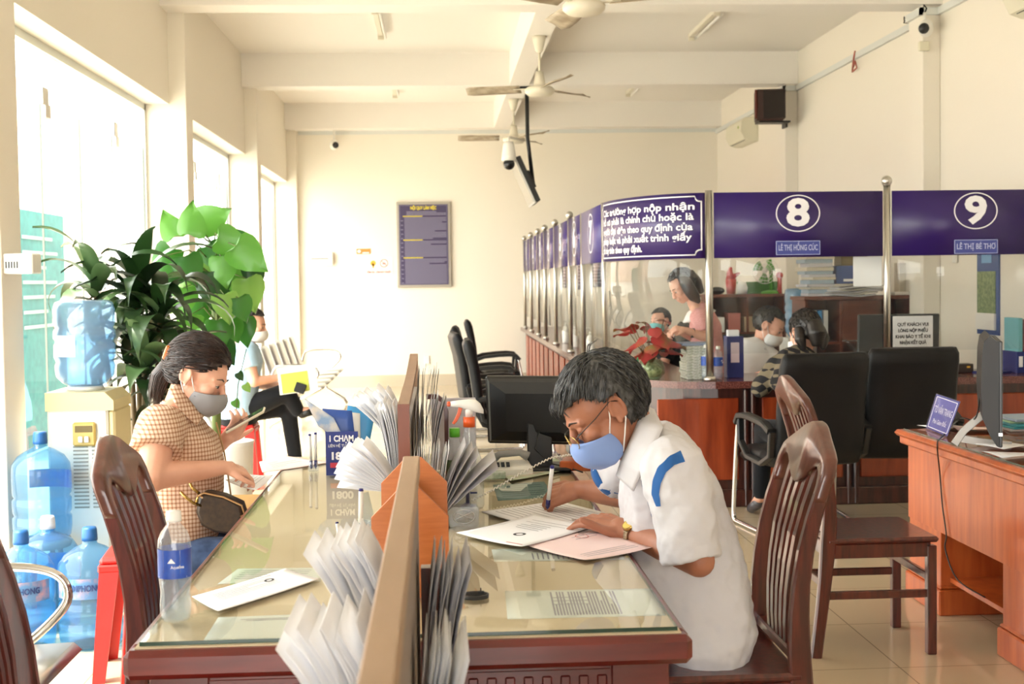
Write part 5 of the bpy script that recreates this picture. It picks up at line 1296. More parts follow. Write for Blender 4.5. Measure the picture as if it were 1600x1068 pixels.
# handbag with gold clip and chain
t3 = T('handbag', 'dark brown shoulder bag with tan trim on the lap of the checked shirt woman', 'bag', at(345, 800, 4.24))
c = at(345, 800, 4.24)
m = MB(); Rb = rotm(.1, .28, 0)
def bagf(k, s_=1):
    return
m.rings([[c+Rb @ Vector((x*.078*sc_, yy, z*.058*sc_-.0)) for x, z in [(-1, .75), (-.8, 1), (0, 1.05), (.8, .85), (1, .4), (.95, -.4), (.6, -.95), (0, -1.05), (-.6, -.85), (-.95, -.2)]] for yy, sc_ in ((-.034, .85), (-.028, 1), (.028, 1), (.034, .85))]); t3.w('bag_body', m, pm('bag_leather', '#2c2019', .45, col2='#3d2c1e', scale=60))
m = MB(); m.tube([c+Rb @ Vector((x*.08, -.03, z*.06)) for x, z in [(-1, .8), (-.5, .55), (0, .3), (.6, .15), (1, .3)]], .0035, 6); m.tube([c+Rb @ Vector((x*.08, -.034, z*.06)) for x, z in [(-1, .75), (-.8, 1), (0, 1.05), (.8, .85), (1, .4)]], .003, 6); t3.w('trim', m, pm('tan_leather', '#b08a5a', .5))
m = MB(); a = c+Rb @ Vector((-.08, -.02, .05)); m.tube([a, a+Vector((-.02, -.01, .02)), a+Vector((-.035, -.0, .045))], .005, 8); m.tube([a+Vector((-.0, 0, -.005)), a+Vector((-.012, 0, -.03))], .006, 6)
t3.w('clip', m, gold)
m = MB()
sh = [at(282, 768, 4.17), at(292, 778, 4.17), at(303, 786, 4.19), at(315, 790, 4.21)]; m.tube(sh, .005, 8); t3.w('strap_chain', m, gold)
m = MB(); m.tube([at(362, 782, 4.3), at(356, 740, 4.42), at(350, 705, 4.45), at(338, 660, 4.30)], .0028, 6); t3.w('strap', m, MATS['tan_leather'])
dup(rs, (-.93, 4.37, 0), .3, 'red plastic stool under the woman in the checked shirt')
# ================================================================== simpler, distant figures
def figure(lab, name_loc, H, nb, secs, shoulders, arms, legs, skin, top_m, bot_m, vox=.009, sleeve=.55, hands=True, keep=None, hm=None, hair_kw={}, maskc=None, lat=(0,1,0), torso_r=1.0, shoe_m=None, sc_=1.0, gk=.9):
    t = T('person', lab, 'person', name_loc)
    m = MB(); head_prims(m, H); m.cap(H(-.025, 0, -.03), nb, .048, .052, 14)
    loft(m, [(c, hw*.8, hd*.75) for c, hw, hd in secs], lat)
    for s_, (e, w, A, N, th, cu) in zip(shoulders, arms):
        m.cap(nb, s_, .045, .045, 12); m.cap(s_, e, .045, .04, 12); m.cap(e, w, .038, .026, 12)
        hand_prims(m, w, A, N, th, cu, k=gk)
    for hip, kn_, an, toe in legs:
        m.cap(hip, kn_, .075, .052, 12); m.cap(kn_, an, .048, .032, 12); m.cap(an, toe, .033, .024, 10)
    body = remesh(t.w('body', m, skin), vox*.75, 3)
    m = MB(); loft(m, secs, lat, 24)
    for s_, (e, w, *_) in zip(shoulders, arms):
        m.cap(secs[-2][0], s_, .065, .068, 14); q = Vector(s_).lerp(Vector(e), min(1, sleeve)); m.cyl(s_, q, .068, .062, 18)
        if sleeve > 1: m.cap(q, Vector(e).lerp(Vector(w), sleeve-1), .056, .044, 14)
    top = remesh(t.w('top', m, top_m, body), vox, 3, (.012, .09))
    if legs:
        m = MB(); loft(m, [(secs[0][0]+Vector((0,0,-.05)), secs[0][1]*.95, secs[0][2]*.9), (secs[0][0], secs[0][1]*1.0, secs[0][2]*.98), (secs[1][0], secs[1][1]*.9, secs[1][2]*.9)], lat)
        for hip, kn_, an, toe in legs: m.cap(hip, kn_, .09, .066, 14); m.cap(kn_, Vector(kn_).lerp(Vector(an), .93), .062, .05, 14)
        remesh(t.w('trousers', m, bot_m, body), vox*1.2, 3)
        for hip, kn_, an, toe in legs:
            m = MB(); an, toe = Vector(an), Vector(toe); m.cap(an+(toe-an)*.25+Vector((0,0,-.02)), toe+Vector((0,0,-.004)), .034, .030, 12)
            if shoe_m: t.w('shoe', m, shoe_m, body)
    if keep: hair(t, H, body, hm or hair_b, keep, n=200, sr=.002, **hair_kw)
    brows(t, H, body, hair_b)
    if maskc: mask(t, H, body, maskc, white_cord)
    return t, body, top
def keep_up(p): return p[2] > .08 or (p[0] < .03 and p[2] > (.03 if p[0] > -.018 else -.05))
def keep_long(p): return p[2] > .085 or (p[0] < .045 and (abs(p[1]) > .03 or p[0] < 0) and (p[2] > -.09))
white_mask = fabric('white_mask_cloth', '#dedcd8', bump=.05)
# woman waiting on the bench
Y2 = 9.25; H2 = HF(at(393, 509, Y2), (.97, -.18, -.12), (.12, 0, .97), 1.0)
def A2(px, py, dy=0): return at(px, py, Y2+dy)
secs = [(A2(372, 652), .17, .14), (A2(372, 625), .165, .14), (A2(378, 590), .155, .125), (A2(384, 560), .165, .12), (A2(387, 543), .13, .09), (A2(390, 534), .06, .055)]
t, body, top = figure('woman in a light blue shirt and black trousers sitting cross legged on the waiting bench', (A2(375, 650).x, Y2, 0), H2, A2(389, 541), secs,
    [A2(386, 549, -.16), A2(390, 549, .16)],
    [(A2(397, 596, -.2), A2(432, 590, -.12), (.8, .2, .5), (-.5, -.5, .6), -1, .7), (A2(402, 600, .2), A2(440, 602, .05), (.7, -.2, .2), (0, 0, 1), 1, .7)],
    [(A2(385, 638, -.05), A2(448, 612, -.05), A2(466, 642, .0), A2(490, 640, -.0)), (A2(385, 640, .08), A2(450, 636, .06), Vector((A2(462, 700).x, Y2+.06, .09)), Vector((A2(478, 700).x, Y2+.02, .035)))],
    skin_l, fabric('light_blue_cloth', '#a9c6dc', bump=.2), fabric('black_cloth', '#17181c', bump=.15), keep=keep_up, maskc=white_mask, shoe_m=black_p)
b_ = MB(); b_.ball(H2(-.115, 0, .03), .036); t.w('hair_bun', b_, hair_b, body)
m = MB(); a = A2(465, 592, -.16); ff = T('document_folder', 'white folder with a green sheet on the knee of the waiting woman', 'folder', a)
Rf = rotm(-.12, -.12, -.05).to_4x4().to_3x3()
m.box(a, (.27, .012, .19), Rf); fo = ff.w('cover', m, white_p); m = MB(); m.box(a+Rf @ Vector((-.02, -.0085, -.02)), (.19, .003, .14), Rf); ff.w('green_sheet', m, pm('green_sheet', '#b6bf4a', .7), fo)
m = MB(); p = A2(469, 606, -.2); m.box(p, (.075, .012, .07), rotm(0, .35, 0), .004); one(m, 'mobile_phone', black_p, 'small black phone held against the folder of the waiting woman', 'phone')
# standing woman in pink
Y3 = 9.35; H3 = HF(at(1068, 447, Y3), (-.83, -.25, -.50), (-.50, 0, .86), 1.0)
def A3(px, py, dy=0): return at(px, py, Y3+dy)
hipz = A3(1112, 600)
secs = [(A3(1112, 612), .17, .12), (A3(1110, 580), .165, .115), (A3(1106, 545), .15, .11), (A3(1102, 512), .165, .115), (A3(1096, 490), .13, .09), (A3(1088, 476), .06, .055)]
pinkc = fabric('pink_blouse_cloth', '#c98b88', '#dca39f', bump=.3, scale=120)
t, body, top = figure('standing woman in a pink blouse with white collar behind the counter corner', (A3(1112, 600).x, Y3, 0), H3, A3(1088, 480), secs,
    [A3(1092, 496, -.16), A3(1100, 494, .16)],
    [(A3(1105, 528, -.24), A3(1072, 516, -.28), (-.9, -.1, .25), (0, -.5, .8), -1, .9), (A3(1090, 530, .2), A3(1066, 520, -.1), (-.9, -.2, .2), (0, -.3, .8), 1, .9)],
    [(A3(1112, 615, -.09), Vector((A3(1112, 600).x, Y3-.09, .45)), Vector((A3(1112, 600).x+.02, Y3-.09, .08)), Vector((A3(1112, 600).x-.10, Y3-.09, .03))), (A3(1112, 615, .09), Vector((A3(1112, 600).x, Y3+.09, .45)), Vector((A3(1112, 600).x+.02, Y3+.09, .08)), Vector((A3(1112, 600).x-.10, Y3+.09, .03)))],
    skin_l, pinkc, MATS['black_cloth'], sleeve=.7, keep=keep_long, hm=hair_br, maskc=None, shoe_m=black_p)
m = MB(); m.tube([H3(.02, -.075, .06), H3(.0, -.088, .0), H3(-.01, -.085, -.08), H3(-.02, -.07, -.14)], [.03, .04, .036, .012], 12); m.tube([H3(.0, .06, .09), H3(.005, .078, .03), H3(.01, .085, -.04), H3(.005, .08, -.10), H3(-.01, .07, -.16)], [.03, .048, .05, .044, .012], 12); m.tube([H3(-.08, 0, .06), H3(-.10, 0, -.03), H3(-.10, 0, -.12)], [.05, .05, .02], 12)
remesh(t.w('long_hair', m, hair_br, body), .008, 2)
m = MB(); c = A3(1090, 487); m.lathe([(.055, .03), (.075, .02), (.13, -.035), (.125, -.04), (.07, .01), (.052, .02)], c, 24, rotm(0, -.35, 0)); t.w('white_collar', m, pm('white_collar', '#e8e4e0', .8), top)
wv = A3(1082, 520, -.26); m = MB(); m.cyl(wv+Vector((-.012, 0, 0)), wv+Vector((.015, 0, 0)), .034, None, 16); one(m, 'wrist_watch', black_p, 'black wrist watch on the arm of the woman in pink', 'watch')
# small seated person with the teal mask
Y4 = 10.9; H4 = HF(at(1032, 503, Y4), (-.6, -.45, .10), (-.1, .1, .97), .9)
def A4(px, py, dy=0): return at(px, py, Y4+dy)
secs = [(A4(1046, 590), .15, .10), (A4(1046, 565), .15, .10), (A4(1044, 545), .16, .10), (A4(1042, 533), .12, .07), (A4(1040, 526), .05, .045)]
Xb = A4(1046, 590).x
t, body, top = figure('dark haired person in a teal mask seated behind the red leaved plant', (Xb, Y4, 0), H4, A4(1040, 530), secs,
    [Vector((Xb-.02, Y4-.14, .90)), Vector((Xb-.02, Y4+.14, .90))], [(Vector((Xb-.10, Y4-.2, .66)), Vector((Xb-.24, Y4-.14, .63)), (-1, 0, 0), (0, 0, 1), -1, .5), (Vector((Xb-.10, Y4+.2, .66)), Vector((Xb-.24, Y4+.14, .63)), (-1, 0, 0), (0, 0, 1), 1, .5)],
    [(Vector((Xb, Y4-.08, .52)), Vector((Xb-.36, Y4-.08, .50)), Vector((Xb-.34, Y4-.08, .08)), Vector((Xb-.44, Y4-.08, .03))), (Vector((Xb, Y4+.08, .52)), Vector((Xb-.36, Y4+.08, .50)), Vector((Xb-.34, Y4+.08, .08)), Vector((Xb-.44, Y4+.08, .03)))],
    skin_l, MATS['black_cloth'], MATS['black_cloth'], vox=.012, keep=keep_up, maskc=fabric('teal_mask_cloth', '#7fc2c2', bump=.05), shoe_m=black_p)
dup(oc, (Xb-.02, Y4, 0), PI, 'office chair of the seated person in the teal mask')
# clerk in white shirt
Y5 = 8.98; H5 = HF(at(1200, 510, Y5), (.80, -.42, -.42), (.36, -.10, .90), 1.06)
def A5(px, py, dy=0): return at(px, py, Y5+dy)
secs = [(A5(1170, 650), .17, .12), (A5(1170, 620), .17, .125), (A5(1172, 585), .18, .125), (A5(1178, 556), .19, .11), (A5(1184, 541), .13, .085), (A5(1190, 533), .06, .055)]
Xc = A5(1170, 650).x
t, body, top = figure('clerk in a white shirt and white mask seated behind counter window 8', (Xc, Y5, 0), H5, A5(1188, 538), secs,
    [A5(1160, 560, .02), A5(1205, 558, -.02)],
    [(A5(1152, 600, -.10), Vector((2.30, 8.52, .84)), (.9, -.3, 0), (0, 0, 1), 1, .5), (A5(1215, 600, -.1), Vector((2.62, 8.45, .84)), (-.4, -.9, 0), (0, 0, 1), 1, .5)],
    [(Vector((Xc-.08, Y5+.02, .54)), Vector((Xc-.08, 8.66, .53)), Vector((Xc-.08, 8.72, .08)), Vector((Xc-.08, 8.66, .03))), (Vector((Xc+.1, Y5+.02, .54)), Vector((Xc+.1, 8.66, .53)), Vector((Xc+.1, 8.72, .08)), Vector((Xc+.1, 8.66, .03)))],
    skin_l, fabric('white_shirt_cloth', '#dcdad8', bump=.2), MATS['black_cloth'], vox=.009, keep=keep_up, maskc=white_mask, lat=(1, .1, 0), shoe_m=black_p)
m = MB(); c = A5(1188, 540); m.lathe([(.052, .035), (.06, .03), (.085, -.01), (.08, -.014), (.056, .02), (.05, .03)], c, 24, rotm(.1, .25, 0)); t.w('collar', m, MATS['white_shirt_cloth'], top)
dup(oc, (Xc+.0, 9.06, 0), -PI/2, 'office chair of the clerk in the white shirt')
# woman in checked jacket from behind
Y6 = 7.52; H6 = HF(at(1258, 520, Y6), (-.30, .92, -.25), (-.05, .22, .96), 1.05)
def A6(px, py, dy=0): return at(px, py, Y6+dy)
secs = [(Vector((2.17, 7.22, .50)), .17, .12), (Vector((2.17, 7.22, .60)), .17, .13), (Vector((2.17, 7.26, .75)), .16, .12), (A6(1248, 590, -.13), .175, .12), (A6(1250, 560, -.05), .14, .09), (A6(1254, 546, -.02), .06, .055)]
jack = plaid_mat('jacket_check_cloth', '#121116', '#6d6350', 56, '#121116', .0, True)
t, body, top = figure('woman in a black and beige checked jacket seated at window 8, back turned', (2.17, 7.22, 0), H6, A6(1254, 550, -.02), secs,
    [A6(1215, 572, -.06), A6(1284, 574, -.06)],
    [(A6(1188, 606, -.02), Vector((2.14, 7.98, .85)), (.3, .9, 0), (0, 0, 1), -1, .5), (A6(1298, 600, .05), Vector((2.38, 8.0, .85)), (-.5, .8, 0), (0, 0, 1), 1, .5)],
    [(Vector((2.06, 7.24, .53)), Vector((1.95, 7.62, .53)), Vector((1.925, 7.62, .12)), Vector((1.90, 7.74, .035))), (Vector((2.28, 7.24, .53)), Vector((2.28, 7.66, .53)), Vector((2.30, 7.64, .10)), Vector((2.30, 7.76, .03)))],
    skin_l, jack, MATS['black_cloth'], vox=.010, sleeve=1.75, keep=lambda p: p[2] > .08 or (p[0] < .04 and p[2] > -.08), maskc=white_mask, lat=(1, .0, 0), shoe_m=pm('grey_shoe', '#4a4548', .4))
m = MB(); m.tube([H6(-.09, 0, .04), H6(-.115, 0, -.03), H6(-.10, 0, -.10)], [.05, .058, .03], 14); m.tube([H6(-.05, -.07, .02), H6(-.06, -.08, -.05), H6(-.06, -.06, -.11)], [.03, .035, .015], 10); m.tube([H6(-.05, .07, .02), H6(-.06, .08, -.05), H6(-.06, .06, -.11)], [.03, .035, .015], 10); remesh(t.w('back_hair', m, hair_b, body), .008, 2)
# ------------------------------------------------------------------ papers
def quad_sheet(name, lab, px, z, mat, prints=None, grp=None, curl=0, t_=.0006, corner=None, cat='paper'):
    """px: four corners in the photo order (near left, far left, far right, near right), lying at height z"""
    C = [onz(x, y, z) for x, y in px]; base = (C[0]+C[2])/2; base.z = z
    t = T(name, lab, cat, base, group=grp)
    def f(u, v, dz=0):
        a = C[0].lerp(C[3], u); b = C[1].lerp(C[2], u); p = a.lerp(b, v)
        return p+Vector((0, 0, dz+t_/2+curl*((2*u-1)**2*(2*v-1)**2)+(curl*.5*math.sin(u*PI)*math.sin(v*2*PI)**2)))
    m = MB(); m.slab(f, 12, 12, t_); s_ = t.w('sheet', m, mat)
    for nm, mt, rects in (prints or []):
        m = MB()
        for u0, v0, u1, v1 in rects:
            n = 4; P = [f(u0+(u1-u0)*i/n, v_, .0006) for v_ in (v0, v1) for i in range(n+1)]
            m.add(P, [[i, i+1, n+2+i, n+1+i] for i in range(n)])
        t.w(nm, m, mt, s_)
    t.f = f; t.s = s_
    return t
def lines(u0, u1, v0, v1, n, seed=1, wv=.012, swap=False):
    rr = random.Random(seed); R_ = []
    for i in range(n):
        v = v0+(v1-v0)*i/max(1, n-1); e = u1 if rr.random() < .75 else u0+(u1-u0)*rr.uniform(.4, .9)
        R_.append((u0, v, e, v+wv) if not swap else (v, u0, v+wv, e))
    return R_
faint = pm('faint_ink', '#8c8c94', .8); faint_r = pm('faint_red_ink', '#d08f8a', .8)
q = quad_sheet('form_paper', 'white form with round black emblem lying in front of the writing man', ((815, 856), (713, 834), (835, 804), (935, 821)), ZD+.006, paper_m,
    [('print_lines', faint, lines(.35, .75, .50, .66, 4, 2, .010, True)+lines(.2, .8, .72, .8, 2, 3, .008, True)), ('red_print', faint_r, [(.05, .06, .07, .3)])], curl=.004)
def ring_on(q, u, v, ru, rv, mat, nm, n=28, w=.55):
    m = MB(); P = [q.f(u+ru*k_*math.cos(2*PI*i/n), v+rv*k_*math.sin(2*PI*i/n), .0008) for k_ in (1, w) for i in range(n)]
    m.add(P, [[i, (i+1) % n, n+(i+1) % n, n+i] for i in range(n)]); q.w(nm, m, mat, q.s)
ring_on(q, .33, .43, .055, .075, ink, 'emblem')
q = quad_sheet('certificate_paper', 'pale pink certificate partly under the white form in front of the man', ((914, 877), (812, 850), (936, 822), (1019, 857)), ZD+.002, pink_pap,
    [('print_lines', faint, lines(.15, .9, .12, .22, 3, 5, .010)+lines(.5, .85, .72, .80, 2, 6, .01))], curl=.004)
ring_on(q, .62, .78, .07, .09, faint_r, 'round_red_stamp', w=.8)
q = quad_sheet('form_paper', 'white form the man is writing on, under both his hands', ((842, 826), (752, 799), (872, 782), (966, 806)), ZD+.0008, paper_m, [('print_lines', faint, lines(.08, .92, .12, .9, 12, 7, .010, True))])
q = quad_sheet('plastic_sleeve', 'clear plastic sleeve beneath the left hand of the writing man', ((905, 836), (893, 811), (958, 808), (963, 832)), ZD+.0036, glassy('clear_sleeve', (.93, .93, .93), .12, (.9, .9, .9), .05), curl=.001, cat='sleeve')
zu = .7597
q = quad_sheet('notice_sheet', 'pale printed sheet under the glass at the right front of the desk', ((793, 967), (789, 923), (1018, 919), (1041, 961)), zu, pm('pale_green_paper', '#dfe6dc', .6), [('print_lines', faint, lines(.08, .92, .30, .72, 22, 8, .012, True)[:22]+lines(.30, .55, .45, .7, 3, 9, .02))], t_=.0003)
q = quad_sheet('notice_sheet', 'pale sheet under the glass just in front of the pink certificate', ((772, 877), (768, 858), (968, 852), (976, 874)), zu, MATS['pale_green_paper'], [('print_lines', faint, lines(.1, .6, .3, .8, 14, 10, .012, True))], t_=.0003)
q = quad_sheet('notice_sheet', 'pale blank edged sheet under the glass at the left front corner of the desk', ((318, 1000), (341, 964), (530, 957), (512, 995)), zu, MATS['pale_green_paper'], [('print_lines', faint, [(.2, .84, .75, .86), (.25, .78, .68, .80)])], t_=.0003)
q = quad_sheet('notice_sheet', 'greyish sheet under the glass beyond the white form at the left', ((340, 912), (372, 888), (520, 886), (500, 908)), zu, MATS['pale_green_paper'], [('print_lines', faint, lines(.1, .8, .3, .8, 5, 12, .03))], t_=.0003)
q = quad_sheet('notice_sheet', 'blue green sheet under the glass near the right hand of the man', ((778, 782), (770, 757), (850, 752), (868, 776)), zu, pm('teal_grey_paper', '#7d9a98', .6), [('print_lines', pm('dark_teal', '#3b5a5c', .7), lines(.1, .9, .2, .8, 6, 13, .03))], t_=.0003)
q = quad_sheet('form_paper', 'white form with round black emblem on the left side of the desk', ((341, 956), (300, 933), (446, 889), (500, 905)), ZD+.001, paper_m, [('print_lines', faint, lines(.15, .75, .45, .78, 6, 14, .012)), ('red_print', faint_r, [(.55, .9, .8, .92)])], curl=.002)
ring_on(q, .70, .68, .05, .07, ink, 'emblem')
quad_sheet('certificate_paper', 'pale pink certificate at the far left end of the desk', ((410, 739), (405, 722), (445, 712), (520, 722)), ZD+.001, pink_pap, [('print_lines', faint_r, lines(.2, .8, .3, .7, 4, 15, .02))], curl=.002)
quad_sheet('form_paper', 'white form under the hand of the woman in the checked shirt', ((400, 768), (352, 752), (378, 740), (427, 744)), ZD+.003, paper_m, [('print_lines', faint, lines(.1, .9, .2, .8, 6, 16, .012))], curl=.006)
# ------------------------------------------------------------------ bundles of forms
def sheet_fan(name, lab, base, along, up, out, n, w, h, a0, a1, grp, seed=1, mat=None, bend=.25, step=.0035):
    """sheets standing in a holder, fanning out from upright (a0) to leaning (a1) away from the board"""
    rr = random.Random(seed); base = Vector(base); along = Vector(along).normalized(); t = T(name, lab, 'paper bundle', base, group=grp); m = MB()
    for i in range(n):
        a = a0+(a1-a0)*(i/max(1, n-1))**1.6+rr.uniform(-.03, .03); hh = h*rr.uniform(.93, 1.04); ww = w*rr.uniform(.96, 1.0); sh = rr.uniform(-.012, .012); b = bend*rr.uniform(.5, 1.2)
        def f(u, v):
            s_ = v*hh; th = a+b*v*v; return base+along*((u-.5)*ww+sh)+Vector(up)*(math.cos(a)*s_*(1-.10*v*b))+Vector(out)*(math.sin(th)*s_+i*step)
        m.slab(f, 2, 6, .0008)
    t.w('sheets', m, mat or paper_m)
    return t
Yv, Zv, Xp, Xn = (0,1,0), (0,0,1), (1,0,0), (-1,0,0)
RXl, RXr = RXa-.003, RXb+.003
def holder(lab, x, y, z, out, w=.24, d=.05, h=.10):
    t = T('file_pocket', lab, 'file pocket', (x, y, z)); s_ = 1 if out[0] > 0 else -1
    m = MB(); m.b2((x, y-w/2, z), (x+s_*d, y+w/2, z+.003)); m.b2((x+s_*d, y-w/2, z), (x+s_*(d+.003), y+w/2, z+h)); t.w('pocket', m, clearp); return t
# right side of the near rack
k = 0
for y, z, n, h, w, a1, lab in ((2.20, .72, 18, .265, .21, .24, 'bundle of white forms on the right of the rack, farthest from the camera'), (1.82, .68, 18, .27, .21, .24, 'bundle of bluish white forms in the middle of the right side of the rack'), (1.46, .66, 16, .27, .21, .24, 'bundle of white forms at the bottom centre of the photo, right of the rack')):
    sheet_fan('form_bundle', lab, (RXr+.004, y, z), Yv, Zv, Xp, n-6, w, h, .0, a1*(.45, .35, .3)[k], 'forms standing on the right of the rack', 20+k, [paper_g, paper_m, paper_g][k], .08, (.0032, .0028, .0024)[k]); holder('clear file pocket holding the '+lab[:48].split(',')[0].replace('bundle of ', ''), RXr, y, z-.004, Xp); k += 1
for y, z, n, h, w, a1, lab in ((2.22, .76, 12, .26, .21, .34, 'bundle of white forms fanning out on the left of the rack, farthest one'), (1.85, .70, 13, .28, .21, .30, 'wide fan of blurred white forms on the left of the rack'), (1.48, .66, 12, .26, .21, .24, 'fan of white forms at the bottom of the photo left of the rack')):
    sheet_fan('form_bundle', lab, (RXl-.004, y, z), Yv, Zv, Xn, n, w, h, .02, a1*(1, .9, .7)[k-3], 'forms standing on the left of the rack', 30+k, paper_m, .2, .003); holder('clear file pocket on the left of the rack, %s' % ('far end', 'middle', 'near end')[k-3], RXl, y, z-.004, Xn); k += 1
# divider: forms on both sides
xr, xl = X1+.003, X0-.003
sheet_fan('form_bundle', 'thick upright stack of blue edged forms right of the desk divider', (xr+.003, 3.62, .79), Yv, Zv, Xp, 16, .20, .20, 0, .10, 'forms on the right of the divider', 41, paper_m, .05, .005)
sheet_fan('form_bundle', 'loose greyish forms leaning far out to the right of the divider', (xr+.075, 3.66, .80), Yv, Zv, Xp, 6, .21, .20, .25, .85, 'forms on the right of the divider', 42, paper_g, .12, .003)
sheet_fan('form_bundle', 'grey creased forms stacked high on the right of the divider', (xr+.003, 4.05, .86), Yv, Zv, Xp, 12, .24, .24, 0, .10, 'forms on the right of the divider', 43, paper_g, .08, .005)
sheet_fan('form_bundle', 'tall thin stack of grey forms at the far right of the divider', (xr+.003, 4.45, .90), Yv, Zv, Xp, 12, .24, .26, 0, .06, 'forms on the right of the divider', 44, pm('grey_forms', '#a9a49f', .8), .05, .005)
sheet_fan('form_bundle', 'large open fan of white forms drooping left of the divider', (xl-.004, 3.70, .86), Yv, Zv, Xn, 12, .21, .16, .5, 1.45, 'forms on the left of the divider', 45, paper_m, .3, .002)
sheet_fan('form_bundle', 'upright white forms left of the divider behind the open fan', (xl-.004, 3.95, .83), Yv, Zv, Xn, 10, .21, .26, .0, .14, 'forms on the left of the divider', 46, paper_m, .1, .003)
sheet_fan('form_bundle', 'upper fan of white forms left of the divider towards its far end', (xl-.004, 4.40, .90), Yv, Zv, Xn, 10, .22, .20, .1, .7, 'forms on the left of the divider', 47, paper_m, .25, .003)
m = MB(); m.box((.045, 4.62, .90), (.16, .006, .26), bev=.002); one(m, 'white_card', pm('lilac_card', '#d5d0da', .7), 'plain pale card standing upright behind the spray bottle', 'card')
t = T('wooden_holder', 'small brown wooden holder with arched side right of the divider', 'holder', (-.02, 4.35, ZD)); m = MB(); m.prism([(.05, 0), (.055, .24), (.045, .28), (.02, .30), (-.02, .30), (-.02, .285), (.015, .285), (.035, .27), (.04, .24), (.04, 0)], (-.03, 4.33, ZD), (1,0,0), (0,0,1), (0,.03,0)); t.w('side', m, mahog)
# ------------------------------------------------------------------ leaflet box
p = onz(534, 742, ZD); t = T('leaflet_box', 'dark blue leaflet box with white print at the far left of the desk', 'leaflet box', p)
wx = .115
m = MB(); m.b2((p.x-.055, p.y, ZD), (p.x+.06, p.y+.004, ZD+.155)); m.b2((p.x-.055, p.y+.004, ZD), (p.x-.052, p.y+.07, ZD+.10)); m.b2((p.x+.057, p.y+.004, ZD), (p.x+.06, p.y+.07, ZD+.10)); m.b2((p.x-.052, p.y+.066, ZD), (p.x+.057, p.y+.07, ZD+.18)); m.b2((p.x-.052, p.y+.004, ZD), (p.x+.057, p.y+.066, ZD+.004))
bx_ = t.w('box', m, pm('leaflet_navy', '#1c2f7d', .5))
text('1 CHẠM', .03, (p.x, p.y-.001, ZD+.13), (1,0,0), (0,0,1), sign_w, bx_, t.loc, bold=.001, fit=.085); text('LIÊN HỆ TƯ VẤN', .014, (p.x, p.y-.001, ZD+.105), (1,0,0), (0,0,1), sign_w, bx_, t.loc, fit=.09)
text('1800', .036, (p.x, p.y-.001, ZD+.068), (1,0,0), (0,0,1), sign_w, bx_, t.loc, bold=.0015, fit=.075)
m = MB(); m.box((p.x, p.y-.001, ZD+.036), (.08, .002, .018), bev=.001); t.w('red_tab', m, pm('red_tab', '#c23048', .5), bx_)
def leaf(lab, a, b, w, mat, tilt):
    m = MB(); a = Vector(a); m.slab(lambda u, v: a+Vector(((u-.5)*w, 0, 0))+Vector(b)*v+Vector((0, 0, .0))+Vector((0,0,tilt*(u-.5))), 4, 4, .004); one(m, 'leaflet', mat, lab, 'leaflet', 'leaflets in the dark blue box')
lb = pm('leaflet_blue', '#8ba8cf', .4, col2='#d9d4cf', scale=16, thr=(.4, .6)); lc = pm('leaflet_cyan', '#3d8ec4', .4); 
leaf('pale blue pictured leaflet leaning to the left out of the box', (p.x-.03, p.y+.016, ZD+.14), (-.045, -.02, .10), .10, lb, -.07)
leaf('dark blue leaflet at the middle of the leaflet box', (p.x+.0, p.y+.03, ZD+.08), (-.015, .01, .15), .105, pm('leaflet_dark', '#2b4f9a', .4), -.01)
leaf('white leaflet with blue top behind the dark blue leaflet', (p.x+.015, p.y+.042, ZD+.08), (.0, .02, .14), .10, white_p, -.015)
leaf('white and cyan leaflet at the back right of the box', (p.x+.04, p.y+.056, ZD+.08), (.03, .03, .15), .10, lc, -.02)
# pens in clear stand
p = onz(490, 735, ZD); t = T('pen_stand', 'clear stand holding two pens on the left of the desk', 'pen stand', p); m = MB(); m.cyl(p, p+Vector((0,0,.035)), .020, .016, 20); t.w('stand', m, clearp)
g_ = 'pens in the clear stand'
pen(p+Vector((-.008, 0, .004)), p+Vector((-.012, .0, .135)), 'left one of the two pens in the clear stand', 1.3); pen(p+Vector((.008, 0, .004)), p+Vector((.009, .0, .140)), 'right one of the two pens in the clear stand', 1.3)
p = onz(563, 850, ZD); pen(p+Vector((0,0,.0)), p+Vector((.004, .01, .145)), 'white and blue pen standing beside the orange organiser', 1.5)
t = T('pen_cup', 'small grey pen cup beside the orange organiser', 'pen cup', (p.x+.012, p.y+.01, ZD)); m = MB(); m.lathe([(.022, 0), (.024, .06), (.022, .06), (.020, .003)], (p.x+.004, p.y+.004, ZD+.0)); t.w('cup', m, clearp)
p = onz(534, 870, ZD); m = MB(); pen(p, p+Vector((-.012, .02, .085)), 'short pen with blue cap at the left of the white forms')
# small black openwork plate
p = onz(742, 933, ZD); t = T('stamp_plate', 'small black oval openwork plate on the right of the desk', 'stamp plate', p)
m = MB(); N = 36
rr_ = [[p+Vector(((r)*math.cos(2*PI*k_/N)*.030, r*math.sin(2*PI*k_/N)*.026, z)) for k_ in range(N)] for r, z in ((1, 0), (1.02, .008), (.86, .008), (.86, .001))]
m.rings(rr_, cap=False); m.rings([rr_[0], [v.copy() for v in rr_[3]]], cap=False); t.w('rim', m, black_p)
for k_ in range(4): m = MB(); m.b2((p.x-.024, p.y-.015+k_*.009, ZD+.003), (p.x+.024, p.y-.0125+k_*.009, ZD+.008)); t.w('rib', m, black_p)
m = MB(); m.cyl(p+Vector((.013, .004, .0)), p+Vector((.013, .004, .02)), .0025, .001, 8); m.box(p+Vector((.013, .004, .010)), (.014, .006, .006)); t.w('knob', m, black_p)
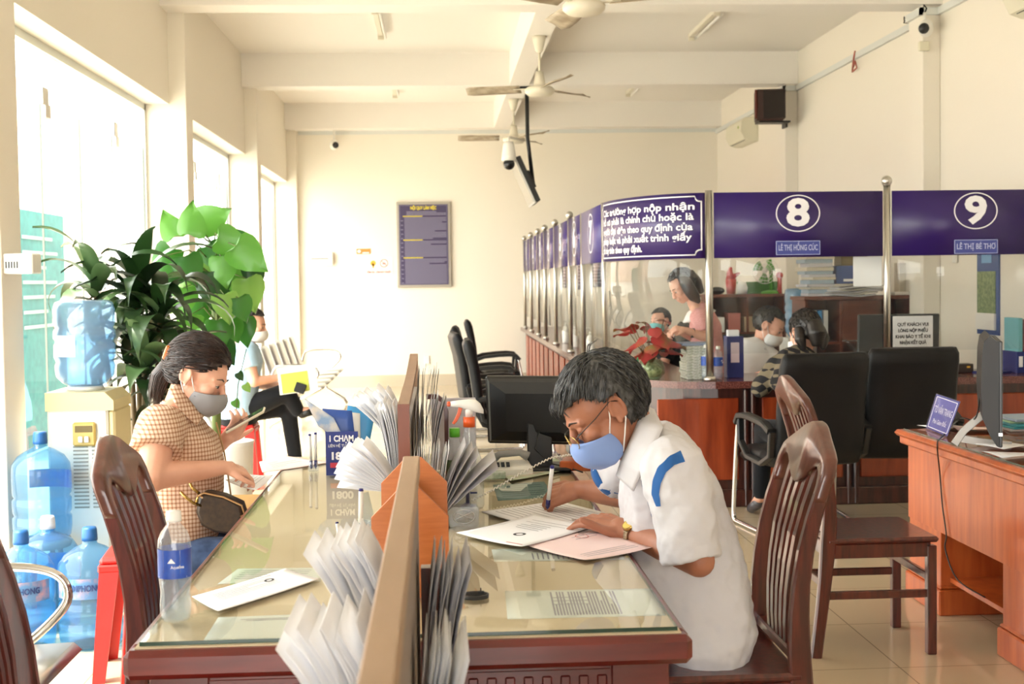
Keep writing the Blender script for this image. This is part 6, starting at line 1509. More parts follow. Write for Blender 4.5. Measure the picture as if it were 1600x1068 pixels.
# ------------------------------------------------------------------ spray bottle and friends
p = onz(735, 793, ZD); t = T('spray_bottle', 'clear spray bottle with white and orange trigger head on the desk', 'spray bottle', p)
orp = pm('orange_plastic', '#dd5a22', .35)
t.p('bottle_body', lathe_mb([(.001, .002), (.038, .0), (.042, .008), (.042, .10), (.040, .135), (.030, .165), (.020, .185), (.017, .20), (.021, .215), (.016, .23), (.015, .25), (.001, .25)], 28), clearp)
m = MB(); m.cyl((0,0,.245), (0,0,.275), .018, .0175, 20); t.p('collar', m, orp)
m = MB(); m.rings([[Vector((x, y*w, z+h_*q_)) for y, q_ in ((-1, -.8), (-.7, -1), (.7, -1), (1, -.8), (1, .6), (.6, 1), (-.6, 1), (-1, .6))] for x, z, w, h_ in ((-.055, .315, .007, .007), (-.03, .315, .010, .010), (0, .312, .013, .016), (.02, .308, .014, .019), (.035, .300, .012, .014), (.044, .290, .006, .006))]); m.cyl((0,0,.275), (0,0,.305), .011, .012, 14); t.p('trigger_head', m, white_p)
m = MB(); m.box((-.060, 0, .315), (.012, .015, .015), bev=.003); t.p('nozzle', m, orp)
m = MB(); m.ribbon([(-.025, 0, .305), (-.030, 0, .285), (-.040, 0, .265), (-.048, 0, .255)], [.012, .011, .010, .008], [.008, .008, .007, .005], (0, 1, 0)); t.p('trigger', m, orp)
m = MB(); m.cyl((0,0,.01), (0,0,.245), .0025); t.p('dip_tube', m, white_p)
m = MB(); m.b2((-.001, -.0432, .05), (.02, -.0428, .055)); t.p('blue_mark', m, navy)
p = onz(712, 778, ZD); t = T('sanitiser_bottle', 'clear bottle with bright green cap left of the spray bottle', 'bottle', p)
t.p('bottle_body', lathe_mb([(.001, .002), (.030, .0), (.033, .01), (.033, .13), (.028, .16), (.016, .18), (.014, .20), (.001, .20)], 24), clearp)
m = MB(); m.cyl((0,0,.195), (0,0,.222), .017, .0165, 20); t.p('cap', m, pm('green_plastic', '#58b02c', .35))
m = MB(); m.grid(lambda u, v: Vector((.0336*math.cos(-2.5+u*1.9), .0336*math.sin(-2.5+u*1.9), .08+.045*v)), 10, 1); t.p('label', m, pm('olive_label', '#5a6b4a', .5))
p = onz(725, 820, ZD); t = T('clear_box', 'clear embossed plastic box on the desk below the spray bottle', 'box', p)
pr = [(-.036, 0), (.036, 0), (.041, .006), (.042, .045), (.036, .055), (-.036, .055), (-.042, .045), (-.041, .006)]
m = MB(); m.prism(pr, p+Vector((0, -.022, 0)), (1,0,0), (0,0,1), (0,.05,0)); bx_ = t.w('box', m, clearp)
m = MB()
for s_ in (-1, 1): m.tube([p+Vector((-.022, -.023, .03+s_*.009)), p+Vector((0, -.0235, .03)), p+Vector((.022, -.023, .03-s_*.009))], .0025, 6)
m.tube([p+Vector((.030*math.cos(a_*PI/12), -.023, .028+.019*math.sin(a_*PI/12))) for a_ in range(25)], .0015, 6); t.w('embossing', m, glassy('frosted', (.9,.9,.9), .25, (.9,.9,.9), .1), bx_)
p = onz(730, 785, ZD)+Vector((.0, -.08, 0)); t = T('counter_pen_base', 'navy desk pen in its base with white coiled cord', 'desk pen', p)
m = MB(); m.lathe([(.001, 0), (.022, 0), (.020, .008), (.008, .014), (.001, .016)], p); t.w('base', m, MATS['navy_plastic']); m = MB(); m.cyl(p+Vector((0,0,.012)), p+Vector((0,-.004,.075)), .006, .005, 12); t.w('pen_body', m, MATS['navy_plastic'])
cps = [(p+Vector((.01, 0, .02))), onz(770, 780, ZD)+Vector((0,0,.03)), onz(815, 762, ZD)+Vector((0,0,.05)), onz(860, 742, ZD)+Vector((0,0,.06)), onz(898, 735, ZD)+Vector((0,0,.06))]
m = MB(); P = []
for i in range(240):
    u = i/239*(len(cps)-1); j = min(int(u), len(cps)-2); c = cps[j].lerp(cps[j+1], u-j); a_ = i*.9; P.append(c+Vector((0, math.cos(a_)*.003, math.sin(a_)*.003)))
m.tube(P, .0022, 5); t.w('coiled_cord', m, white_cord)
# ------------------------------------------------------------------ monitor, phone and papers at the far right of the desk
mc = at(838, 640, 4.62); t = T('computer_monitor', 'black computer monitor seen from behind on the far right of the desk', 'monitor', (mc.x, 4.72, ZD))
R = rotm(.10, 0, -.30)
m = MB(); m.box(mc, (.37, .022, .25), R, .006); t.w('screen_bezel', m, pm('black_bezel', '#0c0d0f', .3))
m = MB(); m.rings([[mc+R @ Vector((x*s1, y, z*s2)) for x, z in ((-1, -1), (1, -1), (1, 1), (-1, 1))] for s1, s2, y in ((.178, .118, .011), (.165, .108, .03), (.10, .07, .055))], smooth=False)
m.v = [mc+R @ (lambda q_: Vector((q_.x, -q_.y, q_.z)))(R.inverted() @ (v-mc)) for v in m.v]; bc = t.w('back_cover', m, black_p)
m = MB()
for k_ in range(14): m.box(mc+R @ Vector((.0-.0, -.031, .045+.0045*k_)), (.30-.006*k_, .0015, .0018), R)
t.w('vent_slots', m, pm('vent_black', '#050505', .6), bc)
m = MB(); b_ = mc+R @ Vector((.02, -.045, -.06)); m.box((b_.x, b_.y+.01, (b_.z+ZD)/2-.01), (.09, .03, b_.z-ZD+.06), bev=.004); m.box((b_.x, b_.y+.02, ZD+.008), (.22, .17, .014), bev=.005); t.w('stand', m, black_p)
m = MB(); m.tube([mc+R @ Vector((.02, -.05, -.06)), (b_.x-.02, b_.y-.03, ZD+.08), (b_.x+.03, b_.y-.05, ZD+.03), (b_.x+.10, b_.y-.04, ZD+.012), (b_.x+.14, b_.y-.12, ZD+.006)], .003, 6); t.w('cable', m, black_p)
p = at(908, 690, 4.9); t = T('desktop_computer', 'black computer box with rear sockets behind the head of the writing man', 'computer', (p.x, p.y, ZD))
m = MB(); m.b2((p.x-.045, p.y-.0, ZD), (p.x+.045, p.y+.15, ZD+.30), .006); q_ = t.w('case', m, black_p); m = MB(); m.b2((p.x-.02, p.y-.003, ZD+.10), (p.x+.005, p.y, ZD+.17)); t.w('port_plate', m, steel, q_)
m = MB(); m.tube([(p.x-.01, p.y-.005, ZD+.13), (p.x+.0, p.y-.05, ZD+.08), (p.x+.02, p.y-.10, ZD+.04), (p.x+.05, p.y-.15, ZD+.006)], .004, 6); t.w('cable', m, black_p)
p = onz(800, 742, ZD); t = T('desk_telephone', 'grey and black desk telephone between the spray bottle and the monitor', 'telephone', p)
m = MB(); m.box(p+Vector((.0, .03, .02)), (.14, .10, .035), rotm(.15, 0, .1), .008); t.w('base', m, white_p); m = MB(); m.tube([p+Vector((-.065, .03, .055)), p+Vector((-.04, .03, .07)), p+Vector((.03, .03, .075)), p+Vector((.06, .03, .06))], [.018, .012, .012, .018], 10); t.w('handset', m, grey_p)
m = MB()
for i in range(3):
    for j in range(3): m.box(p+Vector((-.05+i*.018, -.018+j*.014, .036+j*.003)), (.012, .009, .006))
t.w('keypad', m, black_p)
quad_sheet('leaflet', 'colour printed leaflet lying in front of the monitor', ((800, 752), (778, 738), (868, 716), (893, 732)), ZD+.002, pm('map_print', '#cfd0c0', .5, col2='#9fae8c', scale=18), [('print_lines', faint_r, lines(.1, .9, .2, .8, 5, 19, .02))], curl=.004, cat='leaflet')
p = onz(770, 748, ZD); m = MB(); m.box(p+Vector((0, 0, .014)), (.085, .04, .028), rotm(0,0,.1), .004); one(m, 'label_box', pm('box_print', '#d9ddd6', .5, col2='#9db29a', scale=40), 'small printed white box behind the spray bottle', 'box')
m = MB(); p = onz(905, 735, ZD); m.box(p+Vector((.05, .02, .02)), (.22, .12, .035), rotm(0, 0, -.25), .004); one(m, 'wooden_tray', orange_w, 'orange wooden tray behind the pen hand of the writing man', 'tray')
# ------------------------------------------------------------------ things on the right desk
ZR = .760
p = onz(1556, 690, ZR); t = T('computer_monitor', 'slim black monitor on a silver stand, seen edge on, on the orange desk', 'monitor', p)
c = at(1543, 606, 5.0); MZ = Matrix.Rotation(-.372, 3, 'Z')
def spin(mb): mb.v = [c+MZ @ (v-c) for v in mb.v]; return mb
m = MB()
pf = [(.042, -.205), (.046, -.20), (.046, .195), (.038, .20), (.030, .20), (-.002, .222), (-.030, .20), (-.040, .15), (-.045, 0), (-.036, -.10), (.0, -.165), (.03, -.2)]
pf = [(-x_*.75+.0, z_) for x_, z_ in pf]
m.prism([(-x_, z_) for x_, z_ in pf], c+Vector((0, -.26, 0)), (1,0,0), (0,0,1), (0,.52,0)); t.w('back_cover', spin(m), black_p)
m = MB(); m.b2((c.x+.030, c.y-.262, c.z-.205), (c.x+.043, c.y+.262, c.z+.20), .003); t.w('screen_bezel', spin(m), pm('black_bezel', '#0c0d0f', .3)); m = MB(); m.b2((c.x+.0432, c.y-.25, c.z-.19), (c.x+.0438, c.y+.25, c.z+.19)); t.w('screen', spin(m), MATS['dark_screen'])
m = MB(); a = Vector((c.x-.01, c.y, c.z-.10)); m.ribbon([a, (c.x-.09, c.y, ZR+.06), (c.x-.125, c.y, ZR+.006)], .03, .012, (0, 1, 0)); m.ribbon([(c.x-.11, c.y, ZR+.03), (c.x-.02, c.y, ZR+.016), (c.x+.09, c.y, ZR+.006)], .03, .008, (0, 1, 0)); t.w('stand', spin(m), pm('silver_plastic', '#a8a59f', .35, .3))
m = MB(); m.box((c.x+.036, c.y-.2625, c.z-.155), (.014, .002, .012)); t.w('silver_badge', spin(m), steel)
# cable from the monitor down the side of the desk
xs_ = RX-.004; m = MB()
P = [Vector((c.x-.03, c.y, c.z-.03)), Vector((c.x-.06, c.y-.02, c.z-.12)), onz(1500, 664, ZR)+Vector((0,0,.03)), onz(1472, 684, ZR)+Vector((0,0,.006))]+[Vector((xs_-(0 if i else .0)+(.0 if i < 1 else .045), onx(x_, y_, RX+.045).y if i else onx(x_, y_, RX).y, onx(x_, y_, RX+.045).z if i else ZR-.012)) for i, (x_, y_) in enumerate(((1466, 696), (1470, 740), (1474, 790), (1480, 835)))]+[Vector((RX+.04, 5.2, .30)), Vector((RX+.05, 5.1, .2)), Vector((RX+.1, 4.95, .162))]
S_ = []
for i in range(len(P)-1):
    p0, p1, p2, p3 = P[max(i-1, 0)], P[i], P[i+1], P[min(i+2, len(P)-1)]
    for k_ in range(6): u = k_/6; S_.append(.5*((2*p1)+(p2-p0)*u+(2*p0-5*p1+4*p2-p3)*u*u+(3*p1-p0-3*p2+p3)*u**3))
S_.append(P[-1]); m.tube(S_, .003, 6); one(m, 'power_cable', black_p, 'thin black cable running from the slim monitor down the orange desk side', 'cable')
# acrylic name stand
BL, BR = onz(1446, 669, ZR), onz(1480, 683, ZR); TL, TR = at(1463, 614, BL.y+.03), at(1501, 627, BR.y+.03)
t = T('name_stand', 'blue and white acrylic tent name stand on the corner of the orange desk', 'name stand', (BL+BR)/2)
def f_(u, v, o=0): return BL.lerp(BR, u).lerp(TL.lerp(TR, u), v)+Vector((-.35, -.9, .2))*o
bk0, bk1 = BL+Vector((.05, .10, 0)), BR+Vector((.05, .10, 0))
u_ = (BR-BL).length; ux = (BR-BL).normalized()
m = MB(); m.slab(lambda u, v: f_(u, v), 12, 12, .003); m.slab(lambda u, v: bk0.lerp(bk1, u).lerp(TL.lerp(TR, u), v), 1, 1, .003); st = t.w('acrylic_tent', m, glassy('acrylic_tent', (.92, .92, .97), .08, (.8, .8, .95), .03, gloss=.5))
m = MB(); m.slab(lambda u, v: f_(.02+.96*u, .02+.96*v, .003), 12, 12, .0008); cd_ = t.w('name_card', m, pm('name_card_blue', '#34389a', .4))
m = MB()
for u0, v0, u1, v1 in ((.07, .07, .93, .085), (.07, .915, .93, .93), (.07, .07, .085, .93), (.915, .07, .93, .93)): m.slab(lambda u, v: f_(u0+(u1-u0)*u, v0+(v1-v0)*v, .0045), 10, 10, .0004)
t.w('card_border', m, sign_w, cd_)
def cardtext(s_, sz, vc, w_): text(s_, sz, (0,0,0), (1,0,0), (0,0,1), sign_w, cd_, t.loc, bold=.0015, fit=w_, bend=lambda x, y, z: f_(.5+x, vc+y, .006))
cardtext('TÔ VĂN TRANG', .26, .58, .74); cardtext('Phó Giám Đốc', .17, .27, .58)
# stack of folders and loose papers on the right desk
cols = [('#8a9db0', 'grey blue'), ('#3f9aa6', 'teal'), ('#d8d6d0', 'white'), ('#9ec4a0', 'pale green'), ('#c9ccd8', 'pale lilac')]
z = ZR+.001; rr = random.Random(2); pz = onz(1620, 670, ZR)
for i, (cc__, nm) in enumerate([cols[2], cols[1], cols[1], cols[3], cols[0]]):
    th = (.012, .010, .012, .008, .012)[i]
    lab = ('white document pad at the bottom of the folder stack on the orange desk', 'teal folder second from the bottom of the stack on the orange desk', 'teal folder in the middle of the stack on the orange desk', 'pale green folder second from the top of the stack', 'grey blue folder on top of the stack on the orange desk')[i]
    m = MB(); m.box((pz.x+rr.uniform(-.01, .01), pz.y+rr.uniform(-.01, .01), z+th/2), (.31, .22, th), rotm(0, 0, rr.uniform(-.15, .15)), .002); one(m, 'folder', pm('folder_'+nm.replace(' ', '_'), cc__, .5), lab, 'folder', 'folders stacked on the orange desk'); z += th+.001
for i, (px_, py_, r_) in enumerate(((1480, 668, .3), (1530, 672, -.2), (1575, 700, .4), (1590, 716, .1))):
    p = onz(px_, py_, ZR); m = MB(); m.slab(lambda u, v: p+rotm(0, 0, r_) @ Vector(((u-.5)*.21, (v-.5)*.15, .004*i+.004+.006*math.sin(3*u+2*v))), 4, 4, .0008)
    one(m, 'loose_paper', (paper_m, pink_pap, paper_m, paper_g)[i], ('loose white sheet left of the slim monitor stand', 'loose pinkish sheet behind the slim monitor stand', 'loose white sheet in front of the folder stack', 'greyish sheet nearest the camera on the orange desk')[i], 'paper')
# ------------------------------------------------------------------ on the counter
def onc(px, py): return onz(px, py, CT)
wp = pb
for (px, py, s_, lab) in ((1118, 598, 1.0, 'left one of two small water bottles beside the steel post'), (1141, 599, .95, 'right one of two small water bottles, before the dark blue leaflet box')):
    p = onc(px, py); dup(pb, (p.x, 8.10, CT), .6, lab, 'water bottles on the counter', scale=s_)
p = onc(1148, 590); t = T('leaflet_box', 'dark blue box with white label holding papers on the counter', 'leaflet box', (p.x, 8.25, CT))
m = MB(); bxx = at(1148, 560, 8.22).x; m.b2((bxx-.055, 8.20, CT), (bxx+.055, 8.30, CT+.27), .003); q_ = t.w('box', m, navy); m = MB(); m.b2((bxx-.03, 8.197, CT+.10), (bxx+.025, 8.2, CT+.23)); t.w('label', m, pm('pinkish_label', '#d8c6d0', .6), q_)
m = MB(); m.b2((bxx-.04, 8.22, CT+.27), (bxx+.03, 8.28, CT+.31)); t.w('papers', m, paper_m)
z = CT+.001; nb_ = at(1086, 580, 8.22); rr = random.Random(6)
for i in range(13):
    th = .0175; m = MB(); m.box((nb_.x+rr.uniform(-.006, .006), 8.22, z+th/2), (.155 if i < 12 else .2, .21, th), rotm(0, 0, rr.uniform(-.06, .06)), .002)
    o = one(m, 'notebook', pm('notebook_cover', '#c9cac4', .6, col2='#9aa08c', scale=70) if i < 12 else pm('blue_grey_cover', '#7d88a0', .6), 'white edged notebook in the stack beside the steel post on the counter' if i < 12 else 'blue grey notebook on top of the notebook stack', 'notebook', 'notebooks stacked on the counter' if i < 12 else None); z += th+.0005
p = Vector((at(1018, 575, 8.2).x, 8.2, CT)); t = T('potted_plant', 'red leaved plant in a round glass bowl on the counter corner', 'plant', p)
t.p('glass_bowl', lathe_mb([(.001, .002), (.05, .0), (.085, .04), (.09, .075), (.075, .115), (.06, .13), (.001, .125)], 24), glassy('bowl_glass', (.75, .85, .7), .12, (.5, .6, .4), .03))
m = MB(); m.ball((0,0,.06), (.07, .07, .05)); t.p('roots', m, pm('mossy_roots', '#4c5a30', .8, col2='#b9b89a', scale=30))
lm = MB(); sm_ = MB(); rr = random.Random(15)
redl = pm('red_leaf', '#a83e3c', .45, col2='#6a7a3a', scale=9, thr=(.5, .75)); leafmat_trans(redl, .25)
for k_ in range(20):
    a_ = k_*2.4; e_ = rr.uniform(-.5, 1.2); r_ = rr.uniform(.05, .18); o = Vector((math.cos(a_)*r_, math.sin(a_)*r_*.7, .20+r_*.2+rr.uniform(-.04, .18)))
    d = Vector((math.cos(a_)*.8, math.sin(a_)*.8, -.5+rr.uniform(-.4, .5))).normalized(); s_ = Vector((-math.sin(a_), math.cos(a_), .3)).normalized(); s_ = (s_-d*s_.dot(d)).normalized()
    heart(lm, o, d, s_, rr.uniform(.09, .14)); sm_.tube([(0,0,.1), (o.x*.4, o.y*.4, .18), o], .003, 5)
t.p('foliage', lm, redl); t.p('stem', sm_, stem_m)
for k_, (px, c_) in enumerate(((988, '#d8d23a'), (996, '#3e9a6a'))):
    p = Vector((at(px, 580, 8.1).x, 8.12, CT)); m = MB(); m.cyl(p, p+Vector((.005, 0, .13)), .008, .007, 10); t = T('highlighter', ('yellow highlighter pen standing on the counter corner', 'green highlighter pen standing on the counter corner')[k_], 'pen', p); t.w('barrel', m, pm('hl_%d' % k_, c_, .4)); m = MB(); m.cyl(p+Vector((.005,0,.13)), p+Vector((.006,0,.15)), .006, .004, 10); t.w('cap', m, pm('hl_green', '#2f8a5a', .4))
def pump_bottle():
    t = T('pump_bottle', 'x', 'bottle'); t.p('bottle_body', lathe_mb([(.001, 0), (.035, 0), (.038, .01), (.038, .13), (.03, .16), (.014, .175), (.001, .175)]), white_p)
    m = MB(); m.cyl((0,0,.17), (0,0,.20), .012); m.cyl((0,0,.20), (0,0,.225), .005); m.box((-.015, 0, .23), (.05, .014, .012), bev=.004); t.p('pump', m, white_p); return t.o
pu = pump_bottle(); first = True
for px, py, lab in ((880, 555, 'white pump bottle on the long counter, nearest of the row'), (866, 543, 'white pump bottle on the long counter, second of the row'), (855, 536, 'white pump bottle on the long counter, third of the row')):
    p = onc(px, py); loc = (max(1.30, p.x), p.y, CT)
    if first: pu.location = loc; tag(pu, lab, None, 'pump bottles on the long counter'); first = False
    else: dup(pu, loc, .3, lab)
for px, py, lab in ((897, 562, 'black desk phone shape on the long counter behind the nearest post'), (845, 530, 'small black holder at the far end of the long counter')):
    p = onc(px, py); m = MB(); m.box((max(1.4, p.x), p.y, CT+.03), (.12, .14, .06), bev=.01); one(m, 'telephone' if px > 890 else 'pen_holder', black_p if px < 890 else grey_p, lab.replace('black desk phone shape', 'grey desk phone'), 'phone' if px > 890 else 'holder')
# monitor with paper notice behind window 8 and 9
c = at(1405, 528, 8.34); t = T('computer_monitor', 'large black monitor behind the counter with a paper notice stuck on its back', 'monitor', (c.x, 8.36, CT))
m = MB(); m.box((c.x, 8.36, c.z-.005), (.55, .03, .33), rotm(.05, 0, 0), .006); bk_ = t.w('back_cover', m, pm('charcoal_plastic', '#2b2e30', .45)); m = MB(); m.box((c.x, 8.39, CT+.07), (.06, .03, .16)); m.box((c.x, 8.39, CT+.006), (.24, .16, .012), bev=.003); t.w('stand', m, black_p)
m = MB(); pc_ = at(1426, 518, 8.33); m.b2((pc_.x-.135, 8.325, pc_.z-.10), (pc_.x+.135, 8.329, pc_.z+.105)); pn = t.w('paper_notice', m, paper_m, bk_)
for i, s_ in enumerate(('QUÝ KHÁCH VUI', 'LÒNG NỘP PHIẾU', 'KHAI BÁO Y TẾ KHI', 'NHẬN KẾT QUẢ')): text(s_, .030, (pc_.x, 8.324, pc_.z+.048-i*.040), (1,0,0), (0,0,1), ink, pn, t.loc, bold=.0008, fit=(.21, .2, .235, .18)[i])
dup(oc, (3.42, 9.15, 0), -PI/2, 'empty black office chair behind counter window 9')
dup(oc, (2.02, 12.1, 0), PI, 'black office chair behind the long counter, farther one')
m = MB(); c = at(1008, 490, 11.6); m.slab(lambda u, v: Vector((c.x-.12+.24*u, 11.75, c.z-.12+.2*v)), 1, 1, .01); 
p = at(1366, 422, 8.06); m = MB(); m.b2((at(1333, 400, 8.0).x, 7.997, at(1333, 447, 8.0).z), (2.81, 8.001, BB-.002)); one(m, 'paper_sheet', paper_m, 'blank white sheet taped to the clear screen left of the middle post', 'paper')
# folder box at the far right end
p = at(1592, 580, 8.2); t = T('folder_box', 'blue box of upright folders at the right end of the counter', 'folder box', (3.82, 8.25, CT))
m = MB(); m.b2((3.76, 8.15, CT), (3.90, 8.38, CT+.14), .003); q_ = t.w('box', m, navy); m = MB(); m.b2((3.775, 8.147, CT+.04), (3.80, 8.15, CT+.11)); t.w('label', m, paper_m, q_)
for i, (c_, nm) in enumerate((('#6fb0b8', 'pale teal'), ('#b8485a', 'red patterned'), ('#d8d0c8', 'white'))): m = MB(); m.b2((3.775+i*.04, 8.16, CT+.01), (3.805+i*.04, 8.37, CT+.36-i*.01), .002); one(m, 'folder', pm('file_%s' % nm.replace(' ', '_'), c_, .6), nm+' folder standing in the blue box at the right end of the counter', 'folder')
m = MB(); p = onc(1560, 586); m.box((3.62, 8.22, CT+.006), (.2, .15, .012), rotm(0, 0, .3)); one(m, 'tablet', navy, 'thin dark blue pad lying left of the blue folder box', 'pad')
p = Vector((onc(1492, 580).x, 8.3, CT)); m = MB(); m.box(p+Vector((0, 0, .03)), (.13, .1, .06), bev=.004); t = T('calculator_box', 'dark brown box with small yellow tag on the counter behind window 9', 'box', p); q_ = t.w('box', m, pm('dark_brown_box', '#2c1f1a', .4)); m = MB(); m.box(p+Vector((.03, -.051, .04)), (.022, .002, .012)); t.w('yellow_tag', m, MATS['amber_print'], q_)
# ------------------------------------------------------------------ cabinets behind the counter
cabm = pm('cabinet_brown', '#5c2c1e', .45, col2='#6e3826', scale=5, stretch=(1,1,4)); ZC = 1.285
def cabinet(lab, x0, x1, y, shelves):
    t = T('cabinet', lab, 'cabinet', ((x0+x1)/2, y+.2, 0)); m = MB(); m.b2((x0-.01, y-.01, ZC-.03), (x1+.01, y+.42, ZC), .003); t.w('top', m, cabm)
    for x in shelves: m = MB(); m.b2((x-.01, y, 0), (x+.01, y+.40, ZC-.03)); t.w('side_panel', m, cabm)
    m = MB(); m.b2((x0, y+.385, 0), (x1, y+.40, ZC-.03)); t.w('back_panel', m, cabm)
    for z in (.08, .50, .90): m = MB(); m.b2((x0+.01, y+.01, z-.01), (x1-.01, y+.385, z+.01)); t.w('shelf', m, cabm)
    return t
x0, x1 = at(1258, 460, 10.4).x, 3.92
t = cabinet('open brown wooden cabinet by the right wall covered with papers', x0, x1, 10.4, (x0+.01, x0+.30, x1-.30, x1-.01))
m = MB(); m.b2((x0+.31, 10.39, .92), (x1-.31, 10.41, ZC-.035)); t.w('fascia', m, cabm)
x2, x3 = at(1108, 460, 12.5).x, at(1228, 460, 12.5).x
cabinet('open brown wooden cabinet farther back with a green fan on top', x2, x3, 12.5, (x2+.01, (x2+x3)/2, x3-.01))
# goods on cabinet tops
def gx(px, y): return at(px, 440, y).x
zc = ZC+.001; Y7 = 12.7
fx = gx(1193, Y7); t = T('desk_fan', 'green desk fan with clear guard on the farther cabinet', 'fan', (fx+.08, Y7, zc)); grn = pm('lime_plastic', '#5aa63c', .4)
m = MB(); m.lathe([(.001, 0), (.11, 0), (.10, .02), (.03, .035), (.001, .035)], (fx+.08, Y7, zc)); m.tube([(fx+.08, Y7, zc+.03), (fx+.08, Y7+.02, zc+.26), (fx+.06, Y7+.02, zc+.34)], [.022, .018, .03], 12); t.w('stand', m, grn)
cz = zc+.23; m = MB()
for r_ in (.13, .10, .065): m.tube([(fx-.0+r_*math.cos(a_*PI/14), Y7-.06-(.13-r_)*.2, cz+r_*math.sin(a_*PI/14)) for a_ in range(29)], .003, 5, cap=False)
for k_ in range(20): a_ = k_*PI/10; m.cyl((fx+.02*math.cos(a_), Y7-.075, cz+.02*math.sin(a_)), (fx+.13*math.cos(a_), Y7-.055, cz+.13*math.sin(a_)), .0018, seg=5)
t.w('guard', m, white_p)
for k_ in range(3):
    a_ = k_*2.094+.5; m = MB(); m.slab(lambda u, v: Vector((fx, Y7-.03, cz))+Vector((math.cos(a_+(v-.5)*1.1)*(.02+.09*u), (v-.5)*.03, math.sin(a_+(v-.5)*1.1)*(.02+.09*u))), 4, 6, .002); t.w('blade', m, grn)
m = MB(); m.ball((fx, Y7-.05, cz), (.028, .03, .028)); t.w('hub', m, white_p)
bx0 = gx(1160, Y7); m = MB(); m.rings([[Vector((bx0+.2+x*s_, 12.88+y*s_*.8, zc+z)) for x, y in ((-.2, -.1), (.2, -.1), (.2, .1), (-.2, .1))] for s_, z in ((.85, 0), (1, .12), (.95, .12), (.8, .01))], smooth=False); one(m, 'plastic_basket', pm('green_basket_plastic', '#3d8a2e', .5), 'green plastic basket behind the desk fan on the farther cabinet', 'basket')
rx_ = gx(1142, Y7); m = MB(); m.lathe([(.001, 0), (.045, 0), (.055, .15), (.001, .15)], (rx_, Y7, zc), 16); m.tube([(rx_, Y7, zc+.14), (rx_-.01, Y7, zc+.22), (rx_+.0, Y7, zc+.27)], [.05, .03, .015], 8); m.tube([(rx_, Y7, zc+.15), (rx_+.05, Y7, zc+.19), (rx_+.09, Y7, zc+.21)], [.035, .02, .01], 8); one(m, 'red_bag', pm('red_bag_plastic', '#c23a38', .5), 'bright red plastic bag on the farther cabinet left of the fan', 'bag')
bx_ = gx(1120, Y7); m = MB(); m.ball((bx_, Y7, zc+.035), (.08, .07, .04)); one(m, 'black_bundle', black_p, 'small black bundle at the left end of the farther cabinet', 'bundle')
wx_ = gx(1156, 12.6); m = MB(); m.lathe([(.001, 0), (.05, 0), (.06, .06), (.04, .12), (.001, .13)], (wx_+.02, 12.6, zc), 12); one(m, 'white_bag', white_p, 'white crumpled bag between the red bag and the desk fan', 'bag')
dx_ = gx(1219, 12.6); m = MB(); m.cyl((dx_, 12.62, zc), (dx_, 12.62, zc+.16), .022); m.ball((dx_, 12.62, zc+.18), .035); one(m, 'red_topped_bottle', pm('red_cap_bottle', '#b9423c', .5), 'red topped bottle at the right end of the farther cabinet', 'bottle')
Y8 = 10.5
dup(bpy.data.objects['dispenser_bottle'], (gx(1246, 10.9), 10.9, .93), .5, 'blue water bottle between the two brown cabinets', scale=(.8, .8, 1.05))
t = T('water_dispenser', 'grey dispenser base under the blue bottle between the cabinets', 'water dispenser', (gx(1246, 10.9), 10.9, 0)); m = MB(); m.b2((gx(1246, 10.9)-.13, 10.77, 0), (gx(1246, 10.9)+.13, 11.03, .925), .01); t.w('body', m, disp_w); m = MB(); m.b2((gx(1246, 10.9)-.05, 10.76, .7), (gx(1246, 10.9)+.05, 10.77, .8)); t.w('tap_panel', m, grey_p)
z = zc; rr = random.Random(21); sx0 = gx(1275, Y8)
for i in range(12):
    th = rr.uniform(.02, .035); m = MB(); m.box((sx0+.03+rr.uniform(-.02, .02), 10.6+rr.uniform(-.01, .01), z+th/2), (.22+rr.uniform(-.03, .02), .28, th), rotm(0, 0, rr.uniform(-.12, .12)), .002)
    one(m, 'document_bundle', (paper_g, pm('bluish_docs', '#9fb0bf', .7), pm('cream_docs', '#cfc7b4', .7))[i % 3], 'document bundle in the tall pile at the left of the near cabinet', 'document bundle', 'document bundles piled on the near cabinet'); z += th+.001
cx_ = gx(1305, Y8)+.12; m = MB(); m.b2((cx_-.13, 10.5, zc), (cx_+.13, 10.75, zc+.10), .003); one(m, 'cardboard_box', pm('white_box', '#d2cabf', .6), 'white cardboard box on the near cabinet beneath the blue box', 'box')
m = MB(); m.b2((cx_-.11, 10.5, zc+.101), (cx_+.17, 10.75, zc+.25), .003); t = T('gift_box', 'dark blue gift box stacked on the white box on the near cabinet', 'box', (cx_, 10.6, zc+.101)); q_ = t.w('box', m, pm('box_blue', '#2a4a8c', .5)); m = MB(); m.b2((cx_-.05, 10.497, zc+.12), (cx_+.05, 10.5, zc+.14)); t.w('white_print', m, sign_w, q_)
m = MB(); m.b2((cx_-.06, 10.52, zc+.251), (cx_+.16, 10.72, zc+.36), .003); one(m, 'brown_box', pm('olive_box', '#6b5a30', .5), 'olive brown box on top of the blue gift box', 'box')
z = zc
for i in range(6):
    th = .012; m = MB(); c_ = Vector((gx(1330, 10.4)+i*.012, 10.46, z)); r_ = rr.uniform(-.3, .3)
    m.slab(lambda u, v: c_+rotm(0, 0, r_) @ Vector(((u-.5)*.42, (v-.5)*.26, th/2+.008*math.sin(u*7+i))), 8, 4, .010); one(m, 'newspaper', (paper_g, pm('newsprint', '#b5b0a6', .8))[i % 2], 'crumpled newspaper spread on the near cabinet top', 'newspaper', 'newspapers on the near cabinet'); z += th+.004
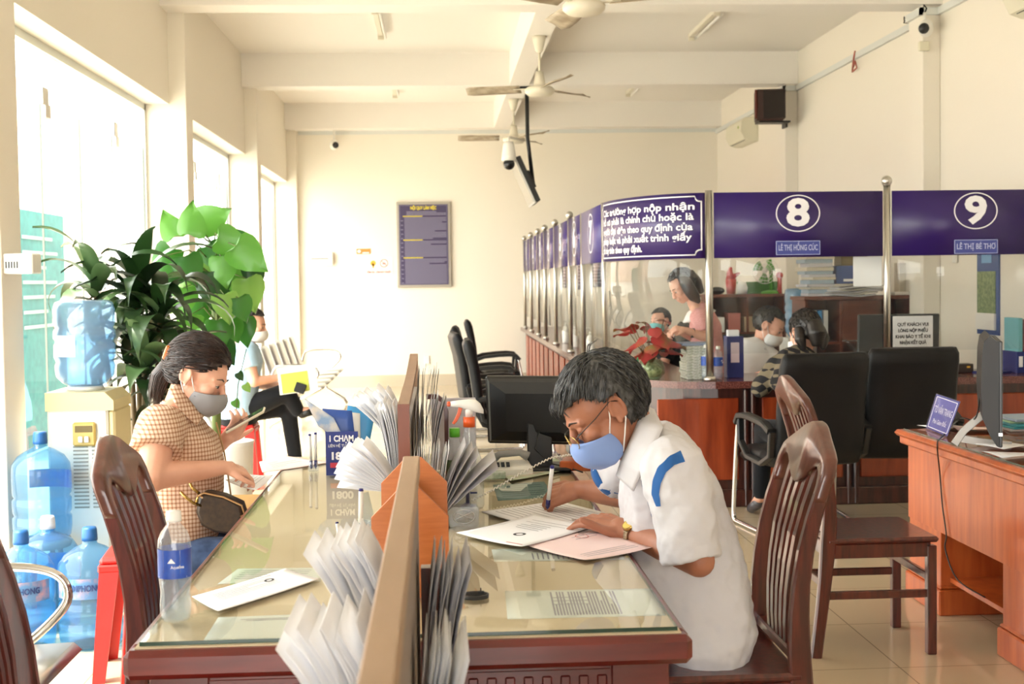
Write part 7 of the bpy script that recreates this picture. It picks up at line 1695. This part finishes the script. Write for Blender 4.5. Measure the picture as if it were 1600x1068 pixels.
m = MB(); m.b2((gx(1395, 10.5), 10.45, zc), (gx(1432, 10.5), 10.65, zc+.025), .002); one(m, 'document_tray', white_p, 'white document tray at the right end of the near cabinet', 'tray')
hx = gx(1402, 10.7); m = MB(); m.b2((hx-.01, 10.62, zc+.0), (hx+.06, 10.75, zc+.27), .003); one(m, 'box_file', pm('pale_box_file', '#c4bba8', .6), 'pale upright box file behind the middle post on the near cabinet', 'box file')
# binders on the cabinet shelves
bc_ = [('#c4c4c0', 'grey'), ('#e0ddd5', 'white'), ('#7fae7a', 'green'), ('#d26a34', 'orange'), ('#3f7fb0', 'blue')]
for i in range(9):
    xx = x0+.33+i*.034; h_ = .27-(.03*(4-i) if i < 4 else 0)
    m = MB(); m.box((xx, 10.56, .912+h_/2), (.028, .24, h_), rotm(0, .12 if i < 4 else 0, 0), .002) if False else m.b2((xx-.014, 10.42, .912), (xx+.014, 10.66, .912+h_), .002)
    c_, nm = bc_[(1, 0, 1, 0, 0, 1, 2, 3, 0)[i]]; one(m, 'binder', pm('binder_'+nm, c_, .6), 'binder on the upper shelf of the near cabinet, number %s from its left' % ('first', 'second', 'third', 'fourth', 'fifth', 'sixth', 'seventh', 'eighth', 'ninth')[i], 'binder', 'binders on the near cabinet shelf')
for i in range(3):
    xx = x0+.08+i*.05; m = MB(); m.b2((xx-.018, 10.42, .912), (xx+.018, 10.64, 1.17), .002); c_, nm = bc_[(1, 4, 0)[i]]; one(m, 'binder', pm('binder_'+nm, c_, .6), nm+' binder in the leftmost compartment of the near cabinet', 'binder', 'binders in the left compartment')
for i in range(4):
    xx = x2+.10+i*.16; m = MB(); m.b2((xx-.06, 12.53, .912), (xx+.06, 12.75, 1.06+.04*(i % 2)), .003); one(m, 'carton', (white_p, pm('carton_red', '#b0625a', .6), pm('carton_tan', '#c0a888', .6), pm('carton_blue', '#8fa4b8', .6))[i], ('white', 'reddish', 'tan', 'bluish')[i]+' carton on the shelf of the farther cabinet', 'carton')
flush_texts()
